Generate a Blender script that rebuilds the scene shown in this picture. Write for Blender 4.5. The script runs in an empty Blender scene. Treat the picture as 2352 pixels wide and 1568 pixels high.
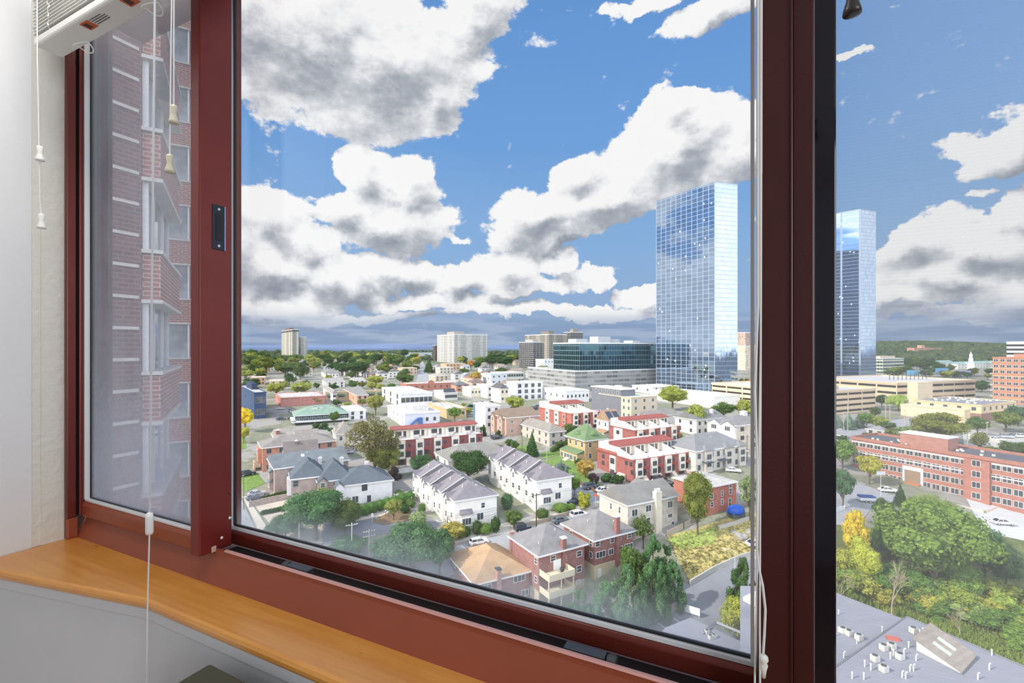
import bpy, bmesh, math, random, re
from mathutils import Vector, Matrix
D = bpy.data
SC = bpy.context.scene
COL = SC.collection
F = 1100.0          # focal length in pixels of the 2352 px wide frame
U0, V0 = 1176.0, 797.0   # vanishing centre / horizon
CZ = 55.0           # height of the eye above the valley floor

# ------------------------------------------------------------------ camera
cam = D.cameras.new('camera'); cam.sensor_width = 36.0; cam.sensor_fit = 'HORIZONTAL'
cam.lens = 36.0*F/2352.0; cam.shift_y = 13.0/2352.0
cam.clip_start = 0.02; cam.clip_end = 60000
cam_o = D.objects.new('camera', cam); COL.objects.link(cam_o)
cam_o.location = (0, 0, CZ); cam_o.rotation_euler = (math.pi/2, 0, 0)
SC.camera = cam_o

# ------------------------------------------------------------------ colour management
SC.view_settings.view_transform = 'Standard'; SC.view_settings.look = 'None'
SC.view_settings.gamma = 1.0; SC.view_settings.exposure = 0.0
SC.view_settings.use_curve_mapping = False
try:
    SC.cycles.max_bounces = 7; SC.cycles.diffuse_bounces = 3; SC.cycles.glossy_bounces = 3
    SC.cycles.transmission_bounces = 5; SC.cycles.transparent_max_bounces = 10
    SC.cycles.caustics_reflective = False; SC.cycles.caustics_refractive = False
    SC.cycles.sample_clamp_indirect = 6.0
except Exception: pass

# ------------------------------------------------------------------ node helper
class NT:
    def __init__(s, tree): s.t = tree; tree.nodes.clear()
    def n(s, typ, **kw):
        nd = s.t.nodes.new(typ)
        for k, v in kw.items(): setattr(nd, k, v)
        return nd
    def set(s, sock, v):
        if v is None: return
        if isinstance(v, bpy.types.NodeSocket): s.t.links.new(v, sock)
        else: sock.default_value = v
    def m(s, op, a, b=None, c=None, clamp=False):
        nd = s.n('ShaderNodeMath', operation=op, use_clamp=clamp)
        s.set(nd.inputs[0], a); s.set(nd.inputs[1], b); s.set(nd.inputs[2], c)
        return nd.outputs[0]
    def vm(s, op, a, b=None):
        nd = s.n('ShaderNodeVectorMath', operation=op); s.set(nd.inputs[0], a)
        if b is not None: s.set(nd.inputs[1], b)
        return nd.outputs[0]
    def comb(s, x, y, z):
        nd = s.n('ShaderNodeCombineXYZ')
        for i, v in enumerate((x, y, z)): s.set(nd.inputs[i], v)
        return nd.outputs[0]
    def sep(s, v):
        nd = s.n('ShaderNodeSeparateXYZ'); s.set(nd.inputs[0], v); return nd.outputs
    def mix(s, f, a, b, blend='MIX'):
        nd = s.n('ShaderNodeMix', data_type='RGBA', blend_type=blend); nd.clamp_factor = True
        s.set(nd.inputs[0], f); s.set(nd.inputs[6], c4(a)); s.set(nd.inputs[7], c4(b)); return nd.outputs[2]
    def noise(s, vec, scale, detail=3, rough=0.5, dist=0.0, dim='3D'):
        nd = s.n('ShaderNodeTexNoise', noise_dimensions=dim); s.set(nd.inputs['Vector'], vec)
        nd.inputs['Scale'].default_value = scale; nd.inputs['Detail'].default_value = detail
        nd.inputs['Roughness'].default_value = rough; nd.inputs['Distortion'].default_value = dist
        return nd.outputs
    def ramp(s, v, lo, hi, a=0.0, b=1.0, smooth=True):
        nd = s.n('ShaderNodeMapRange', interpolation_type='SMOOTHSTEP' if smooth else 'LINEAR')
        s.set(nd.inputs[0], v); nd.inputs[1].default_value = lo; nd.inputs[2].default_value = hi
        nd.inputs[3].default_value = a; nd.inputs[4].default_value = b; return nd.outputs[0]
def c4(c):
    if isinstance(c, bpy.types.NodeSocket): return c
    return (c[0], c[1], c[2], 1.0)
def S(r, g, b):      # 0-255 display colour to linear
    f = lambda x: (x/255/12.92) if x <= 10 else ((x/255+0.055)/1.055)**2.4
    return (f(r), f(g), f(b))

# ------------------------------------------------------------------ sky with cumulus clouds
def build_world():
    w = D.worlds.new('sky'); SC.world = w; w.use_nodes = True
    g = NT(w.node_tree)
    d = g.n('ShaderNodeTexCoord').outputs['Generated']
    x, y, z = g.sep(g.vm('NORMALIZE', d))
    az = g.m('ARCTAN2', x, y)
    hl = g.m('SQRT', g.m('ADD', g.m('MULTIPLY', x, x), g.m('MULTIPLY', y, y)))
    tw = g.m('DIVIDE', z, g.m('MAXIMUM', hl, 0.02))
    def B(u, v, rx, ry, ang=0, k=1.0):
        a0 = math.atan((u-U0)/F); ca = math.cos(a0)
        return (a0, (V0-v)/F*ca, rx/F*ca*ca, ry/F*ca, math.radians(ang), k)
    blobs = [B(700,90,330,215,-8,1.3), B(900,150,240,170,10,1.2), B(1090,30,190,80,35,1.0), B(985,215,110,95,0,1.0), B(560,20,300,200,0,1.2),
      B(845,395,80,85,0,1.05), B(920,425,85,75,0,1.0), B(890,500,160,75,0,1.1), B(800,480,100,60,0,1.0),
      B(625,510,125,75,0,1.05), B(600,600,180,70,0,1.15), B(700,560,110,60,0,1.0), B(480,560,200,160,0,1.2),
      B(1400,445,290,85,24,1.15), B(1240,500,140,85,10,1.1), B(1560,330,170,95,30,1.1), B(1690,320,150,90,25,1.0), B(1560,265,70,60,0,1.0), B(1330,400,90,60,20,1.0),
      B(1300,535,110,42,0,1.0), B(1295,605,50,30,0,.9), B(920,620,95,50,0,1.05), B(800,640,130,50,0,1.05), B(1050,640,110,50,10,1.0), B(1180,610,100,50,0,1.05), B(1190,655,120,34,0,1.0),
      B(1350,645,75,28,0,.95), B(1450,685,90,26,0,.95), B(1000,692,200,22,0,.95), B(640,690,160,40,0,1.0), B(1250,715,260,18,0,.9), B(800,722,260,16,0,.85), B(1420,725,150,22,0,.9),
      B(1490,10,110,30,0,.9), B(1650,20,160,45,20,.9), B(2280,360,160,80,12,1.15), B(2350,320,130,95,0,1.15), B(2110,560,130,60,8,1.0), B(2290,560,160,75,10,1.1),
      B(2180,630,210,60,0,1.1), B(2330,680,150,60,0,1.0), B(2080,690,170,35,0,1.0), B(1960,640,60,60,0,.9), B(2200,740,260,25,0,.9), B(2330,470,80,35,0,.85), B(1955,140,60,16,0,.75), B(2230,475,50,14,15,.7), B(1610,590,60,40,0,.8), B(1020,545,70,14,0,.7)]
    # domain warp gives lumpy outlines
    n1 = g.noise(g.comb(g.m('ADD', az, 3.7), g.m('MULTIPLY', tw, 1.15), 0), 5.2, 7.0, 0.58, dim='2D')
    warp = g.vm('MULTIPLY', g.vm('SUBTRACT', n1[1], (0.5, 0.5, 0.5)), (0.16, 0.12, 0.0))
    w1 = g.m('MULTIPLY', g.m('SUBTRACT', n1[0], 0.5), 0.35)
    def dens(a, t):
        wv = g.vm('ADD', g.comb(a, t, 0.0), warp); cur = None
        for (a0, t0, rx, ry, an, k) in blobs:
            mp = g.n('ShaderNodeMapping', vector_type='TEXTURE')
            g.set(mp.inputs[0], wv); mp.inputs[1].default_value = (a0, t0, 0)
            mp.inputs[2].default_value = (0, 0, an); mp.inputs[3].default_value = (rx*1.25, ry*1.25, 1)
            gr = g.n('ShaderNodeTexGradient', gradient_type='SPHERICAL'); g.set(gr.inputs[0], mp.outputs[0])
            o = g.m('MULTIPLY', gr.outputs[1], k)
            cur = o if cur is None else g.m('SMOOTH_MAX', cur, o, 0.12)
        n2 = g.noise(g.comb(g.m('ADD', a, 9.1), g.m('MULTIPLY', t, 1.3), 0), 15.0, 6.0, 0.62, dim='2D')[0]
        dd = g.m('ADD', cur, g.m('MULTIPLY', g.m('SUBTRACT', n2, 0.5), 0.66))
        return g.m('SUBTRACT', g.m('ADD', dd, w1), 0.2)
    def sky_ramp():
        sky = g.n('ShaderNodeValToRGB'); g.set(sky.inputs[0], tw)
        e = sky.color_ramp.elements; e[0].position = 0.0; e[0].color = c4(S(166,188,218)); e[1].position = 1.0; e[1].color = c4(S(84,134,200))
        for p, c in ((0.06, S(150,178,213)), (0.2, S(136,178,224)), (0.42, S(110,162,222)), (0.72, S(96,150,214))):
            q = e.new(p); q.color = c4(c)
        return sky.outputs[0]
    def cloud_ramp(lit):
        cr = g.n('ShaderNodeValToRGB'); g.set(cr.inputs[0], lit)
        e = cr.color_ramp.elements; e[0].position = 0.0; e[0].color = c4(S(146,154,168)); e[1].position = 1.0; e[1].color = c4(S(252,252,252))
        for p, c in ((0.3, S(172,178,188)), (0.55, S(206,209,215)), (0.78, S(238,239,242))):
            q = e.new(p); q.color = c4(c)
        return cr.outputs[0]
    # the part of the sky in front of the window
    dF = dens(az, tw)
    dS = dens(g.m('SUBTRACT', az, 0.012), g.m('ADD', tw, 0.034))
    alpha = g.ramp(dF, 0.0, 0.11)
    lit = g.m('ADD', g.m('MULTIPLY', g.m('SUBTRACT', dF, dS), 1.45), 0.79)
    fine = g.noise(g.comb(az, g.m('MULTIPLY', tw, 1.6), 0), 16.0, 5.0, 0.62, dim='2D')[0]
    lit = g.m('ADD', lit, g.m('MULTIPLY', g.m('SUBTRACT', fine, 0.5), 0.38))
    lit = g.m('ADD', lit, g.ramp(dF, 0.12, 0.8, 0.12, -0.2))
    col = g.mix(alpha, sky_ramp(), cloud_ramp(lit))
    # grey-blue haze bank over the far plain
    hz = g.m('MULTIPLY', g.ramp(tw, 0.035, 0.085, 1.0, 0.0), 0.78)
    bank = g.noise(g.comb(g.m('MULTIPLY', az, 1.0), g.m('MULTIPLY', tw, 9.0), 0.0), 7.0, 4.0, 0.5, dim='2D')[0]
    col = g.mix(hz, col, g.mix(g.ramp(bank, 0.4, 0.62), S(132,155,190), S(166,182,207)))
    front = g.n('ShaderNodeBackground'); g.set(front.inputs[0], col)
    # scattered cumulus, sunlit, for every other direction (seen only in reflections and as daylight)
    nb = g.noise(g.comb(x, y, g.m('MULTIPLY', z, 2.2)), 2.1, 6.0, 0.58)[0]
    dB = g.m('MULTIPLY', g.m('SUBTRACT', nb, 0.43), 3.0)
    cb = g.mix(g.ramp(dB, 0.0, 0.15), sky_ramp(), cloud_ramp(g.ramp(dB, 0.0, 1.0, 1.0, 0.45)))
    rear = g.n('ShaderNodeBackground'); g.set(rear.inputs[0], cb)
    g.set(rear.inputs[1], g.m('ADD', 1.0, g.m('MULTIPLY', g.ramp(y, 0.0, -0.5), 2.1)))
    low = g.n('ShaderNodeBackground'); low.inputs[0].default_value = c4(S(150,160,170))
    m1 = g.n('ShaderNodeMixShader'); g.set(m1.inputs[0], g.ramp(g.m('ABSOLUTE', az), 0.95, 1.15)); g.t.links.new(front.outputs[0], m1.inputs[1]); g.t.links.new(rear.outputs[0], m1.inputs[2])
    m2 = g.n('ShaderNodeMixShader'); g.set(m2.inputs[0], g.ramp(z, -0.02, 0.0, 1.0, 0.0)); g.t.links.new(m1.outputs[0], m2.inputs[1]); g.t.links.new(low.outputs[0], m2.inputs[2])
    out = g.n('ShaderNodeOutputWorld'); g.t.links.new(m2.outputs[0], out.inputs[0])
build_world()
try: SC.world.cycles.sampling_method = 'MANUAL'; SC.world.cycles.sample_map_resolution = 256
except Exception: pass

sun = D.lights.new('sun', 'SUN'); sun.energy = 4.6; sun.angle = math.radians(0.7); sun.color = (1.0, 0.93, 0.82)
sun_o = D.objects.new('sun', sun); COL.objects.link(sun_o)
to_sun = Vector((-0.90, -0.34, 0.72)).normalized()
sun_o.rotation_euler = to_sun.to_track_quat('Z', 'Y').to_euler(); sun_o.location = (0, 0, CZ+200)

# ------------------------------------------------------------------ window frame of reference: s along the wall, n outward
WT = math.atan2(1100.0, 2226.0)
R_ = Vector((math.cos(WT), -math.sin(WT), 0)); N_ = Vector((math.sin(WT), math.cos(WT), 0))
WM = Matrix(((R_.x, N_.x, 0, 0), (R_.y, N_.y, 0, 0), (0, 0, 1, CZ), (0, 0, 0, 1)))   # (s, n, z) -> world
def ws(u, n):
    m = (u-U0)/F; t = n/(N_.x*m+N_.y); return t*(R_.x*m+R_.y)
def wz(u, v, n):
    m = (u-U0)/F; t = n/(N_.x*m+N_.y); return -t*(v-V0)/F
# unseen fill lights added to brighten the room, at the ceiling and right side
def area(name, loc, rot, sx, sy, e, col):
    l = D.lights.new(name, 'AREA'); l.shape = 'RECTANGLE'; l.size = sx; l.size_y = sy; l.energy = e; l.color = col
    o = D.objects.new(name, l); COL.objects.link(o); o.matrix_world = WM @ Matrix.Translation(loc) @ rot; return o
area('added_fill_ceiling', (-0.9, 0.30, 1.06), Matrix.Rotation(0, 4, 'X'), 0.5, 0.3, 7, (1.0, 0.96, 0.9))
area('added_fill_side', (1.75, -0.9, 0.25), Matrix.Rotation(math.radians(90), 4, 'Y'), 1.4, 1.2, 34, (0.93, 0.97, 1.0))

# ------------------------------------------------------------------ materials
MATS = {}
def mat(name, col, rough=0.6, metal=0.0, var=0.0, vs=3.0, bump=0.0, bs=30.0, spec=0.5, coat=0.0, stretch=(1,1,1)):
    key = name
    if key in MATS: return MATS[key]
    m = D.materials.new(name); m.use_nodes = True; g = NT(m.node_tree)
    p = g.n('ShaderNodeBsdfPrincipled'); o = g.n('ShaderNodeOutputMaterial'); g.t.links.new(p.outputs[0], o.inputs[0])
    p.inputs['Roughness'].default_value = rough; p.inputs['Metallic'].default_value = metal
    p.inputs['Specular IOR Level'].default_value = spec; p.inputs['Coat Weight'].default_value = coat
    p.inputs['Base Color'].default_value = c4(col)
    if var or bump:
        tc = g.n('ShaderNodeTexCoord').outputs['Object']
        v = g.vm('MULTIPLY', tc, stretch)
    if var:
        a = tuple(min(1, c*(1+var)) for c in col); b = tuple(c*(1-var) for c in col)
        f = g.noise(v, vs, 6, 0.62)[0]
        g.set(p.inputs['Base Color'], g.mix(g.ramp(f, 0.3, 0.7), b, a))
    if bump:
        b = g.n('ShaderNodeBump'); b.inputs['Strength'].default_value = bump; b.inputs['Distance'].default_value = 0.01
        g.set(b.inputs['Height'], g.noise(v, bs, 4)[0]); g.t.links.new(b.outputs[0], p.inputs['Normal'])
    MATS[key] = m; return m
def colmat(rgb, kind='wall'):
    q = {'brick': 0.2, 'roof': 0.2, 'wall': 0.0}.get(kind, 0.05); r = S(*[c*(1-q)+205*q for c in rgb]); k = '%s_%02x%02x%02x' % (kind, *rgb)
    if kind == 'wall': return mat(k, r, 0.85, var=0.07, vs=0.6, spec=0.25)
    if kind == 'brick': return brick(k, r)
    if kind == 'roof': return shingle(k, tuple(c*0.62 for c in r))
    if kind == 'flat': return mat(k, r, 0.9, var=0.10, vs=0.25, spec=0.2)
    if kind == 'metal': return mat(k, r, 0.35, 0.6, var=0.03)
    return mat(k, r, 0.5)
def brick(name, rgb, mortar=None, scale=1.0):
    if name in MATS: return MATS[name]
    m = D.materials.new(name); m.use_nodes = True; g = NT(m.node_tree)
    p = g.n('ShaderNodeBsdfPrincipled'); o = g.n('ShaderNodeOutputMaterial'); g.t.links.new(p.outputs[0], o.inputs[0])
    p.inputs['Roughness'].default_value = 0.9; p.inputs['Specular IOR Level'].default_value = 0.2
    x, y, z = g.sep(g.n('ShaderNodeTexCoord').outputs['Object'])
    v = g.comb(g.m('ADD', x, y), z, 0.0)
    b = g.n('ShaderNodeTexBrick'); g.set(b.inputs['Vector'], v)
    b.inputs['Color1'].default_value = c4([c*1.12 for c in rgb]); b.inputs['Color2'].default_value = c4([c*0.82 for c in rgb])
    b.inputs['Mortar'].default_value = c4(mortar or [c*0.75+0.10 for c in rgb])
    b.inputs['Scale'].default_value = 1.0; b.inputs['Mortar Size'].default_value = 0.012*scale
    b.inputs['Brick Width'].default_value = 0.30*scale; b.inputs['Row Height'].default_value = 0.10*scale
    f = g.noise(v, 0.8, 5, 0.6)[0]
    c = g.mix(g.ramp(f, 0.3, 0.7), (0.86, 0.86, 0.86), (1.12, 1.1, 1.08))
    g.set(p.inputs['Base Color'], g.mix(1.0, b.outputs[0], c, 'MULTIPLY'))
    MATS[name] = m; return m
def shingle(name, rgb):
    if name in MATS: return MATS[name]
    m = D.materials.new(name); m.use_nodes = True; g = NT(m.node_tree)
    p = g.n('ShaderNodeBsdfPrincipled'); o = g.n('ShaderNodeOutputMaterial'); g.t.links.new(p.outputs[0], o.inputs[0])
    p.inputs['Roughness'].default_value = 0.9; p.inputs['Specular IOR Level'].default_value = 0.2
    tc = g.n('ShaderNodeTexCoord').outputs['Object']; x, y, z = g.sep(tc)
    fine = g.noise(tc, 7.0, 3, 0.7)[0]; big = g.noise(tc, 0.5, 4, 0.6)[0]
    wv = g.n('ShaderNodeTexWave', wave_type='BANDS', bands_direction='Z'); g.set(wv.inputs['Vector'], tc); wv.inputs['Scale'].default_value = 1.6; wv.inputs['Distortion'].default_value = 1.5
    f = g.m('ADD', g.m('MULTIPLY', fine, 0.6), g.m('ADD', g.m('MULTIPLY', big, 0.45), g.m('MULTIPLY', wv.outputs[1], 0.08)))
    g.set(p.inputs['Base Color'], g.mix(g.ramp(f, 0.35, 0.75), [c*0.78 for c in rgb], [min(1, c*1.25) for c in rgb]))
    MATS[name] = m; return m
def glass_win():          # dark reflective house window
    return mat('window_glass', (0.075, 0.09, 0.10), 0.06, spec=1.0, var=0.5, vs=0.35)
def curtain_facade(name, base, frame, pw, ph, tilt, rough=0.05, metal=0.9, dark=None, bandh=0.0):
    if name in MATS: return MATS[name]
    m = D.materials.new(name); m.use_nodes = True; g = NT(m.node_tree)
    p = g.n('ShaderNodeBsdfPrincipled'); o = g.n('ShaderNodeOutputMaterial'); g.t.links.new(p.outputs[0], o.inputs[0])
    x, y, z = g.sep(g.n('ShaderNodeTexCoord').outputs['Object'])
    geo = g.n('ShaderNodeNewGeometry')
    h = g.m('ADD', x, y)
    cu = g.m('DIVIDE', h, pw); cv = g.m('DIVIDE', z, ph)
    cell = g.comb(g.m('FLOOR', cu), g.m('FLOOR', cv), 0.0)
    wn = g.n('ShaderNodeTexWhiteNoise', noise_dimensions='3D'); g.set(wn.inputs[0], cell)
    fu = g.m('FRACT', cu); fv = g.m('FRACT', cv)
    line = g.m('MAXIMUM', g.m('LESS_THAN', fu, 0.10), g.m('LESS_THAN', fv, 0.09 if not bandh else bandh))
    big = g.noise(cell, 0.12, 3, 0.6)[0]
    r = wn.outputs[0]
    c = g.mix(g.ramp(r, 0.0, 1.0), [k*0.9 for k in base], [min(1, k*1.08) for k in base])
    odd = g.m('GREATER_THAN', r, 0.995)
    c = g.mix(odd, c, (0.9, 0.92, 0.95))
    c = g.mix(line, c, frame)
    g.set(p.inputs['Base Color'], c)
    g.set(p.inputs['Metallic'], g.m('MULTIPLY', g.m('SUBTRACT', 1.0, line), metal))
    g.set(p.inputs['Roughness'], g.mix(line, (rough,)*3, (0.5,)*3))
    tl = g.vm('MULTIPLY', g.vm('SUBTRACT', wn.outputs[1], (0.5, 0.5, 0.5)), (tilt, tilt, tilt))
    wob = g.vm('MULTIPLY', g.vm('SUBTRACT', g.noise(g.comb(h, z, 0.0), 0.06, 3)[1], (0.5, 0.5, 0.5)), (tilt*3, tilt*3, tilt*3))
    nn = g.vm('NORMALIZE', g.vm('ADD', g.vm('ADD', geo.outputs['Normal'], tl), wob))
    g.set(p.inputs['Normal'], nn)
    MATS[name] = m; return m
def slab_facade(name, wall, win, pw, ph, wf=0.5, hf=0.5, band=None):     # far apartment slabs: storeys of windows on a wall
    if name in MATS: return MATS[name]
    m = D.materials.new(name); m.use_nodes = True; g = NT(m.node_tree)
    p = g.n('ShaderNodeBsdfPrincipled'); o = g.n('ShaderNodeOutputMaterial'); g.t.links.new(p.outputs[0], o.inputs[0])
    p.inputs['Roughness'].default_value = 0.8
    x, y, z = g.sep(g.n('ShaderNodeTexCoord').outputs['Object'])
    h = g.m('ADD', x, y); cu = g.m('DIVIDE', h, pw); cv = g.m('DIVIDE', z, ph)
    wn = g.n('ShaderNodeTexWhiteNoise', noise_dimensions='3D'); g.set(wn.inputs[0], g.comb(g.m('FLOOR', cu), g.m('FLOOR', cv), 0.0))
    wx = g.n('ShaderNodeTexWhiteNoise', noise_dimensions='1D'); g.set(wx.inputs[1], g.m('FLOOR', g.m('DIVIDE', cu, 2.0)))
    mask = g.m('MULTIPLY', g.m('LESS_THAN', g.m('FRACT', cu), wf), g.m('LESS_THAN', g.m('FRACT', cv), hf))
    geo = g.sep(g.n('ShaderNodeNewGeometry').outputs['Normal'])
    mask = g.m('MULTIPLY', mask, g.m('LESS_THAN', g.m('ABSOLUTE', geo[2]), 0.5))
    wc = g.mix(wn.outputs[0], [k*0.6 for k in win], [min(1, k*1.7) for k in win])
    bc = g.mix(g.m('GREATER_THAN', wx.outputs[0], 0.55), wall, band or wall)
    g.set(p.inputs['Base Color'], g.mix(mask, bc, wc))
    g.set(p.inputs['Roughness'], g.mix(mask, (0.85,)*3, (0.2,)*3))
    MATS[name] = m; return m
def foliage_mat():
    if 'foliage' in MATS: return MATS['foliage']
    m = D.materials.new('foliage'); m.use_nodes = True; g = NT(m.node_tree)
    oi = g.n('ShaderNodeObjectInfo'); tc = g.n('ShaderNodeTexCoord').outputs['Object']
    f = g.noise(tc, 9.0, 4, 0.6)[0]
    c = g.mix(g.ramp(f, 0.25, 0.75), (0.85, 0.9, 0.8), (2.0, 1.9, 1.7))
    c = g.mix(1.0, oi.outputs['Color'], c, 'MULTIPLY')
    d = g.n('ShaderNodeBsdfDiffuse'); g.set(d.inputs[0], c)
    t = g.n('ShaderNodeBsdfTranslucent'); g.set(t.inputs[0], g.mix(1.0, c, (1.1, 1.2, 0.7), 'MULTIPLY'))
    mx = g.n('ShaderNodeMixShader'); mx.inputs[0].default_value = 0.35
    g.t.links.new(d.outputs[0], mx.inputs[1]); g.t.links.new(t.outputs[0], mx.inputs[2])
    o = g.n('ShaderNodeOutputMaterial'); g.t.links.new(mx.outputs[0], o.inputs[0])
    MATS['foliage'] = m; return m
def bark(): return mat('bark', S(104, 88, 70), 0.9, var=0.2, vs=8)
def pale_bark(): return mat('pale_bark', S(176, 160, 138), 0.9, var=0.15, vs=8)

# ------------------------------------------------------------------ mesh helpers
class MB:
    def __init__(s): s.v = []; s.f = []; s.m = []; s.uv = None
    def face(s, pts, mi=0):
        b = len(s.v); s.v += [tuple(p) for p in pts]; s.f.append(tuple(range(b, b+len(pts)))); s.m.append(mi)
    def box(s, x0, x1, y0, y1, z0, z1, mi=0):
        b = len(s.v)
        s.v += [(x0,y0,z0),(x1,y0,z0),(x1,y1,z0),(x0,y1,z0),(x0,y0,z1),(x1,y0,z1),(x1,y1,z1),(x0,y1,z1)]
        for q in ((0,3,2,1),(4,5,6,7),(0,1,5,4),(1,2,6,5),(2,3,7,6),(3,0,4,7)): s.f.append(tuple(b+i for i in q)); s.m.append(mi)
        return s
    def prism(s, pts, z0, z1, mi=0, top=None):     # pts ccw in plan
        b = len(s.v); n = len(pts)
        zt = (lambda i: z1) if top is None else (lambda i: top[i])
        s.v += [(p[0], p[1], z0) for p in pts] + [(p[0], p[1], zt(i)) for i, p in enumerate(pts)]
        s.f.append(tuple(b+i for i in reversed(range(n)))); s.m.append(mi)
        s.f.append(tuple(b+n+i for i in range(n))); s.m.append(mi)
        for i in range(n):
            j = (i+1) % n; s.f.append((b+i, b+j, b+n+j, b+n+i)); s.m.append(mi)
        return s
    def extr(s, prof, x0, x1, mi=0):               # profile of (y, z) swept along x, ccw seen from +x
        b = len(s.v); n = len(prof)
        s.v += [(x0, y, z) for y, z in prof] + [(x1, y, z) for y, z in prof]
        s.f.append(tuple(b+i for i in reversed(range(n)))); s.m.append(mi)
        s.f.append(tuple(b+n+i for i in range(n))); s.m.append(mi)
        for i in range(n):
            j = (i+1) % n; s.f.append((b+i, b+j, b+n+j, b+n+i)); s.m.append(mi)
        return s
    def tube(s, pts, rad, seg=6, mi=0, cap=True):
        pts = [Vector(p) for p in pts]; rings = []
        for i, p in enumerate(pts):
            d = (pts[min(i+1, len(pts)-1)] - pts[max(i-1, 0)])
            d = d.normalized() if d.length > 1e-9 else Vector((0, 0, 1))
            a = d.cross(Vector((0.0, 0, 1)) if abs(d.z) < 0.9 else Vector((1, 0, 0))).normalized(); c = d.cross(a)
            r = rad[i] if isinstance(rad, (list, tuple)) else rad
            b = len(s.v)
            for k in range(seg):
                t = 2*math.pi*k/seg; s.v.append(tuple(p + a*math.cos(t)*r + c*math.sin(t)*r))
            rings.append(b)
        for q in range(len(rings)-1):
            for k in range(seg):
                k2 = (k+1) % seg; s.f.append((rings[q]+k, rings[q+1]+k, rings[q+1]+k2, rings[q]+k2)); s.m.append(mi)
        if cap:
            s.f.append(tuple(rings[0]+k for k in range(seg))); s.m.append(mi)
            s.f.append(tuple(rings[-1]+k for k in reversed(range(seg)))); s.m.append(mi)
        return s
    def lathe(s, c, prof, seg=12, mi=0):           # prof of (r, z)
        b = len(s.v)
        for r, z in prof:
            for k in range(seg):
                t = 2*math.pi*k/seg; s.v.append((c[0]+r*math.cos(t), c[1]+r*math.sin(t), c[2]+z))
        for q in range(len(prof)-1):
            for k in range(seg):
                k2 = (k+1) % seg; s.f.append((b+q*seg+k, b+q*seg+k2, b+(q+1)*seg+k2, b+(q+1)*seg+k)); s.m.append(mi)
        s.f.append(tuple(b+k for k in reversed(range(seg)))); s.m.append(mi)
        s.f.append(tuple(b+(len(prof)-1)*seg+k for k in range(seg))); s.m.append(mi)
        return s
    def mesh(s, name, mats, smooth=False):
        me = D.meshes.new(name); me.from_pydata(s.v, [], s.f)
        for m in (mats if isinstance(mats, (list, tuple)) else [mats]): me.materials.append(m)
        if any(s.m): me.polygons.foreach_set('material_index', s.m)
        if smooth: me.polygons.foreach_set('use_smooth', [True]*len(me.polygons))
        me.update(); return me
    def build(s, name, mats, parent=None, mw=None, smooth=False, bevel=0, fix=True):
        me = s.mesh(name, mats, smooth)
        if fix:
            bm = bmesh.new(); bm.from_mesh(me); bmesh.ops.recalc_face_normals(bm, faces=bm.faces); bm.to_mesh(me); bm.free()
        o = D.objects.new(name, me); COL.objects.link(o)
        if parent: o.parent = parent
        if mw is not None: o.matrix_local = mw
        if bevel:
            b = o.modifiers.new('edge', 'BEVEL'); b.width = bevel; b.segments = 2; b.limit_method = 'ANGLE'
        return o
def inst(name, me, parent, loc=(0,0,0), rz=0.0, sc=(1,1,1), col=None):
    o = D.objects.new(name, me); COL.objects.link(o); o.parent = parent
    o.location = loc; o.rotation_euler = (0, 0, rz); o.scale = sc
    if col: o.color = (*col, 1)
    return o
def empty(name, label, cat, loc=(0,0,0), rz=0.0, group=None, mw=None):
    o = D.objects.new(name, None); COL.objects.link(o); o.empty_display_size = 0.3
    if mw is not None: o.matrix_world = mw
    else: o.location = loc; o.rotation_euler = (0, 0, rz)
    o['label'] = label; o['category'] = cat
    if group: o['group'] = group
    return o
def tag(o, label=None, cat=None, group=None, kind=None):
    for k, v in (('label', label), ('category', cat), ('group', group), ('kind', kind)):
        if v: o[k] = v
    return o

# ------------------------------------------------------------------ terrain: a valley floor rising to the town plateau
PROF = [(20,-60.5),(66,-59),(88,-56),(100,-53.5),(106.7,-50),(112.2,-45.5),(117.7,-43.8),(131,-42),(157,-39.8),(203,-37.6),(236,-36),
        (363,-34),(484,-32),(627,-30),(935,-28),(1650,-27.5),(4400,-27.5),(30000,-120)]
def zt(y):
    for (a, za), (b, zb) in zip(PROF, PROF[1:]):
        if y <= b: return CZ + za + (zb-za)*max(0, (y-a))/(b-a)
    return CZ + PROF[-1][1]
def yat(v):           # depth at which the ground is seen at image row v
    q = (v-V0)/F
    lo, hi = 21.0, 4400.0
    for _ in range(60):
        m = (lo*hi)**0.5
        if (CZ-zt(m))/m > q: lo = m
        else: hi = m
    return lo
def G(u, v, dz=0.0, y=None):
    y = y or yat(v); return Vector(((u-U0)/F*y, y, zt(y)+dz))
def at(u, v, y): return Vector(((u-U0)/F*y, y, CZ-(v-V0)/F*y))

OCC = []            # (x, y, r) ground already taken
LAND = []           # (x, y, words) landmarks for labels
def taken(p, r): return any((p[0]-x)**2+(p[1]-y)**2 < (r+q)**2 for x, y, q in OCC)
def occupy(p, r): OCC.append((p[0], p[1], r))
def occupy_rect(X, Y, th, la, lb):
    s, c = math.sin(th), math.cos(th); st = max(3.0, min(la, lb)/2); na, nb = max(1, round(la/st)), max(1, round(lb/st))
    for i in range(na+1):
        for j in range(nb+1):
            x, y = la*i/na, lb*j/nb; OCC.append((X+x*c-y*s, Y+x*s+y*c, st*0.55))
USED = set()
def near(p, head=''):
    """a phrase that ties a thing to the closest landmark whose use keeps its label unlike all others"""
    first = None
    for q in sorted(LAND, key=lambda q: (q[0]-p[0])**2+(q[1]-p[1])**2)[:9]:
        w = ('behind' if q[1] < p[1]-6 else 'before' if q[1] > p[1]+6 else 'beside')+' the '+q[2]
        first = first or w
        if head+w not in USED: USED.add(head+w); return w
    return first
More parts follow.
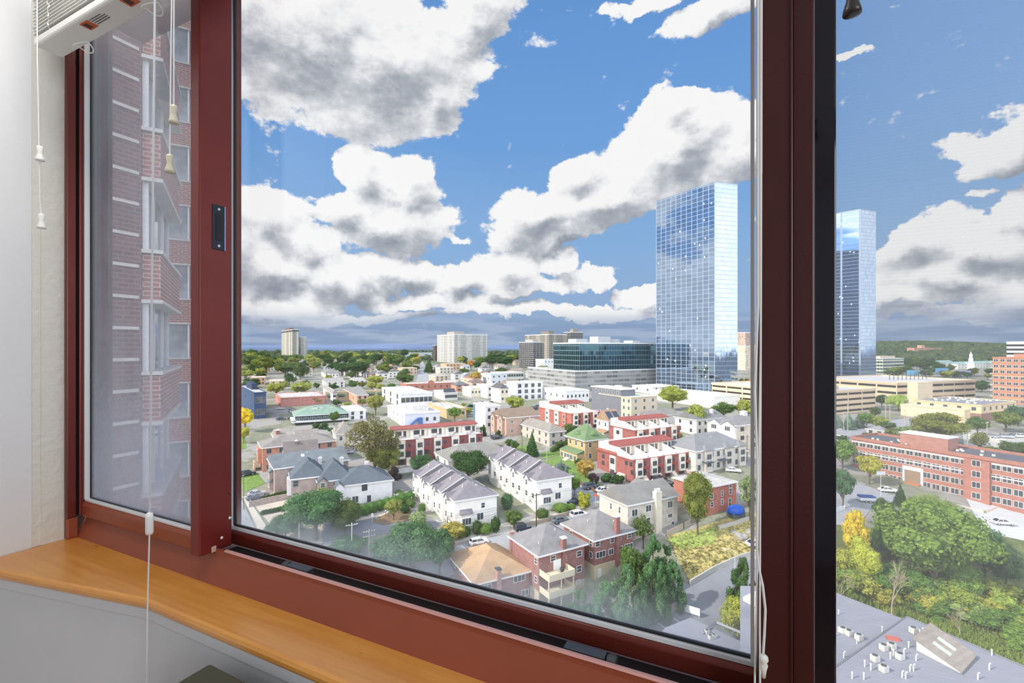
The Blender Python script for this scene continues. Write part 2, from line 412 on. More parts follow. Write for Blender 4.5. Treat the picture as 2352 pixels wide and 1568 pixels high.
def cut_label(l):
    w = re.split(r' (?:behind|beside|before|beyond|between|above|below|tucked|standing|seen|touching|near|in front|in the|on a|on the|of the|at the|cut|facing|among|left of|while)\b', l)[0]
    return ' '.join(w.split()[:9])
# ================================================================== THE ROOM
wallm = mat('white_plaster', S(226, 227, 229), 0.8, var=0.02, vs=2.0, bump=0.08, bs=120, spec=0.3)
apron = mat('white_radiator_cover', S(214, 215, 218), 0.6, var=0.02, vs=3.0, spec=0.4)
redal = mat('oxblood_aluminium', S(104, 40, 32), 0.32, 0.25, var=0.08, vs=4.0, bump=0.04, bs=400, spec=0.5)
redin = mat('oxblood_sill_reflection', S(150, 76, 52), 0.36, 0.2, var=0.08, vs=3.0, bump=0.04, bs=400)  # frame paint lightened to orange-brown; the wooden sill's reflection is in the colour
blk = mat('black_rubber', S(22, 22, 24), 0.45, var=0.1, vs=9)
alu = mat('sky_lit_aluminium', S(228, 230, 234), 0.45, 0.1)  # sky reflection on the glazing beads put into this lighter, duller metal colour
gloss = mat('black_anodised', S(26, 22, 34), 0.08, 0.3)
whitep = mat('white_vinyl', S(238, 238, 234), 0.4, var=0.02, vs=10)
ivory = mat('ivory_plastic', S(205, 200, 178), 0.35)
def wood_mat():
    m = D.materials.new('golden_wood'); m.use_nodes = True; g = NT(m.node_tree)
    p = g.n('ShaderNodeBsdfPrincipled'); o = g.n('ShaderNodeOutputMaterial'); g.t.links.new(p.outputs[0], o.inputs[0])
    tc = g.n('ShaderNodeTexCoord').outputs['Object']
    a = g.noise(g.vm('MULTIPLY', tc, (3.0, 60.0, 60.0)), 1.6, 6, 0.6, 0.4)[0]
    b = g.noise(tc, 5.0, 4, 0.6)[0]
    kn = g.noise(g.vm('MULTIPLY', tc, (30.0, 80.0, 1.0)), 1.0, 2)[0]
    c = g.mix(g.ramp(a, 0.3, 0.7), S(214, 142, 56), S(226, 160, 74))
    c = g.mix(g.ramp(b, 0.35, 0.7, 0.0, 0.5), c, S(208, 132, 48))
    c = g.mix(g.ramp(kn, 0.74, 0.8, 0.0, 0.8), c, S(120, 60, 22))
    g.set(p.inputs['Base Color'], c); p.inputs['Roughness'].default_value = 0.42
    p.inputs['Coat Weight'].default_value = 0.6; p.inputs['Coat Roughness'].default_value = 0.22
    g.set(p.inputs['Roughness'], g.mix(a, (0.34,)*3, (0.5,)*3))
    return m
wood = wood_mat()
def glass_mat(name, dust, tint=(1, 1, 1), streak=6.0, grad=None, dustcol=(0.75, 0.82, 0.88)):
    m = D.materials.new(name); m.use_nodes = True; g = NT(m.node_tree)
    tr = g.n('ShaderNodeBsdfTransparent'); tr.inputs[0].default_value = c4(tint)
    gl = g.n('ShaderNodeBsdfGlossy'); gl.inputs['Roughness'].default_value = 0.02
    geo = g.n('ShaderNodeNewGeometry'); dt = g.n('ShaderNodeVectorMath', operation='DOT_PRODUCT'); g.set(dt.inputs[0], geo.outputs['Normal']); g.set(dt.inputs[1], geo.outputs['Incoming'])
    fr = g.m('ADD', 0.03, g.m('MULTIPLY', g.m('POWER', g.m('SUBTRACT', 1.0, g.m('ABSOLUTE', dt.outputs['Value'])), 5.0), 0.9))
    mx = g.n('ShaderNodeMixShader'); g.set(mx.inputs[0], fr)
    g.t.links.new(tr.outputs[0], mx.inputs[1]); g.t.links.new(gl.outputs[0], mx.inputs[2])
    tl = g.n('ShaderNodeBsdfTranslucent'); tl.inputs[0].default_value = c4(dustcol)
    df = g.n('ShaderNodeBsdfDiffuse'); df.inputs[0].default_value = c4(dustcol)
    dd = g.n('ShaderNodeMixShader'); dd.inputs[0].default_value = 0.35
    g.t.links.new(tl.outputs[0], dd.inputs[1]); g.t.links.new(df.outputs[0], dd.inputs[2])
    tc = g.n('ShaderNodeTexCoord').outputs['Object']; x, y, z = g.sep(tc)
    f = g.m('ADD', g.m('MULTIPLY', g.noise(g.vm('MULTIPLY', tc, (1.0, 1.0, 0.35)), streak, 5, 0.65)[0], 1.0),
            g.m('MULTIPLY', g.noise(tc, 90.0, 3, 0.7)[0], 0.5))
    k = g.m('MULTIPLY', g.ramp(f, 0.45, 1.05, 0.35, 1.35), dust)
    if grad:          # grime that has settled along the lower edge of the pane: (z full, z gone, strength)
        e = g.m('ADD', z, g.m('MULTIPLY', g.m('SUBTRACT', g.noise(tc, 4.0, 4)[0], 0.5), 0.10))
        k = g.m('ADD', k, g.m('MULTIPLY', g.m('POWER', g.ramp(e, grad[0], grad[1], 1.0, 0.0), 1.6), grad[2]))
    m2 = g.n('ShaderNodeMixShader'); g.set(m2.inputs[0], g.m('MINIMUM', k, 0.85))
    g.t.links.new(mx.outputs[0], m2.inputs[1]); g.t.links.new(dd.outputs[0], m2.inputs[2])
    o = g.n('ShaderNodeOutputMaterial'); g.t.links.new(m2.outputs[0], o.inputs[0])
    return m
def W(mb, name, mats, parent=None, bevel=0, smooth=False):
    o = mb.build(name, mats, parent, bevel=bevel, smooth=smooth)
    if parent is None: o.matrix_world = WM
    return o
def struct(mb, name, m, bevel=0):
    return tag(W(mb, name, m, bevel=bevel), kind='structure')

SL = -1.485                     # the side wall plane
struct(MB().box(SL-0.12, SL, -2.7, 0.555, -1.5, 1.1), 'wall_left', wallm)
struct(MB().box(SL-0.12, 2.0, -2.82, -2.7, -1.5, 1.1), 'wall_back', wallm)
struct(MB().box(1.9, 2.02, -2.7, 0.75, -1.5, 1.1), 'wall_right', wallm)
struct(MB().box(SL-0.12, 2.0, -2.8, 0.75, 1.1, 1.2), 'ceiling', wallm)
struct(MB().box(SL-0.12, 2.0, -2.8, 0.75, -1.6, -1.5), 'floor', mat('oak_floor', S(170, 130, 90), 0.5, var=0.15, vs=3))
struct(MB().box(SL, 1.9, 0.56, 0.64, 0.86, 1.1).box(SL, 1.9, 0.625, 0.72, -1.5, -0.47).box(1.5, 1.9, 0.56, 0.74, -0.47, 0.86), 'wall_front', wallm)
# exterior skin behind the side jamb
struct(MB().box(SL-0.12, SL+0.028, 0.6001, 0.645, -1.5, 1.2), 'wall_outer', mat('dark_reveal', S(92, 80, 82), 0.7, var=0.2, vs=6, bump=0.2, bs=60))
struct(MB().box(SL, SL+0.006, 0.515, 0.556, -0.462, 1.0).box(SL, SL+0.003, 0.500, 0.516, -0.462, 1.0), 'trim_jamb', mat('cream_caulk', S(222, 220, 212), 0.7, bump=0.3, bs=60))

# wooden sill board with its angled nose
P = [(-1.485, 0.398), (-0.994, 0.487), (1.9, 0.487), (1.9, 0.6), (-1.485, 0.6)]
mb = MB().prism(P, -0.481, -0.462)
sill = W(mb, 'window_sill', wood, bevel=0.007); tag(sill, 'glossy golden wood window sill board with an angled front edge', 'window sill')
P2 = [(-1.485, 0.410), (-0.996, 0.498), (1.9, 0.498), (1.9, 0.62), (-1.485, 0.62)]
rad = empty('sill_cover', 'white painted panel below the wooden window sill with a thin moulding', 'panel', mw=WM)
MB().prism(P2, -1.5, -0.4812).build('panel', apron, rad)
P3 = [(-1.485, 0.406), (-0.997, 0.494), (1.9, 0.494), (1.9, 0.61), (-1.485, 0.61)]
o = MB().prism(P3, -0.505, -0.4813).build('moulding', apron, rad, bevel=0.004)

# fixed window frame
fr = empty('window_1', 'oxblood red aluminium frame of the window with its bottom channel and posts', 'window frame', mw=WM); fr['kind'] = 'structure'
prof = [(0.576, -0.4619), (0.597, -0.4125), (0.600, -0.4125), (0.606, -0.43), (0.72, -0.43), (0.72, -0.4619)]
MB().extr(prof, SL+0.02, 0.009).build('bottom_channel', redin, fr)
MB().extr([(0.597, -0.4124), (0.598, -0.404), (0.602, -0.404), (0.6035, -0.4124)], -0.958, 0.009).build('channel_lip', redin, fr)
MB().extr([(0.578, -0.4619), (0.594, -0.4125), (0.62, -0.4125), (0.62, -0.4619)], SL+0.006, SL+0.0199).box(SL+0.004, SL+0.0205, 0.5572, 0.5779, -0.4619, -0.4125).build('bottom_fascia', redin, fr, bevel=0.002)
MB().box(SL+0.006, SL+0.02, 0.5565, 0.575, -0.4118, 0.86).box(SL+0.0195, SL+0.026, 0.6035, 0.625, -0.4118, 0.86).build('side_jamb', redal, fr, bevel=0.002)
MB().box(SL+0.0062, SL+0.010, 0.5751, 0.6, -0.4118, 0.86).build('jamb_gasket', blk, fr)
MB().extr([(0.606, -0.4299), (0.606, -0.418), (0.616, -0.412), (0.624, -0.416), (0.644, -0.416), (0.644, -0.4299)], -0.96, 0.009).build('track', blk, fr, bevel=0.001)
MB().extr([(0.5965, -0.4045), (0.598, -0.4018), (0.6028, -0.4018), (0.6028, -0.4045)], -0.93, 0.009).build('lip_edge', mat('pink_lip_edge', S(214, 160, 152), 0.4), fr)  # narrow pink strip along the top of the channel lip
MB().box(0.009, 0.0410, 0.592, 0.72, -1.0, 0.86).box(0.0395, 0.0425, 0.5895, 0.6, -1.0, 0.86).box(0.0424, 0.0625, 0.598, 0.72, -1.0, 0.86).build('post', mat('oxblood_shaded_post', S(66, 22, 23), 0.34, 0.2, var=0.12, vs=3.0, bump=0.04, bs=300), fr, bevel=0.0015)  # same oxblood paint as the frame, with the backlit shade put into its colour
MB().box(0.0626, 0.0645, 0.612, 0.72, -1.0, 0.86).build('post_gasket', mat('grey_gasket', S(96, 98, 106), 0.4), fr)
MB().box(0.0646, 0.088, 0.640, 0.70, -1.0, 0.86).build('post_edge_strip', gloss, fr, bevel=0.002)
MB().box(SL+0.02, 1.5, 0.60, 0.72, 0.82, 0.86).build('head', redal, fr)

# left sliding sash
ls = empty('sliding_sash', 'red framed sliding sash pushed against the white wall, its pane dusty', 'window sash', mw=WM)
g1 = glass_mat('dusty_glass', 0.2, streak=5.0, grad=(-0.37, 0.15, 0.28), dustcol=(0.80, 0.82, 0.90))
MB().box(-1.452, -0.985, 0.598, 0.602, -0.375, 0.80).build('pane', g1, ls)
MB().extr([(0.583, -0.4115), (0.583, -0.384), (0.5885, -0.377), (0.612, -0.377), (0.612, -0.4115)], SL+0.0205, -0.989).build('bottom_rail', redin, ls, bevel=0.002)
MB().box(SL+0.0212, SL+0.0262, 0.578, 0.603, -0.4112, 0.81).build('side_stile', redal, ls, bevel=0.002)
MB().box(-1.4584, -1.4512, 0.586, 0.5975, -0.372, 0.80).box(-1.4584, -0.99, 0.588, 0.5975, -0.3768, -0.371).build('glazing_bead', alu, ls, bevel=0.001)
MB().box(-1.4511, -1.449, 0.5955, 0.6045, -0.371, 0.80).box(-1.45, -0.99, 0.5955, 0.6045, -0.3709, -0.369).build('gasket', blk, ls)
MB().box(-0.99, -0.960, 0.567, 0.633, -0.410, 0.81).build('meeting_stile', mat('oxblood_stile', S(118, 38, 34), 0.34, 0.2, var=0.1, vs=5.0, bump=0.03, bs=300), ls, bevel=0.0025)
mb = MB().box(-0.9600, -0.9585, 0.5915, 0.6175, 0.196, 0.286)
h = mb.build('latch_plate', mat('dark_blue_steel', S(38, 48, 60), 0.3, 0.6), ls, bevel=0.001)
MB().box(-0.9586, -0.9578, 0.598, 0.6115, 0.215, 0.268).build('latch_slot', mat('slot_black', S(8, 10, 14), 0.5), h)
MB().box(-0.9586, -0.9570, 0.6152, 0.6175, 0.196, 0.286).build('latch_edge', mat('steel_edge', S(140, 160, 185), 0.3, 0.7), h)
for z in (0.204, 0.278):
    m = MB(); m.lathe((0, 0, 0), [(0.0026, 0), (0.0026, 0.0008), (0.001, 0.0015)], 10)
    s_ = m.build('screw', alu, h, mw=Matrix.Translation((-0.9586, 0.6045, z)) @ Matrix.Rotation(math.pi/2, 4, 'Y'))
for n_, z in ((0.628, -0.352), (0.611, -0.387), (0.628, -0.30)):
    m = MB(); m.lathe((0, 0, 0), [(0.003, 0), (0.003, 0.001), (0.001, 0.002)], 10)
    m.build('screw', alu if z < -0.31 else redal, ls, mw=Matrix.Translation((-0.960, n_, z)) @ Matrix.Rotation(math.pi/2, 4, 'Y'))
MB().box(-0.9602, -0.9575, 0.590, 0.599, -0.4095, -0.398).build('end_cap', mat('worn_beige', S(208, 178, 160), 0.5), ls, bevel=0.0007)

# large outer sash
bs = empty('large_sash', 'large red sash with bright silver edge around the wide clear pane', 'window sash', mw=WM)
g2 = glass_mat('window_pane_glass', 0.008, streak=3.0, grad=(-0.380, -0.285, 0.26), dustcol=(0.90, 0.97, 1.0))
MB().box(-0.984, 0.0115, 0.659, 0.663, -0.384, 0.80).build('pane', g2, bs)
MB().extr([(0.645, -0.4158), (0.646, -0.394), (0.650, -0.3885), (0.68, -0.3885), (0.68, -0.4158)], -0.9985, 0.0085).build('bottom_rail', redal, bs, bevel=0.002)
MB().box(-1.035, -0.9995, 0.640, 0.68, -0.4158, 0.81).build('side_stile', redal, bs)
MB().box(-0.9984, -0.9885, 0.646, 0.657, -0.3884, 0.80).box(-0.9984, 0.0085, 0.6505, 0.6585, -0.3884, -0.3815).build('glazing_bead', alu, bs, bevel=0.001)
MB().box(-0.9884, -0.985, 0.6545, 0.6586, -0.38, 0.80).box(-0.985, 0.0085, 0.6545, 0.6586, -0.3814, -0.3785).box(-0.9984, -0.995, 0.641, 0.646, -0.3884, 0.8).build('gasket', blk, bs)
MB().box(0.002, 0.0062, 0.646, 0.6585, -0.3814, 0.80).build('end_bead', alu, bs)

# right window with insect screen
rs = empty('window_2', 'clear window pane with fine insect screen beyond the dark red post', 'window', mw=WM); rs['kind'] = 'structure'
MB().box(0.086, 1.5, 0.659, 0.663, -0.41, 0.82).build('pane', glass_mat('clear_glass', 0.006, streak=3.0), rs)
m = D.materials.new('insect_mesh'); m.use_nodes = True; g = NT(m.node_tree)
tr = g.n('ShaderNodeBsdfTransparent'); df = g.n('ShaderNodeBsdfDiffuse'); df.inputs[0].default_value = c4(S(214, 220, 226))
x, y, z = g.sep(g.n('ShaderNodeTexCoord').outputs['Object'])
ln = g.m('ADD', 0.13, g.m('MULTIPLY', g.m('SINE', g.m('MULTIPLY', z, 2*math.pi/0.0042)), 0.01))
mx = g.n('ShaderNodeMixShader'); g.set(mx.inputs[0], ln); g.t.links.new(tr.outputs[0], mx.inputs[1]); g.t.links.new(df.outputs[0], mx.inputs[2])
o = g.n('ShaderNodeOutputMaterial'); g.t.links.new(mx.outputs[0], o.inputs[0])
MB().box(0.089, 1.5, 0.690, 0.6903, -0.41, 0.82).build('insect_screen', m, rs)
MB().box(0.086, 1.5, 0.62, 0.70, -0.46, -0.4105).build('bottom_rail', redal, rs)
MB().box(1.46, 1.5, 0.62, 0.70, -0.41, 0.82).build('side_stile', redal, rs)

# rollers in the black track
def roller(s0, flip, label):
    e = empty('window_roller', label, 'window hardware', group='clips in the black window track', mw=WM @ Matrix.Translation((s0, 0.617, -0.412)))
    m = MB(); m.box(-0.028, 0.028, -0.010, 0.006, 0.002, 0.010); m.box(-0.028, -0.024, -0.010, 0.006, -0.006, 0.002); m.box(0.024, 0.028, -0.010, 0.006, -0.006, 0.002)
    m.build('bracket', mat('dull_steel', S(86, 92, 98), 0.4, 0.5), e, bevel=0.001)
    m = MB(); m.lathe((0, 0, 0), [(0.003, -0.006), (0.0085, -0.006), (0.0095, -0.003), (0.0095, 0.003), (0.0085, 0.006), (0.003, 0.006)], 20)
    m.build('wheel', mat('grey_rubber', S(70, 72, 76), 0.5), e, mw=Matrix.Translation((0.036*flip, -0.001, 0.002)) @ Matrix.Rotation(math.pi/2, 4, 'Y'), smooth=False)
roller(ws(690, 0.617), -1, 'grey metal clip with a wheel in the black track, nearer the latch stile')
roller(ws(1345, 0.617), 1, 'grey metal clip with a wheel in the black track, nearer the wide dark post')

# blinds
bl = empty('venetian_blind', 'raised white venetian blind stacked above the dusty sash with warning stickers', 'blind', mw=WM)
MB().box(-1.352, -0.02, 0.458, 0.506, 0.634, 0.652).build('bottom_rail', whitep, bl, bevel=0.004)
random.seed(3)
for i in range(18):
    z = 0.657+i*0.0072
    m = MB(); t = random.uniform(-0.003, 0.003); pr = []
    for k in range(5):
        q = -0.025+0.0125*k; pr.append((0.482+q, z+t*k/4+0.003*(1-(k-2)**2/4)))
    m.extr(pr + [(a, b+0.0012) for a, b in reversed(pr)], -1.352+random.uniform(-0.004, 0.004), -0.02)
    m.build('slat', whitep, bl)
MB().box(-1.352, -0.02, 0.455, 0.51, 0.80, 0.845).build('head_rail', whitep, bl, bevel=0.003)
for s0 in (-1.28, -1.07, -0.8, -0.4):
    m = MB(); pts = []
    for k in range(26): pts.append((s0+0.004*math.sin(k*1.9), 0.4565+0.002*math.cos(k*2.3), 0.648+k*0.006))
    m.tube(pts, 0.0011, 5); m.build('ladder_cord', whitep, bl)
for s0, w in ((-1.155, 0.024), (-1.005, 0.026)):
    st = MB().box(s0-w, s0+w*0.2, 0.467, 0.486, 0.6332, 0.6339).build('warning_sticker', mat('orange_sticker', S(202, 92, 34), 0.5), bl)
    MB().box(s0-w*0.8, s0-w*0.3, 0.470, 0.483, 0.6330, 0.6332).build('warning_triangle', mat('sticker_black', S(60, 30, 20), 0.5), st)
    m = MB()
    for k in range(4): m.box(s0+w*0.35, s0+w*2.4-random.uniform(0, 0.01), 0.469+k*0.0042, 0.4705+k*0.0042, 0.6334, 0.6339)
    m.build('fine_print', mat('print_grey', S(96, 96, 98), 0.6), bl)
for s0 in (-1.245, -0.99):
    m = MB(); pts = [(s0+0.018*math.cos(a), 0.50+0.012*math.sin(a)*1.3, 0.632-0.009*abs(math.sin(a))) for a in [k*math.pi/8 for k in range(17)]]
    m.tube(pts, 0.0012, 5); m.build('cord_loop', whitep, bl)
def tassel(mb, c, h=0.03, r=0.008):
    mb.lathe(c, [(r*0.55, h), (r*0.7, h*0.9), (r*0.55, h*0.55), (r*0.62, h*0.4), (r*0.95, h*0.12), (r, 0.0), (r*0.5, -0.001)], 14)
def cord(name_, label, pts, m, tas=(), tm=None, group=None, r=0.0011):
    o = empty('pull_cord', label, 'pull cord', group=group, mw=WM)
    MB().tube(pts, r, 6).build('cord', m, o)
    for c in tas:
        q = MB(); tassel(q, c); q.build('tassel', tm or m, o, smooth=True)
cordm = mat('cord_white', S(232, 232, 232), 0.6)
cord('blind_cord', 'long white pull cord with two white tassels hanging in front of the white wall',
     [(-1.318, 0.452, 0.84), (-1.316, 0.452, 0.6), (-1.312, 0.455, 0.3), (-1.310, 0.456, 0.272)], cordm, [(-1.313, 0.455, 0.385), (-1.309, 0.456, 0.245)], whitep)
cord('blind_cord', 'white pull cord with ivory tassel before the dusty pane, the tassel hanging lower',
     [(-0.862, 0.468, 0.84), (-0.871, 0.468, 0.5), (-0.8745, 0.468, 0.322)], cordm, [(-0.8745, 0.468, 0.294)], ivory, 'two cords before the dusty pane')
cord('blind_cord', 'white pull cord with ivory tassel before the dusty pane, the tassel hanging higher',
     [(-0.858, 0.470, 0.84), (-0.866, 0.470, 0.6), (-0.8665, 0.470, 0.405)], cordm, [(-0.8665, 0.470, 0.376)], ivory, 'two cords before the dusty pane')
cl = empty('blind_wand', 'clear tilt cord with white connector hanging past the sill edge', 'blind cord', mw=WM)
MB().tube([(-0.918, 0.47, 0.84), (-0.924, 0.47, 0.60), (-0.940, 0.47, -0.29)], 0.0012, 6).tube([(-0.914, 0.47, 0.84), (-0.921, 0.47, 0.60), (-0.937, 0.47, -0.29)], 0.0009, 6).build('wand', mat('pale_cord', S(206, 208, 214), 0.4), cl)
q = MB(); q.lathe((-0.9395, 0.47, -0.327), [(0.002, 0.039), (0.0055, 0.036), (0.0062, 0.03), (0.0062, 0.004), (0.005, 0.0)], 14); q.build('connector', whitep, cl, smooth=True)
MB().tube([(-0.9395, 0.47, -0.325), (-0.946, 0.470, -0.47), (-0.948, 0.470, -0.62)], 0.0013, 6).build('cord', cordm, cl)
rc = empty('lift_cord', 'white lift cords with a knotted end hanging beside the wide dark post', 'blind cord', mw=WM)
n = 0.56
def wp(u, v, n): return (ws(u, n), n, wz(u, v, n))
for nm, pts, r in (('cord', [(1741,-200), (1741, 700), (1734, 900), (1740, 1100), (1738, 1250), (1742, 1300), (1752, 1345), (1758, 1400), (1756, 1450), (1753, 1500)], 0.0014),
                   ('cord', [(1747,-200), (1747, 800), (1742, 1100), (1739, 1300), (1736, 1450), (1733, 1600)], 0.0011),
                   ('cord', [(1750,-200), (1748, 600), (1746, 1200), (1745, 1450), (1746, 1600)], 0.0011)):
    MB().tube([wp(u, v, n) for u, v in pts], r, 6).build(nm, cordm, rc); n += 0.006
q = MB(); q.lathe(wp(1754, 1520, 0.56), [(0.002, 0.008), (0.0042, 0.006), (0.0046, 0.002), (0.003, 0.0), (0.0042, -0.003), (0.0028, -0.008), (0.0018, -0.016)], 10); q.build('knot', whitep, rc, smooth=True)
MB().box(ws(1747, 0.585), ws(1752, 0.585), 0.583, 0.588, wz(1750, 400, 0.585), wz(1750, 235, 0.585)).build('cleat', mat('cleat_grey', S(90, 95, 105), 0.5), rc, bevel=0.001)
dt = empty('pull_cord', 'dark tassel against the sky at the top of the screened window', 'blind cord', mw=WM)
MB().tube([(0.080, 0.50, 0.84), (0.080, 0.50, 0.31)], 0.001, 6).build('cord', mat('dark_cord', S(70, 70, 72), 0.6), dt)
q = MB(); tassel(q, (0.080, 0.50, 0.287), 0.028, 0.0072); q.build('tassel', mat('dark_tassel', S(52, 50, 48), 0.3), dt, smooth=True)

# olive chair back poking up below the sill
u_ = [(-0.738, 0.46, wz(495, 1520, 0.46))]
ch = empty('desk_chair', 'dark olive chair back with a pointed corner below the sill', 'chair', mw=WM)
m = MB(); zt0 = wz(495, 1520, 0.46)
pts = [(-0.742, zt0), (-0.735, zt0), (-0.60, zt0-0.004), (-0.40, zt0-0.008), (-0.40, zt0-0.25), (-0.90, zt0-0.25), (-0.83, zt0-0.10), (-0.80, zt0-0.06), (-0.765, zt0-0.022)]
b = len(m.v)
for yy in (0.405, 0.455): m.v += [(a, yy, c) for a, c in pts]
nn = len(pts); m.f.append(tuple(range(nn))); m.f.append(tuple(nn+i for i in reversed(range(nn)))); m.m += [0, 0]
for i in range(nn):
    j = (i+1) % nn; m.f.append((i, nn+i, nn+j, j)); m.m.append(0)
m.build('backrest', mat('olive_fabric', S(74, 72, 54), 0.8, var=0.08, vs=20), ch, bevel=0.004)
for x in (-0.72, -0.47): MB().box(x, x+0.03, 0.41, 0.44, -1.5, zt0-0.2).build('leg', mat('dark_metal', S(40, 40, 40), 0.4, 0.6), ch)

# unseen lamp housing on the ceiling, added to go with the fill light
cl = empty('added_lamp_housing', 'square flush white housing on the ceiling, added unseen for the fill light', 'lamp', mw=WM @ Matrix.Translation((-0.5, 0.02, 1.1)))
MB().box(-0.27, 0.27, -0.22, 0.22, -0.03, 0).build('housing', whitep, cl, bevel=0.01)
# ================================================================== NEIGHBOURING WING seen through the dusty pane
def wing():
    e = empty('apartment_wing', 'saw-toothed brick wing of the same tower beyond the dusty pane', 'building', loc=(0, 0, 0))
    bm_ = brick('wing_brick', S(150, 96, 84), mortar=S(190, 170, 160), scale=1.0)
    dk = brick('wing_dark_brick', S(108, 76, 76), scale=1.0)
    stone = mat('pale_stone', S(196, 190, 184), 0.8, var=0.06, vs=2)
    frm = mat('white_window_frame', S(220, 220, 222), 0.5)
    a = math.radians(30); A = Vector((math.cos(a), math.sin(a))); B = Vector((-math.sin(a), math.cos(a)))
    c0 = Vector((-8.28, 10.7)); p0 = c0 - 0.62*Vector((0.443, 0.8965)); far = c0 + 4.3*B
    zb, zt_ = 0.0, CZ+24
    poly = [tuple(c0), tuple(far), (far.x-6, far.y-1.0), (p0.x-6, p0.y+3), tuple(p0)]
    MB().prism(poly, zb, zt_).build('wall', dk, e)
    q = p0 + Vector((-0.8965, 0.443))*0.02 + Vector((-0.443, -0.8965))*0.15
    w2 = q + Vector((-0.8965, 0.443))*2.5
    MB().prism([tuple(q), (q.x+0.07, q.y+0.14), (w2.x+0.3, w2.y+0.6), tuple(w2)], zb, zt_).build('pier', mat('dark_pier', S(78, 74, 84), 0.8, var=0.12, vs=1.5), e)  # plain dark grey panel in front of the near wing wall
    n1 = Vector((0.8965, -0.443))
    z = CZ-12.0
    while z < CZ+14:
        for P_, Q_ in ((p0, c0),):
            u1 = P_ + n1*0.03; u2 = Q_ + n1*0.03 - (Q_-P_).normalized()*0.06; v2 = Q_-(Q_-P_).normalized()*0.06
            MB().prism([tuple(P_), tuple(u1), tuple(u2), tuple(v2)], z, z+0.07).build('stone_band', stone, e)
        z += 0.688
    nB = Vector((math.cos(a), math.sin(a)))     # outward normal of the diagonal face
    gl = mat('wing_window_glass', (0.10, 0.13, 0.17), 0.03, spec=1.0)
    gl2 = mat('wing_curtained_glass', S(150, 156, 160), 0.1, var=0.35, vs=1.3, spec=0.8)
    def local(origin, ax, nrm): return Matrix(((ax.x, nrm.x, 0, origin.x), (ax.y, nrm.y, 0, origin.y), (0, 0, 1, 0), (0, 0, 0, 1)))
    def face(origin, ax, nrm, L, z0, floors, depth, mull, glm, rev=False):
        T = local(origin, ax, nrm)
        fm = MB(); fm.box(0.02, L, 0, 0.10, 0, 0.07).box(0.02, L, 0, 0.10, 1.65, 1.72)
        for x in mull: fm.box(x-0.035, x+0.035, 0, 0.11, 0.07, 1.65)
        fme = fm.mesh('window_frame', frm)
        pm = MB().box(0.03, L-0.01, 0.0, 0.05, 0.07, 1.65).mesh('window_pane', glm)
        sp = MB().box(-0.02, L+0.25, 0, depth, 0.0, 1.03).mesh('spandrel', bm_)
        st = MB().box(-0.12, L+0.3, 0, depth+0.05, 1.05, 1.13).mesh('stone_sill', stone); st2 = MB().box(-0.12, L+0.3, 0, depth+0.05, -0.08, 0.0).mesh('stone_lintel', stone)
        for k in floors:
            z = CZ+z0+2.75*k
            w = D.objects.new('window', fme); COL.objects.link(w); w.parent = e; w.matrix_local = T @ Matrix.Translation((0, 0, z))
            p = D.objects.new('window_pane', pm); COL.objects.link(p); p.parent = w
            for nm, me in (('spandrel', sp), ('stone_sill', st), ('stone_lintel', st2)):
                s = D.objects.new(nm, me); COL.objects.link(s); s.parent = e; s.matrix_local = T @ Matrix.Translation((0, 0, z-1.03-0.02))
    face(c0 + 0.12*B, B, nB, 3.9, -0.63, range(-4, 4), 0.34, (0.05, 1.0, 2.6, 3.85), gl)
    # farther tooth
    d0 = Vector((-16.45, 21.8)); ax = A; nr = Vector((math.sin(a), -math.cos(a)))
    d1 = d0 + 2.15*A
    MB().prism([tuple(d0), tuple(d1), tuple(d1+5*B), tuple(d0+5*B)], zb, zt_).build('wall', brick('wing_brick_far', S(146, 98, 88), scale=1.0), e)
    face(d0+0.12*A, A, nr, 1.35, -0.56, range(-6, 7), 0.12, (0.05, 1.32), gl2)
    face(d0+1.55*A, A, nr, 0.5, -0.56, range(-6, 7), 0.12, (0.05, 0.47), gl)
    return e
wing()

# ================================================================== GROUND
def terrain():
    m = MB(); ys = sorted(set([20] + [p[0] for p in PROF]))
    cols = 24; idx = []
    for y in ys:
        row = []
        for c in range(cols+1):
            t = -1+2*c/cols; x = t*max(160, y*1.6)
            row.append(len(m.v)); m.v.append((x, y, zt(y)))
        idx.append(row)
    for r in range(len(ys)-1):
        for c in range(cols): m.f.append((idx[r][c], idx[r][c+1], idx[r+1][c+1], idx[r+1][c])); m.m.append(0)
    ma = D.materials.new('valley_ground'); ma.use_nodes = True; g = NT(ma.node_tree)
    p = g.n('ShaderNodeBsdfPrincipled'); o = g.n('ShaderNodeOutputMaterial'); g.t.links.new(p.outputs[0], o.inputs[0])
    p.inputs['Roughness'].default_value = 0.95; p.inputs['Specular IOR Level'].default_value = 0.1
    tc = g.n('ShaderNodeTexCoord').outputs['Object']; x, y, z = g.sep(tc)
    f = g.noise(g.vm('MULTIPLY', tc, (1, 1, 0)), 0.05, 4, 0.6)[0]; f2 = g.noise(tc, 0.6, 5, 0.6)[0]
    c = g.mix(g.ramp(f, 0.47, 0.53), S(150, 148, 146), S(120, 125, 104))
    c = g.mix(g.ramp(f2, 0.3, 0.7, 0.0, 0.35), c, S(176, 172, 162))
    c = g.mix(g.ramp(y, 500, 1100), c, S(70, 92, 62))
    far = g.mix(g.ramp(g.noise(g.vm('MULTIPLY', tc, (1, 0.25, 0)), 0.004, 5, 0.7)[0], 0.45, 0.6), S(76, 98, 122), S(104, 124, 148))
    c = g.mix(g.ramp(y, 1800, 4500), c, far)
    g.set(p.inputs['Base Color'], c)
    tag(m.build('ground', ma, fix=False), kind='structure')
terrain()
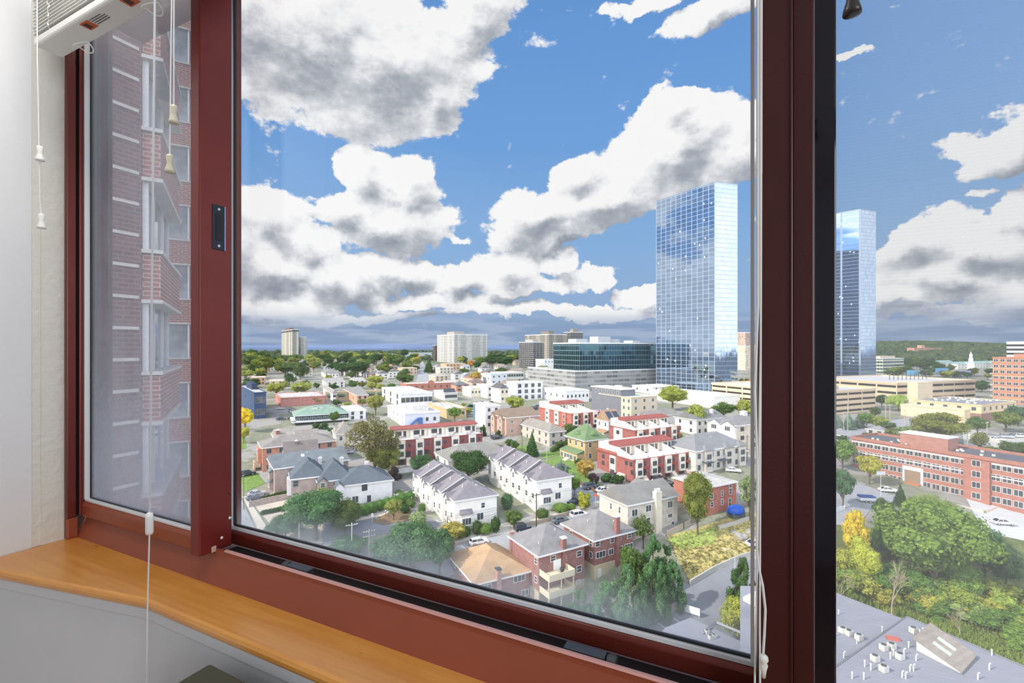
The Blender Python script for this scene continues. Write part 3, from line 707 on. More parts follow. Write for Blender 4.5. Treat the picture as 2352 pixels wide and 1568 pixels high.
def drape(name, pts, m, dz=0.06, label=None, cat=None, kind='structure'):
    """a patch of paving or lawn that follows the terrain; pts are seen at rows v on the ground"""
    bm = bmesh.new(); vs = [bm.verts.new(G(u, v)) for u, v in pts]
    f = bm.faces.new(vs); 
    for (y, z) in PROF:
        bmesh.ops.bisect_plane(bm, geom=bm.verts[:]+bm.edges[:]+bm.faces[:], plane_co=(0, y, 0), plane_no=(0, 1, 0))
    bmesh.ops.triangulate(bm, faces=bm.faces[:])
    for v in bm.verts: v.co.z = zt(v.co.y)+dz
    bmesh.ops.recalc_face_normals(bm, faces=bm.faces[:])
    me = D.meshes.new(name); bm.to_mesh(me); bm.free()
    if me.polygons and me.polygons[0].normal.z < 0: me.flip_normals()
    me.materials.append(m); o = D.objects.new(name, me); COL.objects.link(o)
    return tag(o, label, cat, kind=kind)
asph = mat('asphalt', S(158, 160, 165), 0.9, var=0.08, vs=0.4, spec=0.2)
asph2 = mat('asphalt_dark', S(128, 131, 138), 0.9, var=0.06, vs=0.3, spec=0.2)
conc = mat('concrete', S(198, 192, 182), 0.9, var=0.06, vs=0.8, spec=0.2)
lawn = mat('lawn', S(116, 142, 78), 0.95, var=0.25, vs=1.2, spec=0.1)
dryg = mat('dry_grass', S(172, 160, 106), 0.95, var=0.25, vs=0.7, spec=0.1)
soil = mat('brown_soil', S(132, 112, 90), 0.95, var=0.2, vs=1.5, spec=0.1)
drive = mat('driveway', S(190, 180, 166), 0.9, var=0.06, vs=0.6)
# streets
drape('street_front', [(760,1290), (905,1262), (1080,1248), (1240,1205), (1390,1165), (1430,1160), (1400,1185), (1250,1238), (1130,1278), (960,1350), (760,1420)], asph)
drape('street_cross', [(1130,1030), (1170,1030), (1290,1095), (1420,1150), (1390,1180), (1290,1120), (1200,1070)], asph, 0.05)
drape('sidewalk_front', [(1020,1258), (1180,1222), (1360,1168), (1392,1158), (1372,1152), (1180,1205), (1040,1232)], conc, 0.09)
drape('street_side', [(548,1150), (556,1150), (600,1260), (640,1330), (548,1330)], asph)
drape('sidewalk_side', [(556,1140), (566,1140), (625,1235), (690,1330), (655,1330), (600,1240)], conc, 0.09)
drape('driveway_brick', [(575,1150), (690,1128), (740,1165), (800,1215), (690,1290), (640,1235)], drive)
drape('road_curved', [(740,1195), (850,1180), (950,1165), (1020,1210), (990,1225), (880,1225), (800,1250), (740,1250)], asph2, 0.07)
drape('path_garden', [(780,1196), (900,1160), (950,1150), (945,1160), (880,1185), (790,1203)], conc, 0.12)
drape('garden_bed', [(850,1198), (905,1172), (945,1168), (945,1195), (880,1206)], soil, 0.14)
drape('lawn_side', [(549,1095), (590,1085), (610,1110), (560,1130)], lawn)
drape('lawn_verge', [(549,990), (560,985), (566,1030), (549,1032)], lawn)
drape('lawn_yellow_house', [(1235,1065), (1300,1040), (1345,1080), (1370,1120), (1330,1110)], lawn, 0.08)
drape('lawn_corner', [(1165,1030), (1205,1022), (1215,1035), (1180,1042)], lawn, 0.08)
drape('lawn_conifer', [(1240,1040), (1290,1030), (1300,1040), (1250,1055)], lawn, 0.08)
drape('bank_rough', [(1530,1230), (1600,1215), (1700,1180), (1760,1175), (1760,1270), (1660,1300), (1585,1335), (1560,1290)], dryg, 0.1)
drape('bank_green', [(1530,1240), (1570,1225), (1650,1210), (1640,1250), (1560,1262)], mat('rough_grass', S(142, 158, 84), 0.95, var=0.25, vs=0.8), 0.13)
drape('car_park', [(1570,1345), (1680,1290), (1760,1280), (1800,1400), (1760,1600), (1300,1600), (1460,1430)], asph2, 0.1)
drape('car_park_right', [(2210,1130), (2400,1170), (2600,1330), (2360,1330), (2260,1230)], mat('pale_asphalt', S(196, 198, 202), 0.9, var=0.05, vs=0.3), 0.1)
drape('street_right', [(1880,1115), (1960,1105), (2110,1160), (2180,1190), (2140,1230), (2000,1170), (1960,1230), (1880,1240)], asph, 0.1)
drape('lot_right', [(2210,985), (2420,1010), (2420,1070), (2215,1040)], mat('lot_grey', S(186, 184, 178), 0.9, var=0.05, vs=0.2), 0.1)
drape('street_far_right', [(1900,990), (2120,955), (2200,985), (2120,1015), (1900,1020)], asph, 0.08)
drape('wooded_slope', [(1880,1200), (1980,1215), (2150,1200), (2400,1260), (2600,1600), (1880,1600)], mat('undergrowth_soil', S(96, 106, 60), 0.95, var=0.35, vs=0.8), 0.12)
drape('avenue', [(958,868), (966,830), (972,830), (985,868), (1000,890), (950,890)], asph, 0.1)
for k, (a, b) in enumerate((((1494,1420), (1545,1455)), ((1521,1405), (1578,1440)))):
    (u1, v1), (u2, v2) = a, b
    p1, p2 = G(u1, v1), G(u2, v2); d = (p2-p1).normalized(); nn = Vector((-d.y, d.x, 0))*0.09
    m = MB(); m.face([(q.x, q.y, zt(q.y)+0.13) for q in (p1-nn, p2-nn, p2+nn, p1+nn)])
    tag(m.build('trim_%d' % (k+1), mat('paint_white', S(232, 232, 232), 0.7), fix=False), kind='structure')

# distant blue ridge
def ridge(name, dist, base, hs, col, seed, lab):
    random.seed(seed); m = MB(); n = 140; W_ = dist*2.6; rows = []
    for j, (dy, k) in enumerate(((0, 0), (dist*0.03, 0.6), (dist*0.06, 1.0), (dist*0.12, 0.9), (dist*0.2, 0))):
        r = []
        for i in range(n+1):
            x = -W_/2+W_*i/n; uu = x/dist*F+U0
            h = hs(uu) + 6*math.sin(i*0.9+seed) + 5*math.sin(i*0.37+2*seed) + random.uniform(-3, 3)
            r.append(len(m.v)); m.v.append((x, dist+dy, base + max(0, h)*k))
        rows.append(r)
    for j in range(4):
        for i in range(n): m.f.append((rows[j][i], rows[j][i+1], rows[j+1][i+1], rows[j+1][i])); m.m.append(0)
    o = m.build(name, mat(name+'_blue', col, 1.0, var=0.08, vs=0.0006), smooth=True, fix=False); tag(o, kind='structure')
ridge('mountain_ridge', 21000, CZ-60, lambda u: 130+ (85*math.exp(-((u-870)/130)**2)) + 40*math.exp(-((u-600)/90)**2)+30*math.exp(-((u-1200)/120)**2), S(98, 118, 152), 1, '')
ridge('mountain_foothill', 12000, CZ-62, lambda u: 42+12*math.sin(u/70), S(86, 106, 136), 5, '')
# ================================================================== BUILDINGS
WIN = {}
def win_mesh(w, h, kind='w'):
    """a window: frame, mullions and glass as one piece, facing -y, origin at its lower left corner"""
    w = round(w, 1); h = round(h, 1); key = (w, h, kind)
    if key in WIN: return WIN[key]
    fr = {'w': S(236,236,236), 'd': S(60,62,66), 'g': S(150,155,160), 'b': S(70,110,160)}[kind[0]]
    fm = mat('window_frame_'+kind[0], fr, 0.5)
    m = MB(); t = 0.09; m.box(-t, w+t, -0.06, 0.02, -t, 0); m.box(-t, w+t, -0.06, 0.02, h, h+t); m.box(-t, 0, -0.06, 0.02, 0, h); m.box(w, w+t, -0.06, 0.02, 0, h)
    n = max(1, round(w/0.8))
    for i in range(1, n): m.box(w*i/n-0.04, w*i/n+0.04, -0.05, 0.02, 0, h)
    if n == 1: m.box(0, w, -0.05, 0.02, h/2-0.03, h/2+0.03)
    m.box(0, w, -0.02, 0.02, 0, h, 1)
    WIN[key] = m.mesh('window', [fm, glass_win()]); return WIN[key]
def hip_roof(m, x0, x1, y0, y1, z, h, t=0.16, mi=0, ridge=None, gab=None):
    """gab: None hip; 'x' ridge along x with gables at both ends; 'y' the same along y"""
    la, lb = x1-x0, y1-y0; cx, cy = (x0+x1)/2, (y0+y1)/2
    if gab == 'x': r0, r1 = (x0, cy), (x1, cy)
    elif gab == 'y': r0, r1 = (cx, y0), (cx, y1)
    elif la >= lb: r0, r1 = (x0+lb*0.5, cy), (x1-lb*0.5, cy)
    else: r0, r1 = (cx, y0+la*0.5), (cx, y1-la*0.5)
    b = len(m.v)
    m.v += [(x0,y0,z),(x1,y0,z),(x1,y1,z),(x0,y1,z),(x0,y0,z+t),(x1,y0,z+t),(x1,y1,z+t),(x0,y1,z+t),(r0[0],r0[1],z+t+h),(r1[0],r1[1],z+t+h)]
    Q = [(0,3,2,1),(0,1,5,4),(1,2,6,5),(2,3,7,6),(3,0,4,7)]
    if gab == 'y' or (gab is None and la < lb): Q += [(4,5,8),(5,6,9,8),(6,7,9),(7,4,8,9)]
    else: Q += [(4,5,9,8),(5,6,9),(6,7,8,9),(7,4,8)]
    for q in Q: m.f.append(tuple(b+i for i in q)); m.m.append(mi)
class Bld: pass
def corner(uc, vb, vt, ul, ur, th, la, lb, y=None):
    Y = y or yat(vb); s, c = math.sin(th), math.cos(th); X = (uc-U0)/F*Y
    if la is None: mm = (ur-U0)/F; la = (mm*Y-X)/(c-mm*s)
    if lb is None: mm = (ul-U0)/F; lb = (X-mm*Y)/(s+mm*c)
    la = min(max(la, 1.0), 140); lb = min(max(lb, 1.0), 120)
    return X, Y, la, lb, (vb-vt)/F*Y
def building(label, cat, uc, vb, vt, ul=None, ur=None, deg=28, la=None, lb=None, wall=(200,195,185), wk='wall', roof='flat', rc=(190,190,188), rh=None,
             fw=None, lw=None, ws_=(1.0, 1.3), wkd='w', name='building', group=None, oh=0.4, y=None, wall2=None, chim=(), eave=True, wmat=None, vents=0, door=None, h0=0.9, mirror=False, para=0.5, sky=(), nobase=False):
    th = math.radians(deg); X, Y, la, lb, H = corner(uc, vb, vt, ul, ur, th, la, lb, y)
    zg = CZ-(vb-V0)/F*Y
    e = empty(name, label, cat, (X, Y, zg), th, group)
    # the walls reach down into sloping ground
    zmin = min(zt(Y), zt(max(20, Y+la*math.sin(th))), zt(max(20, Y+lb*math.cos(th))))-zg-0.4
    zmin = min(zmin, -0.4)
    if nobase: zmin = 0.0
    occupy_rect(X, Y, th, la, lb); LAND.append((X+la/2*math.cos(th)-lb/2*math.sin(th), Y+la/2*math.sin(th)+lb/2*math.cos(th), cut_label(label)))
    wm = wmat or colmat(wall, wk)
    rm = colmat(rc, 'roof' if roof != 'flat' else 'flat')
    mb = MB()
    if roof in ('gx', 'gy'):
        rh_ = rh or 0.3*(lb if roof == 'gx' else la)
        if roof == 'gx':
            mb.prism([(0,0),(la,0),(la,lb),(0,lb)], zmin, H)
            for x in (0.0, la-0.2):
                b = len(mb.v); mb.v += [(x,0,H),(x+.2,0,H),(x+.2,lb,H),(x,lb,H),(x,lb/2,H+rh_*0.97),(x+.2,lb/2,H+rh_*0.97)]
                for q in ((0,3,2,1),(0,4,3),(1,2,5),(0,1,5,4),(3,4,5,2)): mb.f.append(tuple(b+i for i in q)); mb.m.append(0)
        else:
            mb.prism([(0,0),(la,0),(la,lb),(0,lb)], zmin, H)
            for yy in (0.0, lb-0.2):
                b = len(mb.v); mb.v += [(0,yy,H),(la,yy,H),(la,yy+.2,H),(0,yy+.2,H),(la/2,yy,H+rh_*0.97),(la/2,yy+.2,H+rh_*0.97)]
                for q in ((0,3,2,1),(0,1,4),(2,3,5),(0,4,5,3),(1,2,5,4)): mb.f.append(tuple(b+i for i in q)); mb.m.append(0)
    else:
        mb.prism([(0,0),(la,0),(la,lb),(0,lb)], zmin, H)
    wo = mb.build('wall', wm, e)
    if wall2:      # a band of another finish: (z0 fraction, z1 fraction, colour, kind)
        z0, z1, c2, k2 = wall2
        MB().prism([(-0.04,-0.04),(la+0.04,-0.04),(la+0.04,lb),(-0.04,lb)], (zmin if z0 == 0 else H*z0), H*z1).build('lower_wall' if z0 == 0 else 'wall_band', colmat(c2, k2), e)
    trim = mat('white_trim', S(236,236,234), 0.6)
    if roof == 'flat':
        MB().box(-0.15, la+0.15, -0.15, lb+0.15, H, H+0.12).build('roof', rm, e)
        if para:
            p = MB(); t = 0.25
            p.box(-t, la+t, -t, 0.05, H-0.1, H+para); p.box(-t, la+t, lb-0.05, lb+t, H-0.1, H+para); p.box(-t, 0.05, 0.05, lb-0.05, H-0.1, H+para); p.box(la-0.05, la+t, 0.05, lb-0.05, H-0.1, H+para)
            p.build('parapet', wm if wmat is None else trim, e)
        zr = lambda x, y_: H+0.12
    else:
        gab = {'hip': None, 'gx': 'x', 'gy': 'y'}[roof]
        rh = rh or 0.3*min(la, lb)
        r = MB(); hip_roof(r, -oh, la+oh, -oh, lb+oh, H+0.01, rh, gab=gab); r.build('roof', rm, e)
        if eave:
            p = MB(); t = 0.06; z0, z1 = H-0.14, H+0.17
            p.box(-oh-t, la+oh+t, -oh-t, -oh, z0, z1); p.box(-oh-t, la+oh+t, lb+oh, lb+oh+t, z0, z1); p.box(-oh-t, -oh, -oh, lb+oh, z0, z1); p.box(la+oh, la+oh+t, -oh, lb+oh, z0, z1)
            p.box(-oh, 0, -oh, lb+oh, z0, z0+0.05); p.box(0, la+oh, -oh, 0, z0, z0+0.05)
            p.build('eaves', trim, e)
        def zr(x, y_):
            if gab == 'x' or (gab is None and la >= lb): f_ = 1-abs(y_-lb/2)/(lb/2+oh)
            else: f_ = 1-abs(x-la/2)/(la/2+oh)
            if gab is None: f_ = min(f_, min(x+oh, la+oh-x)/(min(la, lb)/2+oh), min(y_+oh, lb+oh-y_)/(min(la, lb)/2+oh))
            return H+rh*max(0, f_)
    def grid(n, rows, L, face):
        if not n: return
        w, h = ws_; st = H/rows
        w = min(w, L/n*0.8); h = min(h, st*0.7)
        me = win_mesh(w, h, wkd)
        for r_ in range(rows):
            for i in range(n):
                cx = L*(i+0.5)/n - w/2; z = r_*st + (st-h)*0.6
                if face == 'A': inst('window', me, e, (cx, -0.01, z), 0)
                else: inst('window', me, e, (-0.01, cx+w, z), -math.pi/2)
    if fw: grid(fw[0], fw[1], la, 'A')
    if lw: grid(lw[0], lw[1], lb, 'B')
    for i, (cx, cy, s, hh, cc) in enumerate(chim):
        z = zr(cx*la, cy*lb)
        q = MB().box(cx*la-s/2, cx*la+s/2, cy*lb-s/2, cy*lb+s/2, z-0.8, z+hh).build('chimney', colmat(cc, 'brick'), e)
        MB().box(cx*la-s*.6, cx*la+s*.6, cy*lb-s*.6, cy*lb+s*.6, z+hh, z+hh+0.12).box(cx*la-s*.25, cx*la+s*.25, cy*lb-s*.25, cy*lb+s*.25, z+hh+0.12, z+hh+0.4).build('chimney_cap', trim, q)
    rng = random.Random(int(uc*7+vb))
    for i in range(vents):
        x, y_ = rng.uniform(0.12, 0.88)*la, rng.uniform(0.12, 0.88)*lb; z = zr(x, y_)
        if roof == 'flat':
            k = rng.random()
            if k < 0.6: inst('roof_unit', ac_mesh(), e, (x, y_, z), rng.choice((0, math.pi/2)), (1.3, 1.3, 1.3))
            else: MB().box(x, x+1.6, y_, y_+1.2, z, z+0.35).build('roof_hatch', trim, e)
        else:
            MB().tube([(x, y_, z-0.1), (x, y_, z+0.55)], 0.09, 6).build('vent_pipe', trim, e)
    for (fx, fy, w, l) in sky:
        x, y_ = fx*la, fy*lb
        m_ = MB(); c = [(x, y_), (x+w, y_), (x+w, y_+l), (x, y_+l)]
        m_.prism(c, 0, 0, top=[zr(*q)+0.35 for q in c]); 
        for i in range(4): m_.v[i] = (c[i][0], c[i][1], zr(*c[i])+0.1)
        m_.build('skylight', mat('skylight_glass', S(225, 235, 240), 0.2), e)
    if door:
        for f_, p_, c_ in door:
            L = la if f_ == 'A' else lb
            m_ = MB().box(-0.5, 0.5, -0.06, 0.02, 0, 2.1)
            m_.build('door', colmat(c_, 'paint'), e, mw=Matrix.Translation((p_*L, -0.01, 0.15)) if f_ == 'A' else Matrix.Translation((-0.01, p_*L, 0.15)) @ Matrix.Rotation(-math.pi/2, 4, 'Z'))
    b = Bld(); b.e = e; b.la = la; b.lb = lb; b.H = H; b.zr = zr; b.wm = wm; b.rm = rm; b.zmin = zmin; b.th = th; b.rh = rh; b.trim = trim
    return b
AC = []
def ac_mesh():
    if not AC:
        m = MB(); m.box(-0.4, 0.4, -0.35, 0.35, 0.05, 0.75); m.box(-0.35, 0.35, -0.3, 0.3, 0, 0.05, 1); m.lathe((0, 0, 0.75), [(0.3, 0), (0.3, 0.06), (0.24, 0.06), (0.24, 0.01)], 14, 1)
        AC.append(m.mesh('roof_unit', [mat('unit_white', S(214, 212, 204), 0.5), mat('unit_dark', S(90, 92, 95), 0.6)]))
    return AC[0]
def gable_dormer(b, face, pos, w, proj, H0, H1, rh, wins=((0.9, 1.2),), wall=None, name='gable_bay'):
    """a bay that projects from a facade and ends in its own little gable roof"""
    L = b.la if face == 'A' else b.lb
    T = Matrix.Translation((pos*L-w/2, 0, 0)) if face == 'A' else Matrix.Translation((0, pos*L+w/2, 0)) @ Matrix.Rotation(-math.pi/2, 4, 'Z')
    m = MB(); m.prism([(0,-proj),(w,-proj),(w,0.3),(0,0.3)], H0, H1)
    q = len(m.v); m.v += [(0,-proj,H1),(w,-proj,H1),(w/2,-proj,H1+rh),(0,0.0,H1),(w,0.0,H1),(w/2,0.0,H1+rh)]
    for f_ in ((0,1,2),(3,5,4),(0,2,5,3),(1,4,5,2)): m.f.append(tuple(q+i for i in f_)); m.m.append(0)
    bay = m.build(name, wall or b.wm, b.e, mw=T)
    r = MB(); o = 0.25; d = 2.6
    for sx in (-1, 1):
        xe = w/2+sx*(w/2+o); ze = H1-rh*o/(w/2)
        pts = [(w/2,-proj-o,H1+rh+.05),(xe,-proj-o,ze+.05),(xe,d*0.35,ze+.05),(w/2,d,H1+rh+.05)]
        r.face(pts if sx < 0 else pts[::-1]); r.face([(x, y_, z+0.14) for x, y_, z in pts])
        r.face([pts[0], pts[1], (pts[1][0], pts[1][1], pts[1][2]+.14), (pts[0][0], pts[0][1], pts[0][2]+.14)])
        r.face([pts[1], pts[2], (pts[2][0], pts[2][1], pts[2][2]+.14), (pts[1][0], pts[1][1], pts[1][2]+.14)])
    r.build('bay_roof', b.rm, bay)
    for i, (ww, hh) in enumerate(wins):
        z = H1-hh-0.25 - i*2.9
        if z > H0: inst('window', win_mesh(ww, hh), bay, (w/2-ww/2, -proj-0.01, z), 0)
    return bay
def bay_box(b, face, pos, w, proj, z0, z1, m, name='bay', win=None, wkd='w', roofm=None):
    L = b.la if face == 'A' else b.lb
    T = Matrix.Translation((pos*L-w/2, 0, 0)) if face == 'A' else Matrix.Translation((0, pos*L+w/2, 0)) @ Matrix.Rotation(-math.pi/2, 4, 'Z')
    o = MB().box(0, w, -proj, 0.05, z0, z1).build(name, m, b.e, mw=T)
    if win:
        for (ww, hh, zz) in win: inst('window', win_mesh(ww, hh, wkd), o, (w/2-ww/2, -proj-0.01, zz), 0)
    if roofm:
        r = MB(); r.face([(-.2,-proj-.25,z1-.1),(w+.2,-proj-.25,z1-.1),(w+.1,0,z1+.9),(-.1,0,z1+.9)]); r.face([(-.2,-proj-.25,z1-.2),(-.2,-proj-.25,z1-.1),(-.1,0,z1+.9),(-.1,0,z1-.2)]); r.face([(w+.2,-proj-.25,z1-.2),(w+.1,0,z1-.2),(w+.1,0,z1+.9),(w+.2,-proj-.25,z1-.1)]); r.face([(-.2,-proj-.25,z1-.2),(w+.2,-proj-.25,z1-.2),(w+.2,-proj-.25,z1-.1),(-.2,-proj-.25,z1-.1)])
        r.build('bay_roof', roofm, o)
    return o
TRIM = mat('white_trim', S(236,236,234), 0.6)

# ---- slate-roofed row at the left
slate, white, taup = (92, 104, 116), (232, 228, 230), (160, 142, 132)
b = building('white duplex with slate hip roof behind the long green hedge', 'house', 779, 1166, 1117, 765, 901, 27, lb=12, wall=white, roof='hip', rc=slate, rh=3.4, name='house', chim=((0.62, 0.75, 0.9, 1.8, (220,215,215)),), vents=1, door=(('A', 0.55, (60, 66, 74)),))
inst('window', win_mesh(1.3, 1.5, 'd'), b.e, (b.la*0.42, -0.01, b.H-1.9)); inst('window', win_mesh(1.5, 1.7, 'w'), b.e, (b.la*0.24, -0.01, 0.8))
MB().box(b.la*0.55-0.9, b.la*0.55+0.9, -1.2, 0, -0.3, 0.12).build('door_step', TRIM, b.e)
gable_dormer(b, 'A', 0.0, 2.2, 0.5, b.H-2.5, b.H, 1.0, ())
b = building('brown brick middle unit with slate hip roof between two slate-roofed houses', 'house', 731, 1158, 1107, 715, 790, 27, la=9, lb=13, wall=taup, wk='brick', roof='hip', rc=slate, rh=4.4, name='house', fw=(3, 2), chim=((0.8, 0.7, 0.9, 1.9, (220,215,215)),), wkd='d')
gable_dormer(b, 'A', 0.12, 2.4, 0.6, b.H-2.5, b.H, 1.1, ((1.0, 1.1),))
b = building('brown brick end unit with slate roof above the brick driveway walls', 'house', 669, 1161, 1101, 652, 724, 27, la=9, lb=13, wall=taup, wk='brick', roof='hip', rc=slate, rh=3.8, name='house', lw=(2, 3), chim=((0.9, 0.75, 0.9, 1.9, (220,215,215)),), wkd='g')
bay_box(b, 'B', 0.25, 2.6, 0.9, 2.2, b.H-0.2, colmat((225,222,224)), win=((1.6, 1.5, b.H-2.2),))
inst('window', win_mesh(1.2, 1.5, 'g'), b.e, (0.5, -0.01, b.H-2.0))
b = building('long brown brick house with pale blue-grey roof and skylights', 'house', 631, 1140, 1077, 617, 800, 33, lb=15, wall=(156,136,126), wk='brick', roof='gx', rc=(124,136,144), rh=2.6, name='house', vents=2, sky=((0.38, 0.28, 0.9, 1.2), (0.35, 0.08, 0.6, 0.8)))
for z in (b.H-3.2, b.H-6.0):
    bay_box(b, 'B', 0.3, 3.0, 1.0, z-0.4, z+1.9, b.wm, win=((1.6, 1.4, z),), roofm=b.rm)
building('white gabled house under a brown roof behind the pale blue-grey roof', 'house', 655, 1110, 1049, 622, 730, 27, lb=9, wall=(236,232,232), roof='gx', rc=(132,120,116), rh=3.6, name='house', lw=(1, 3), chim=((0.35, 0.4, 0.8, 0.9, (120,90,80)),))
b = building('long orange brick house with beige hip roof', 'house', 603, 1084, 1029, 581, 770, 33, lb=12, wall=(196,124,94), wk='brick', roof='hip', rc=(164,156,150), rh=2.4, name='house', fw=(6, 3), lw=(2, 3), ws_=(1.3, 1.4), wkd='g', vents=3)
bay_box(b, 'B', 0.3, 3.4, 1.2, 2.4, b.H-0.4, b.wm, win=((1.6, 1.4, b.H-2.2),))
MB().prism([(-2.2, 2), (-1.8, 2), (-1.8, 6), (-2.2, 6)], -1, 3).build('stair_wall', colmat((188,150,120), 'brick'), b.e)
b = building('beige roofed low building with white gables beside the yellow street tree', 'house', 640, 1043, 1015, 566, 672, 33, lb=20, wall=(214,206,196), roof='gx', rc=(186,176,164), rh=3.2, name='house', lw=(2, 1), chim=((0.1, 0.3, 1.2, 1.4, (140,80,70)),))
building('small flat beige garage roof between the orange brick house and the green-roofed restaurant', 'garage', 680, 1014, 1001, 674, 731, 27, lb=9, wall=(150,138,128), roof='gx', rc=(170,160,150), rh=1.6, name='garage')
b = building('cream house with beige hip roof and dormer beside the half-bare tree', 'house', 772, 1042, 998, 752, 816, 27, lb=10, wall=(226,220,206), roof='hip', rc=(172,164,152), rh=3.8, name='house', fw=(2, 2), lw=(2, 2), wall2=(0, 0.33, (150,146,140), 'brick'))
gable_dormer(b, 'B', 0.5, 2.4, -0.3, b.H-0.2, b.H+1.2, 1.0, ((0.8, 0.9),))
b = building('green metal roofed restaurant with a white deck and dark lower floor', 'restaurant', 680, 976, 955, 665, 798, 27, lb=16, wall=(58,72,78), roof='hip', rc=(150,186,164), rh=3.6, name='restaurant', fw=(8, 1), ws_=(2.0, 1.6), vents=0, oh=1.0)
MB().box(-2, b.la+1, -2.2, 0, b.H*0.3, b.H*0.45).box(-2, 0, -2, b.lb, b.H*0.3, b.H*0.45).build('deck', colmat((222,222,218)), b.e)
m = MB()
for i in range(18): m.box(-2+i*(b.la+3)/17-0.05, -2+i*(b.la+3)/17+0.05, -2.15, -2.05, b.H*0.45, b.H*0.45+1.0)
m.box(-2, b.la+1, -2.15, -2.05, b.H*0.45+0.95, b.H*0.45+1.05).build('railing', colmat((70,100,96), 'paint'), b.e)
for fx, fy in ((0.35, 0.3), (0.4, 0.3), (0.52, 0.35), (0.53, 0.5)): inst('roof_unit', ac_mesh(), b.e, (b.la*fx, b.lb*fy, b.H+1.9), 0, (1.6, 1.6, 1.6))
building('flat-roofed store with faded red brick front wall', 'store', 645, 934, 915, 628, 747, 31, lb=34, wall=(190,112,100), wk='brick', rc=(190,186,182), name='store', vents=8)
b = building('dark blue modern building with stair tower beside the window frame', 'building', 584, 962, 903, 551, 611, 36, wall=(66,84,112), rc=(186,184,186), name='blue_building', vents=0)
for z in (0.15, 0.62): inst('window', win_mesh(b.la*0.8, b.H*0.22, 'g'), b.e, (b.la*0.1, -0.01, b.H*z)); inst('window', win_mesh(3.0, 1.4, 'd'), b.e, (-0.01, b.lb*0.6, b.H*z), -math.pi/2)
MB().box(b.la*0.35, b.la*0.85, b.lb*0.4, b.lb*0.8, b.H, b.H+3.4).build('stair_tower', colmat((60,72,92)), b.e)
b = building('long tan storefront with green awnings', 'store', 748, 920, 902, 744, 886, 27, lb=5, wall=(200,182,152), rc=(176,172,166), name='store', vents=5, fw=(6, 1), ws_=(3.5, 1.8), wkd='d')
m = MB()
for i in range(6):
    x = b.la*(i+0.1)/6; w = b.la*0.8/6
    MB().prism([(x,-1.6),(x+w,-1.6),(x+w,0),(x,0)], b.H*0.62, 0, top=[b.H*0.63,b.H*0.63,b.H*0.8,b.H*0.8]).build('awning', colmat((70,104,84), 'paint'), b.e)
b = building('white modern building with black glazed ground floor and glass balustrade', 'building', 921, 936, 906, 877, 993, 27, wall=(232,232,232), rc=(214,214,212), name='building', vents=5, fw=(7, 1), ws_=(3.0, 2.6), wkd='d', lw=(3, 2))
b = building('white building with dark slanted glass pavilion on its roof edge', 'building', 1021, 920, 903, 997, 1051, 27, lb=22, wall=(216,214,208), rc=(206,204,200), name='building', vents=3, fw=(3, 1), wkd='d', ws_=(2, 1.6))
MB().prism([(1, -0.4), (b.la-0.5, -0.4), (b.la-0.5, 5), (1, 5)], b.H*0.4, 0, top=[b.H*0.7, b.H*0.7, b.H+2.6, b.H+2.6]).build('glass_pavilion', colmat((64,68,74), 'paint'), b.e)
b = building('long red brick store with a rounded central gable', 'store', 934, 898, 883, 930, 1061, 27, lb=18, wall=(182,104,78), wk='brick', rc=(208,204,196), name='store', fw=(9, 1), wkd='d', vents=4)
m = MB(); pts = [(b.la*0.36+b.la*0.14*k/8, b.H+3.0*math.sin(math.pi*k/8)) for k in range(9)]
q = len(m.v)
for yy in (-0.3, 0.1): m.v += [(x, yy, z) for x, z in pts]
m.f.append(tuple(q+i for i in range(9))); m.f.append(tuple(q+9+i for i in reversed(range(9)))); m.m += [0, 0]
for i in range(9):
    j = (i+1) % 9; m.f.append((q+i, q+9+i, q+9+j, q+j)); m.m.append(0)
m.build('gable', b.wm, b.e)
b = building('white building with blue covered outdoor stair on its side', 'building', 930, 984, 952, 890, 1010, 27, wall=(222,222,228), rc=(214,212,208), name='building', vents=4, lw=(4, 2))
for fx in (0.6, 0.82): inst('window', win_mesh(1.0, 1.5, 'd'), b.e, (b.la*fx, -0.01, b.H*0.45))
MB().box(b.la*0.35, b.la*0.8, b.lb*0.2, b.lb*0.5, b.H, b.H+3.0).build('roof_house', colmat((206,204,200)), b.e)
m = MB(); x0, x1 = b.la*0.10, b.la*0.36; m.v += [(x0,-1.4,0.6),(x1,-1.4,b.H*0.62),(x1+2,-1.4,b.H*0.62),(x1+2,0,b.H*0.62),(x1,0,b.H*0.62),(x0,0,0.6)]
m.v += [(x,y_,z+0.7) for x,y_,z in m.v]
m.f += [(0,5,4,1),(1,4,3,2),(6,7,10,11),(7,8,9,10),(0,1,7,6),(1,2,8,7),(2,3,9,8),(3,4,10,9),(4,5,11,10),(5,0,6,11)]; m.m += [0]*10
m.build('stair_canopy', colmat((52,96,160), 'paint'), b.e)
m = MB(); m.box(x0, x1+2, -1.4, -1.3, 0, 0.9); m.box(x1, x1+2, -1.4, -1.3, 0.9, b.H*0.62); m.build('stair_rail', colmat((60,110,170), 'paint'), b.e)
building('long low tan building with flat grey roof behind the blue-stair building', 'building', 1026, 962, 941, 984, 1071, 27, wall=(206,182,142), rc=(196,192,186), name='building', vents=7, fw=(3, 1), wkd='d')
b = building('tall narrow white building with blue glass corner strip', 'building', 1115, 985, 934, 1072, 1148, 27, lb=14, wall=(232,230,226), rc=(196,196,196), name='building', fw=(2, 3), wkd='d', vents=2)
bay_box(b, 'B', 0.92, 2.0, 0.2, 0, b.H, mat('blue_glass', S(90,130,160), 0.1, spec=1.0), name='glass_strip')

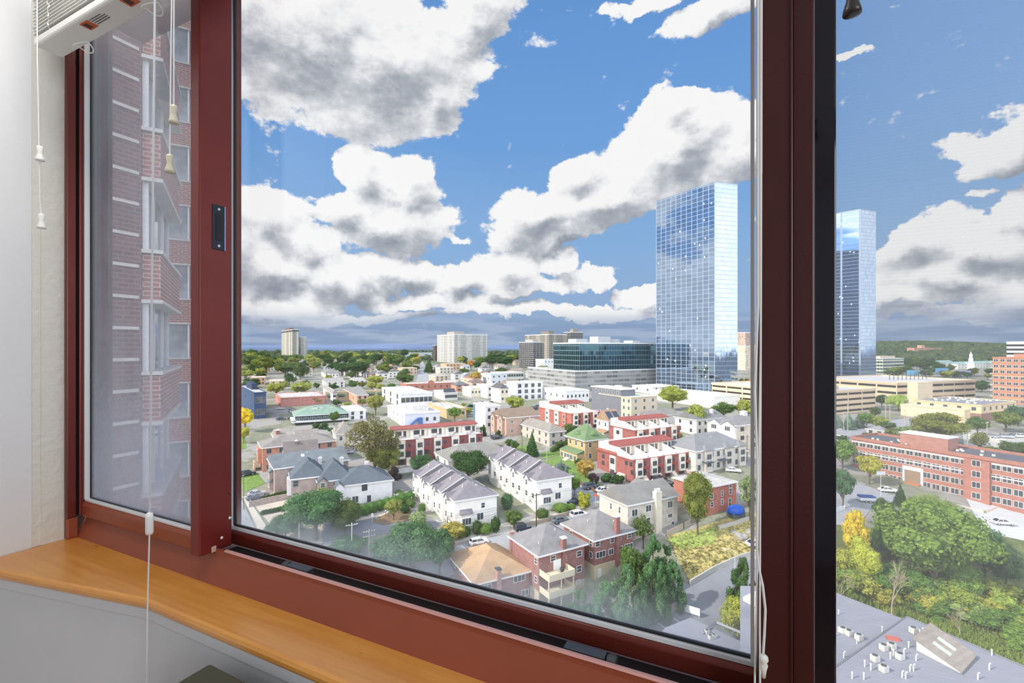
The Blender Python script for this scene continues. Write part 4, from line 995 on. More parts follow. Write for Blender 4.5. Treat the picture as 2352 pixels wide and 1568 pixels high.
# ---- red and white townhouse rows with terraces
def red_row(label, uc, vb, vt, ul, ur, deg, units, vpr, lb=None, end_white=True, h_pent=2.9, wallred=(150,62,56)):
    th = math.radians(deg)
    b = building(label, 'townhouse row', uc, vb, vt, ul, ur, deg, lb=lb, wall=wallred, wk='brick', rc=(226,224,218), name='townhouse_row', para=0.25, wall2=(0.0, 0.0, wallred, 'brick'))
    cream = colmat((232,224,210)); L = b.la; uw = L/units; st = b.H/3.0
    for i in range(units):
        p = (i+0.36)/units
        bay_box(b, 'A', p, uw*0.42, 0.7, st*0.8, b.H+0.1, cream, 'white_bay', win=((uw*0.24, st*0.5, st*1.15), (uw*0.24, st*0.5, st*2.1)), wkd='d')
        inst('window', win_mesh(0.6, 1.1, 'd'), b.e, (uw*(i+0.76), -0.01, st*2.2)); inst('window', win_mesh(0.6, 1.1, 'd'), b.e, (uw*(i+0.76), -0.01, st*1.2))
        MB().box(uw*(i+0.60), uw*(i+0.92), -0.06, 0.3, st*0.95-1.9, st*0.95).build('door', colmat((40,40,44), 'paint'), b.e) if False else None
        MB().box(uw*(i+0.20), uw*(i+0.52), -0.03, 0.2, 0.0, st*0.72).build('garage_opening', colmat((40,38,40), 'paint'), b.e)
        s = MB()
        for k in range(6): s.box(uw*(i+0.62), uw*(i+0.86), -0.4*(6-k), -0.4*(5-k), -0.6, st*0.15*(k+1))
        s.build('front_steps', colmat((224,216,202)), b.e)
        MB().box(uw*(i+0.64), uw*(i+0.84), -0.05, 0.1, st*0.92, st*0.92+2.1).build('door', colmat((48,46,48), 'paint'), b.e)
        MB().box(uw*(i+0.60), uw*(i+0.88), -1.0, 0.1, st*0.92+2.2, st*0.92+2.6).build('canopy', colmat((158,66,60), 'paint'), b.e)
    # set-back top storey with the long red roof
    y0 = b.lb*0.42; z = b.H+0.12
    pent = MB().box(0.4, L-0.6, y0, b.lb-0.1, z, z+h_pent).build('top_storey', cream, b.e)
    m = MB(); m.prism([(0.0, y0-0.9), (L-0.2, y0-0.9), (L-0.2, b.lb*0.66), (0.0, b.lb*0.66)], z+h_pent+0.02, 0, top=[z+h_pent+0.25, z+h_pent+0.25, z+h_pent+1.0, z+h_pent+1.0]); m.build('red_roof', colmat((178,84,76), 'roof'), b.e)
    for i in range(units):
        inst('window', win_mesh(uw*0.3, 1.3, 'd'), pent, (uw*(i+0.25), y0-0.01, z+0.9)); inst('window', win_mesh(0.8, 2.0, 'd'), pent, (uw*(i+0.68), y0-0.01, z+0.2))
        # party wall with its sloped top, glass rail, terrace table
        q = MB(); x = uw*i+0.1 if i else 0.0
        q.prism([(x, 0.6), (x+0.3, 0.6), (x+0.3, y0), (x, y0)], z, 0, top=[z+1.1, z+1.1, z+2.7, z+2.7]); q.build('party_wall', cream, b.e)
    r = MB(); n = int(L/1.6)
    for k in range(n+1): r.box(L*k/n-0.05, L*k/n+0.05, 0.1, 0.2, z, z+1.05)
    r.box(0, L, 0.12, 0.18, z+1.0, z+1.07); r.build('rail', TRIM, b.e)
    for i in range(units):
        x = uw*(i+0.5)
        q = MB(); q.lathe((x, y0*0.55, z), [(0.08, 0), (0.08, 0.7), (0.6, 0.7), (0.6, 0.76)], 10); q.build('terrace_table', colmat((60,60,62), 'paint'), b.e)
    return b, cream
b, cr = red_row('long red and white townhouse row with roof terraces behind the half-bare tree', 905, 1070, 1014, 880, 1108, 26.5, 5, 0, lb=11, wallred=(124,48,47))
b, cr = red_row('red and white townhouse row with red terrace roof above the green-roofed yellow house', 1459, 1036, 990, 1400, 1562, 28, 4, 0, wallred=(146,66,58))
bay_box(b, 'B', 0.62, b.lb*0.34, 0.5, 2.4, b.H-0.2, cr, 'white_bay', win=((1.6, 1.3, b.H-2.4), (1.6, 1.3, b.H-5.6)), wkd='d')
b, cr = red_row('front red brick townhouse row with white bays and outdoor stairs', 1454, 1112, 1058, 1372, 1584, 28, 4, 0, wallred=(148,66,58))
bay_box(b, 'B', 0.52, b.lb*0.16, 0.5, 1.8, b.H-0.2, cr, 'white_bay', win=((1.8, 1.6, b.H-2.6), (1.8, 1.6, b.H-6.2)), wkd='d')
m = MB(); hip_roof(m, -0.5, b.la*0.02+4.5, b.lb*0.42, b.lb+0.4, b.H+0.3, 1.4); m.build('corner_roof', colmat((176,86,76), 'roof'), b.e)
for p, z in ((0.85, 0.72), (0.85, 0.42), (0.2, 0.75), (0.08, 0.75), (0.05, 0.42)): inst('window', win_mesh(1.0, 1.1, 'd'), b.e, (-0.01, b.lb*p, b.H*z), -math.pi/2)
s = MB()
for k in range(10): s.box(-0.35*(k+1)-0.2, -0.35*k-0.2, b.lb*0.18, b.lb*0.36, -2, b.H*0.33*(1-k/10))
s.build('side_stair', colmat((224,216,202)), b.e)
b, cr = red_row('red brick and cream townhouse row with grey terrace canopies behind the tan hip-roofed house', 1313, 988, 951, 1237, 1380, 28, 3, 0, wallred=(170,82,66))
for p in (0.2, 0.42, 0.7): bay_box(b, 'B', p, b.lb*0.12, 0.4, 1.0, b.H, cr if p > .3 else colmat((180,100,80), 'brick'), 'bay', win=((1.6, 1.2, b.H*0.68), (1.6, 1.2, b.H*0.34)))

# ---- white stepped townhouses
greyroof = (146,140,148)
def white_unit(label, i, n, O, th, la, lbu, H, last, grp):
    e = empty('townhouse', label, 'townhouse', O, th)
    wm = colmat((242,238,230)); rm = colmat(greyroof, 'roof'); b = Bld(); b.e = e; b.la = la; b.lb = lbu; b.H = H; b.wm = wm; b.rm = rm
    MB().box(0, la, 0, lbu, -8, H).build('wall', wm, e)
    m = MB()       # ridge runs along y, the first unit has a hipped end
    o = 0.4; z = H+0.02; rh = la*0.27; x0, x1, y0, y1 = -o, la+o, (-o if last else 0), lbu+0.02; ry = y0 + (la*0.42 if last else 0)
    q = len(m.v); m.v += [(x0,y0,z),(x1,y0,z),(x1,y1,z),(x0,y1,z),(x0,y0,z+.15),(x1,y0,z+.15),(x1,y1,z+.15),(x0,y1,z+.15),(la/2,ry,z+.15+rh),(la/2,y1,z+.15+rh)]
    for f_ in ((0,3,2,1),(0,1,5,4),(1,2,6,5),(2,3,7,6),(3,0,4,7),(4,5,8),(5,6,9,8),(6,7,9),(7,4,8,9)): m.f.append(tuple(q+k for k in f_)); m.m.append(0)
    m.build('roof', rm, e)
    m = MB(); m.box(x0-.05, x0, y0, y1, z-.15, z+.18).box(x1, x1+.05, y0, y1, z-.15, z+.18)
    if last: m.box(x0-.05, x1+.05, y0-.05, y0, z-.15, z+.18)
    else:      # white rake along the step between roofs
        for sx in (0, 1):
            xa = x0 if sx == 0 else x1
            m.face([(xa,y0,z),(la/2,y0,z+rh+.3),(la/2,y0,z+rh),(xa,y0,z-.4)]); m.face([(xa,y0-.25,z+.2),(la/2,y0-.25,z+rh+.36),(la/2,y0+.1,z+rh+.36),(xa,y0+.1,z+.2)])
    m.build('eaves', TRIM, e)
    gable_dormer(b, 'B', 0.62, 2.2, 0.9, 2.6, H-0.1, 1.3, ((0.9, 1.3), (1.2, 1.3)))
    MB().box(-0.05, 0.1, lbu*0.12, lbu*0.5, -0.6, 2.2).build('garage_door', colmat((214,208,200)), e)
    bay_box(b, 'B', 0.22, lbu*0.28, 0.35, 2.8, H*0.62, wm, 'bay', win=((1.2, 1.2, 3.6),))
    MB().tube([(la*0.3, lbu*0.6, H+1.5), (la*0.3, lbu*0.6, H+2.6)], 0.1, 6).build('vent_pipe', TRIM, e)
    for yy in (0.25, 0.65):
        inst('roof_vent', ac_mesh(), e, (la*0.56, lbu*yy, H+rh*0.9), 0, (0.5, 0.5, 0.35))
    if last:
        inst('window', win_mesh(0.9, 1.2), e, (la*0.62, -0.01, H-2.6)); inst('window', win_mesh(1.6, 1.6), e, (la*0.52, -0.01, H-5.4))
        bay_box(b, 'A', 0.25, la*0.26, 0.7, H-6.2, H-3.2, wm, 'bay', win=((2.2, 1.5, H-5.8),), roofm=rm)
        MB().box(0, la+0.1, -0.08, 0, H-3.0, H-2.85).build('belt_course', TRIM, e)
    b.rh = rh
    return b
def white_row(uc, vb, vt, ur, deg, n, lbu, step, words, dz=0.5, la=None):
    th = math.radians(deg); X, Y, la, lb, H = corner(uc, vb, vt, uc-50, ur, th, la, 20)
    occupy_rect(X, Y, th, la, lbu*n); LAND.append((X, Y, ' '.join(words[0].split()[:3])+' row'))
    A = Vector((math.cos(th), math.sin(th), 0)); B = Vector((-math.sin(th), math.cos(th), 0)); O = Vector((X, Y, CZ-(vb-V0)/F*Y))
    for i in range(n):
        white_unit(words[i], i, n, O + B*lbu*i - A*step*i + Vector((0, 0, dz*i)), th, la, lbu, H, i == 0, None)
white_row(1045, 1226, 1151, 1141, 27, 4, 6.1, 1.0,
   ['white front townhouse at the street end of the row above the rounded hedges', 'second white townhouse of the front row counted from its street end', 'third white townhouse of the front row counted from its street end', 'last white townhouse of the front row beside the brown garden bed'])
white_row(1233, 1178, 1105, 1313, 27, 4, 6.3, 0.7,
   ['white rear townhouse at the street end behind the utility pole', 'second white townhouse of the rear row, with a balcony', 'third white townhouse of the rear row, with a balcony', 'last white townhouse of the rear row beside the dark maple'])
b = building('pale house row with grey-green roof and three white chimneys behind the dark maple', 'house', 1030, 1092, 1058, 1000, 1180, 27, wall=(226,224,216), roof='hip', rc=(158,156,148), rh=3.4, name='house', lw=(2, 2), chim=((0.3, 0.85, 1.2, 1.0, (232,230,226)), (0.5, 0.85, 1.2, 1.0, (232,230,226)), (0.8, 0.85, 1.2, 1.0, (232,230,226))), vents=2, fw=(5, 2))

# ---- houses in the middle
b = building('peach brick house with paired gables and brown roof', 'house', 1163, 1002, 960, 1130, 1238, 28, wall=(196,156,136), wk='brick', roof='gx', rc=(158,132,112), rh=3.0, name='house', fw=(3, 2), ws_=(1.0, 1.2))
gable_dormer(b, 'B', 0.25, 3.4, 1.2, 0, b.H-0.6, 1.8, ((1.2, 1.5), (1.2, 1.3))); gable_dormer(b, 'B', 0.78, 3.4, 1.2, 0, b.H-0.6, 1.8, ((1.2, 1.5), (1.2, 1.3)))
b = building('tan two-storey house with hipped grey-beige roof behind the dark conifer', 'house', 1262, 1026, 993, 1192, 1298, 28, wall=(198,186,172), wk='brick', roof='hip', rc=(168,160,148), rh=2.6, name='house', lw=(5, 2), fw=(2, 2), wkd='g', vents=4)
b = building('yellow brick house with mossy green roof and dormers', 'house', 1344, 1062, 1012, 1304, 1389, 28, wall=(206,168,110), wk='brick', roof='hip', rc=(118,150,98), rh=4.6, name='house', fw=(2, 2), lw=(3, 2), ws_=(1.1, 1.5), oh=0.9)
gable_dormer(b, 'B', 0.5, 2.6, -0.5, b.H+0.1, b.H+1.7, 0.9, ((1.4, 1.0),), wall=colmat((120,150,100))); gable_dormer(b, 'A', 0.5, 2.6, -0.5, b.H+0.1, b.H+1.7, 0.9, ((1.4, 1.0),), wall=colmat((120,150,100)))
p = bay_box(b, 'B', 0.55, b.lb*1.0, 3.0, -0.5, b.H*0.42, b.wm, 'porch', roofm=b.rm)
for x in (0.12, 0.34, 0.5, 0.66, 0.88): inst('window', win_mesh(1.4, 1.6), p, (b.lb*x-0.7, -3.01, 0.6))
s = MB()
for k in range(6): s.box(-3-0.4*(k+1), -3-0.4*k, b.lb*0.45, b.lb*0.65, -1.5, 1.0*(1-k/6))
s.build('front_steps', colmat((214,206,190)), b.e)
b = building('white gabled house with orange roof and solar panels', 'house', 1398, 1006, 968, 1370, 1428, 28, wall=(216,214,214), roof='gx', rc=(200,158,124), rh=4.2, name='house', lw=(2, 2), chim=((0.5, 0.6, 0.8, 1.0, (180,100,80)),))
m = MB()
for i in range(2):
    x = b.la*(0.08+0.5*i); y0_, y1_ = 0.3, b.lb*0.38
    m.face([(x, y0_, b.zr(x, y0_)+0.35), (x+b.la*0.36, y0_, b.zr(x, y0_)+0.35), (x+b.la*0.36, y1_, b.zr(x, y1_)+0.45), (x, y1_, b.zr(x, y1_)+0.45)])
    m.face([(x+b.la*0.36, y0_, b.zr(x, y0_)+0.25), (x, y0_, b.zr(x, y0_)+0.25), (x, y1_, b.zr(x, y1_)+0.35), (x+b.la*0.36, y1_, b.zr(x, y1_)+0.35)])
m.build('solar_panel', mat('solar_blue', S(52, 66, 92), 0.2, spec=0.9), b.e)
bay_box(b, 'B', 0.4, b.lb*0.8, 2.6, 0, b.H*0.35, colmat((220,216,210)), 'porch', roofm=b.rm)
b = building('tan apartment block with stepped grey top storey', 'apartment building', 1450, 964, 914, 1376, 1509, 29, wall=(206,192,168), rc=(196,204,190), name='apartment_building', lw=(7, 3), fw=(3, 3), ws_=(1.4, 1.7), para=0.4)
q = MB().box(-0.1, b.la*0.55, b.lb*0.3, b.lb*1.25, 0, b.H+3.4).build('grey_block', colmat((120,122,130)), b.e)
MB().box(-0.3, b.la*0.57, b.lb*0.28, b.lb*1.28, b.H+3.4, b.H+4.0).build('white_roof', TRIM, q)
for k in range(6): inst('window', win_mesh(1.2, 1.6), q, (-0.12, b.lb*(0.42+0.14*k), b.H+1.0), -math.pi/2)
MB().box(b.la*0.2, b.la*0.3, b.lb*0.5, b.lb*0.65, b.H+4, b.H+5.2).build('roof_unit', TRIM, q)
building('long white single-storey building with square windows behind the tan townhouses', 'building', 1300, 926, 899, 1247, 1353, 28, wall=(234,232,234), rc=(220,218,214), name='building', lw=(4, 1), fw=(6, 1), ws_=(1.0, 1.6), wkd='d', vents=6)
building('white three-storey building with dark window columns beyond the avenue trees', 'building', 1186, 920, 880, 1164, 1246, 28, wall=(228,226,224), rc=(216,214,210), name='building', fw=(4, 3), wkd='d', ws_=(2.2, 2.2), vents=2)
building('long white hotel block with rows of paired dark windows', 'building', 1150, 882, 857, 1141, 1202, 28, lb=20, wall=(222,220,214), rc=(214,212,208), name='building', fw=(9, 2), wkd='d', ws_=(2.0, 2.2), vents=3)
building('low cream building with an arched grey mansard near the avenue', 'building', 1150, 925, 893, 1136, 1168, 28, lb=14, wall=(222,212,190), roof='hip', rc=(96, 96, 100), rh=3, name='building', fw=(2, 2), wkd='d')
building('cream corner building with brick turret beside the white modern block', 'building', 1082, 912, 892, 1062, 1112, 28, wall=(222,214,196), rc=(212,208,200), name='building', fw=(4, 1), wkd='d', vents=3)
building('white three-storey house block with bay windows beyond the tan flat roof', 'building', 1120, 915, 887, 1095, 1168, 28, wall=(230,228,222), rc=(216,214,210), name='building', fw=(5, 2), wkd='d', vents=2)

# ---- grey and beige houses beside the post
b = building('pale grey house row with slate grey hip roof and white garage bays', 'house', 1598, 1090, 1037, 1500, 1712, 27, lb=13, wall=(206,200,190), roof='hip', rc=(148,150,154), rh=4.0, name='house', fw=(8, 2), ws_=(1.2, 1.5), wkd='g', vents=7, wall2=(0, 0.0, (206,200,190), 'wall'))
for p in (0.22, 0.62, 0.9): 
    o = bay_box(b, 'A', p, b.la*0.14, 0.8, 0.3, b.H-0.1, b.wm, 'bay', win=((1.8, 1.5, b.H*0.62), (1.8, 1.5, b.H*0.3)), wkd='g')
    m = MB(); hip_roof(m, -0.4, b.la*0.14+0.4, -1.2, 2.5, b.H, 1.6); m.build('bay_roof', b.rm, o)
for p in (0.42, 0.12): MB().box(b.la*p, b.la*p+3.2, -2.2, 0, b.H*0.5, b.H*0.5+0.25).build('canopy', colmat((70,80,92), 'paint'), b.e)
b = building('beige brick house with white arched gables and grey roof', 'house', 1692, 1038, 978, 1626, 1790, 28, wall=(218,204,182), wk='brick', roof='hip', rc=(150,148,150), rh=2.4, name='house', fw=(4, 3), ws_=(1.8, 1.3), wkd='d', chim=((0.5, 0.5, 2.0, 1.4, (232,230,228)),), vents=3)
gable_dormer(b, 'B', 0.25, 6, 1.0, b.H*0.4, b.H-0.3, 1.6, ((2.2, 1.6),), wall=colmat((236,234,230))); gable_dormer(b, 'B', 0.72, 6, 1.0, b.H*0.4, b.H-0.3, 1.6, ((2.2, 1.6),), wall=colmat((236,234,230)))
b = building('white house with arched gable and long grey roof behind the white terrace row', 'house', 1490, 985, 957, 1468, 1556, 28, wall=(228,226,220), roof='gx', rc=(160,156,152), rh=2.2, name='house', lw=(2, 1))
b = building('grey-roofed white house with white chimney behind the tall yellow-green tree', 'house', 1600, 1000, 965, 1543, 1666, 28, lb=12, wall=(226,218,206), roof='gx', rc=(140,142,144), rh=2.8, name='house', lw=(2, 2), fw=(5, 2), wkd='d', chim=((0.75, 0.3, 1.2, 1.6, (232,230,226)),))
building('long white low warehouse roof beyond the two yellow-green trees', 'warehouse', 1640, 938, 912, 1560, 1700, 28, lb=50, wall=(234,232,226), rc=(222,220,214), name='warehouse', vents=3)
b = building('grey roofed beige stone house with cream chimney stack beside the tall olive tree', 'house', 1442, 1250, 1161, 1377, 1556, 28, wall=(206,196,182), wk='brick', roof='gx', rc=(150,148,144), rh=3.0, name='house', vents=4)
for x, z, w, h in ((0.13, 0.70, 1.6, 1.5), (0.40, 0.74, 1.6, 1.5), (0.84, 0.72, 1.6, 1.5), (0.64, 0.70, 1.0, 1.5), (0.40, 0.42, 1.0, 1.4), (0.64, 0.42, 0.8, 1.3), (0.84, 0.45, 1.3, 0.9), (0.9, 0.1, 0.9, 2.0)): inst('window', win_mesh(w, h), b.e, (b.la*x-w/2, -0.01, b.H*z))
for y_ in (0.3, 0.6): inst('window', win_mesh(0.6, 1.4), b.e, (-0.01, b.lb*y_, b.H*0.72), -math.pi/2)
c = MB().box(b.la*0.5, b.la*0.5+1.9, -0.9, 0.3, 0, b.H+2.2).build('chimney', colmat((222,212,192)), b.e)
for k in range(2): q = MB(); q.lathe((b.la*0.5+0.5+k*0.9, -0.3, b.H+2.2), [(0.3, 0), (0.3, 0.4), (0.4, 0.45), (0.4, 0.6)], 10); q.build('chimney_pot', TRIM, c)
b2 = building('grey gable roofed rear part of the beige stone house facing the street', 'house', 1500, 1195, 1148, 1450, 1545, 28, la=8, lb=10, wall=(206,196,182), wk='brick', roof='gy', rc=(150,148,144), rh=2.6, name='house')
b = building('red brick house with flat white roof behind the tall olive tree', 'house', 1622, 1186, 1120, 1548, 1691, 28, wall=(178,92,72), wk='brick', roof='hip', rc=(222,220,214), rh=0.8, name='house', chim=((0.35, 0.75, 0.9, 1.6, (180,96,76)),), vents=1)
for x, z, w, h in ((0.18, 0.30, 0.9, 1.2), (0.18, 0.58, 0.9, 1.2), (0.52, 0.30, 0.7, 1.3), (0.52, 0.60, 0.7, 1.3), (0.8, 0.60, 0.9, 1.5), (0.8, 0.84, 0.9, 1.2), (0.78, 0.18, 0.9, 2.0)): inst('window', win_mesh(w, h), b.e, (b.la*x-w/2, -0.01, b.H*z))

# ---- the three brick houses nearest the tower
b = building('low brick house with an orange shingle hip roof', 'house', 1092, 1425, 1340, 1034, 1216, 27, wall=(138,84,76), wk='brick', roof='hip', rc=(216,172,124), rh=3.6, name='house', oh=0.6)
inst('window', win_mesh(2.6, 1.2), b.e, (b.la*0.70, -0.01, b.H-1.7)); inst('window', win_mesh(1.6, 1.2), b.e, (b.la*0.85, -0.01, b.H-5.0)); inst('window', win_mesh(1.6, 1.0), b.e, (b.la*0.15, -0.01, b.H-1.8))
for y_ in (0.3, 0.6, 0.85): inst('window', win_mesh(1.2, 1.0), b.e, (-0.01, b.lb*y_, b.H-1.6), -math.pi/2)
c = MB().box(b.la*0.36, b.la*0.36+0.9, -0.9, 0.2, 0, b.H+2.0).build('chimney', colmat((170,120,100), 'brick'), b.e); MB().box(b.la*0.36-.1, b.la*0.36+1.0, -1.0, 0.3, b.H+2.0, b.H+2.2).build('chimney_cap', colmat((60,60,62), 'paint'), c)
b = building('brick house with grey hip roof and double white balcony', 'house', 1238, 1402, 1276, 1174, 1342, 30, wall=(136,82,76), wk='brick', roof='hip', rc=(150,148,150), rh=3.6, name='house', oh=0.6, wall2=(0, 0.34, (190,178,160), 'wall'), vents=2)
for x, z, w, h in ((0.30, 0.86, 1.2, 1.1), (0.55, 0.80, 0.9, 1.1), (0.88, 0.82, 1.2, 1.1), (0.88, 0.52, 1.2, 1.3), (0.86, 0.30, 1.0, 0.7)): inst('window', win_mesh(w, h), b.e, (b.la*x-w/2, -0.01, b.H*z-0.3))
for y_, z in ((0.1, 0.84), (0.1, 0.5), (0.55, 0.18)): inst('window', win_mesh(0.9, 1.2), b.e, (-0.01, b.lb*y_+0.5, b.H*z-0.3), -math.pi/2)
c = MB().box(b.la*0.48, b.la*0.48+1.0, -0.5, 0.4, b.H*0.6, b.H+2.4).build('chimney', colmat((130,74,68), 'brick'), b.e); MB().box(b.la*0.48-.1, b.la*0.48+1.1, -0.6, 0.5, b.H+2.4, b.H+2.7).build('chimney_cap', TRIM, c)
c = MB().box(-0.1, 0.9, b.lb*0.96, b.lb*0.96+1.0, 0, b.H+0.8).build('chimney', colmat((130,74,68), 'brick'), b.e)
bw = b.la*0.55; cream = mat('cream_paint', S(218,208,180), 0.6)
for k, z in enumerate((0.36, 0.66)):
    p = MB(); z0 = b.H*z; p.box(0.1, bw, -3.6, 0, z0-0.2, z0); p.box(0.1, bw, -3.6, -3.5, z0, z0+1.1); p.box(0.1, 0.2, -3.5, 0, z0, z0+1.1); p.box(bw-0.1, bw, -3.5, 0, z0, z0+1.1)
    p.build('balcony', cream, b.e)
for x in (0.2, bw*0.5, bw-0.2): MB().box(x-0.1, x+0.1, -3.4, -3.2, -1.5, b.H*0.66).build('balcony_post', cream, b.e)
MB().lathe((bw*0.68, -2.0, b.H*0.66), [(0.3, 0), (0.3, 0.7), (0.5, 0.8), (0.5, 1.1), (0.3, 1.3)], 12).build('grill', colmat((40,40,44), 'paint'), b.e)
MB().box(bw*0.55, bw*0.85, -0.1, 0.05, b.H*0.66, b.H*0.66+2.1).build('balcony_door', TRIM, b.e)
b = building('brick house with grey hip roof and tall chimney above cream basement', 'house', 1365, 1332, 1240, 1296, 1454, 30, wall=(136,80,74), wk='brick', roof='hip', rc=(152,150,150), rh=3.8, name='house', oh=0.7, wall2=(0, 0.36, (206,192,164), 'wall'), vents=2, door=(('A', 0.13, (232,232,230)), ('A', 0.86, (232,232,230))))
for x, z, w, h in ((0.08, 0.86, 1.2, 1.0), (0.45, 0.86, 1.0, 1.0), (0.64, 0.86, 0.8, 1.1), (0.9, 0.86, 1.2, 1.0), (0.16, 0.56, 2.6, 1.3), (0.42, 0.56, 1.3, 1.2), (0.66, 0.56, 1.2, 1.2), (0.88, 0.56, 2.4, 1.3), (0.7, 0.25, 0.9, 0.7)): inst('window', win_mesh(w, h), b.e, (b.la*x-w/2, -0.01, b.H*z-0.3))
for y_, z in ((0.1, 0.84), (0.1, 0.55), (0.75, 0.8)): inst('window', win_mesh(0.9, 1.2), b.e, (-0.01, b.lb*y_+0.5, b.H*z-0.3), -math.pi/2)
c = MB().box(b.la*0.52, b.la*0.52+1.1, -0.5, 0.4, 0, b.H+4.0).build('chimney', colmat((140,76,70), 'brick'), b.e); MB().box(b.la*0.52-.1, b.la*0.52+1.2, -0.6, 0.5, b.H+4.0, b.H+4.3).build('chimney_cap', TRIM, c)
MB().box(b.la+0.2, b.la+3.4, 1, 4, b.H*0.4, b.H*0.4+0.2).box(b.la+0.2, b.la+3.4, 1, 1.1, b.H*0.4, b.H*0.4+1.1).box(b.la+3.3, b.la+3.4, 1, 4, b.H*0.4, b.H*0.4+1.1).box(b.la+3.2, b.la+3.4, 1, 1.2, -1, b.H*0.4).build('side_deck', colmat((170,104,80), 'paint'), b.e)
# ---- far towers
def slab(label, uc, vb, vt, ul, ur, deg, m, name='apartment_tower', cat='apartment tower', la=None, lb=None, top=(), roofc=(150,145,140), y=None, base=None):
    b = building(label, cat, uc, vb, vt, ul, ur, deg, la=la, lb=lb, wmat=m, rc=roofc, name=name, para=0.8, y=y)
    for (x0, x1, y0, y1, h, c) in top: MB().box(b.la*x0, b.la*x1, b.lb*y0, b.lb*y1, b.H, b.H+h).build('roof_house', colmat(c), b.e)
    return b
cr = slab_facade('cream_slab', S(206,198,178), S(96,98,98), 3.2, 2.9, 0.5, 0.5, band=S(150,146,136))
wh = slab_facade('white_slab', S(214,212,206), S(112,114,116), 2.8, 2.8, 0.6, 0.55, band=S(186,184,178))
gy = slab_facade('grey_slab', S(172,164,150), S(70,74,80), 3.4, 2.9, 0.55, 0.5, band=S(140,134,124))
dk = slab_facade('dark_balcony_slab', S(126,122,118), S(46,54,64), 5.0, 2.9, 0.8, 0.6)
bn = slab_facade('brown_slab', S(178,150,132), S(150,150,150), 3.6, 2.9, 0.5, 0.45, band=S(190,164,146))
b = slab('cream apartment tower with dark brown crown beyond the tree belt', 672, 830, 757, 616, 686, 35, cr, top=((0.2, 0.8, 0.3, 0.75, 5, (120,96,86)),))
MB().box(-0.5, b.la+0.5, -0.5, b.lb+0.5, b.H-3.2, b.H-0.1).build('crown_band', colmat((84,80,80)), b.e)
slab('slim grey apartment tower tucked behind the cream tower', 690, 828, 774, 683, 705, 35, wh, lb=14)
b = slab('wide white apartment block standing alone on the horizon', 1044, 834, 768, 1004, 1120, 30, wh, top=((0.1, 0.4, 0.2, 0.6, 6, (170,164,156)),))
slab('dark brick slab touching the wide white apartment block', 1000, 828, 793, 992, 1006, 30, slab_facade('dark_brick_slab', S(96,74,70), S(60,60,64), 3, 2.9), lb=14)
slab('low grey balcony block at the edge of the distant cluster', 1226, 846, 786, 1192, 1249, 30, dk, top=((0.2, 0.7, 0.2, 0.7, 4, (170,168,166)),))
slab('broad beige apartment block in the middle of the distant cluster', 1262, 838, 768, 1206, 1302, 30, gy, top=((0.1, 0.4, 0.1, 0.4, 6, (130,124,116)),))
slab('dark glassy tower with concrete side in the distant cluster', 1312, 835, 763, 1300, 1339, 30, dk, lb=22, top=((0.3, 0.7, 0.2, 0.6, 6, (150,140,126)),))
slab('brown apartment tower beside the tall mirrored tower', 1712, 846, 764, 1690, 1732, 30, bn, lb=24)
slab('tan striped apartment tower in front of the brown tower beside the mirrored tower', 1712, 850, 795, 1704, 1745, 30, slab_facade('tan_stripe_slab', S(206,184,160), S(216,214,210), 3.4, 2.9, 0.6, 0.4), lb=20)
# ---- dark glass office and its grey garage podium
og = curtain_facade('teal_office_glass', S(52,84,96), S(96,120,128), 2.6, 3.9, 0.02, metal=0.75, bandh=0.16)
b = building('dark teal glass office block on a grey garage podium', 'office building', 1331, 852, 789, 1303, 1507, 27, lb=38, nobase=True, wmat=og, rc=(180,184,186), name='office_building', y=372, para=0.9)
for x0, x1, y0, y1, h in ((0.06, 0.2, .3, .6, 4), (0.3, 0.46, .2, .5, 6), (0.5, 0.62, .3, .6, 4), (0.8, .9, .3, .6, 3)): MB().box(b.la*x0, b.la*x1, b.lb*y0, b.lb*y1, b.H, b.H+h).build('roof_plant', colmat((186,190,192)), b.e)
lat = slab_facade('garage_lattice', S(160,160,158), S(126,128,130), 6.0, 3.4, 0.92, 0.55)
b = building('long grey garage podium below the dark teal office', 'parking garage', 1321, 890, 853.5, 1204, 1512, 27, lb=75, wmat=lat, rc=(176,182,160), name='parking_garage', y=368, para=0.8)

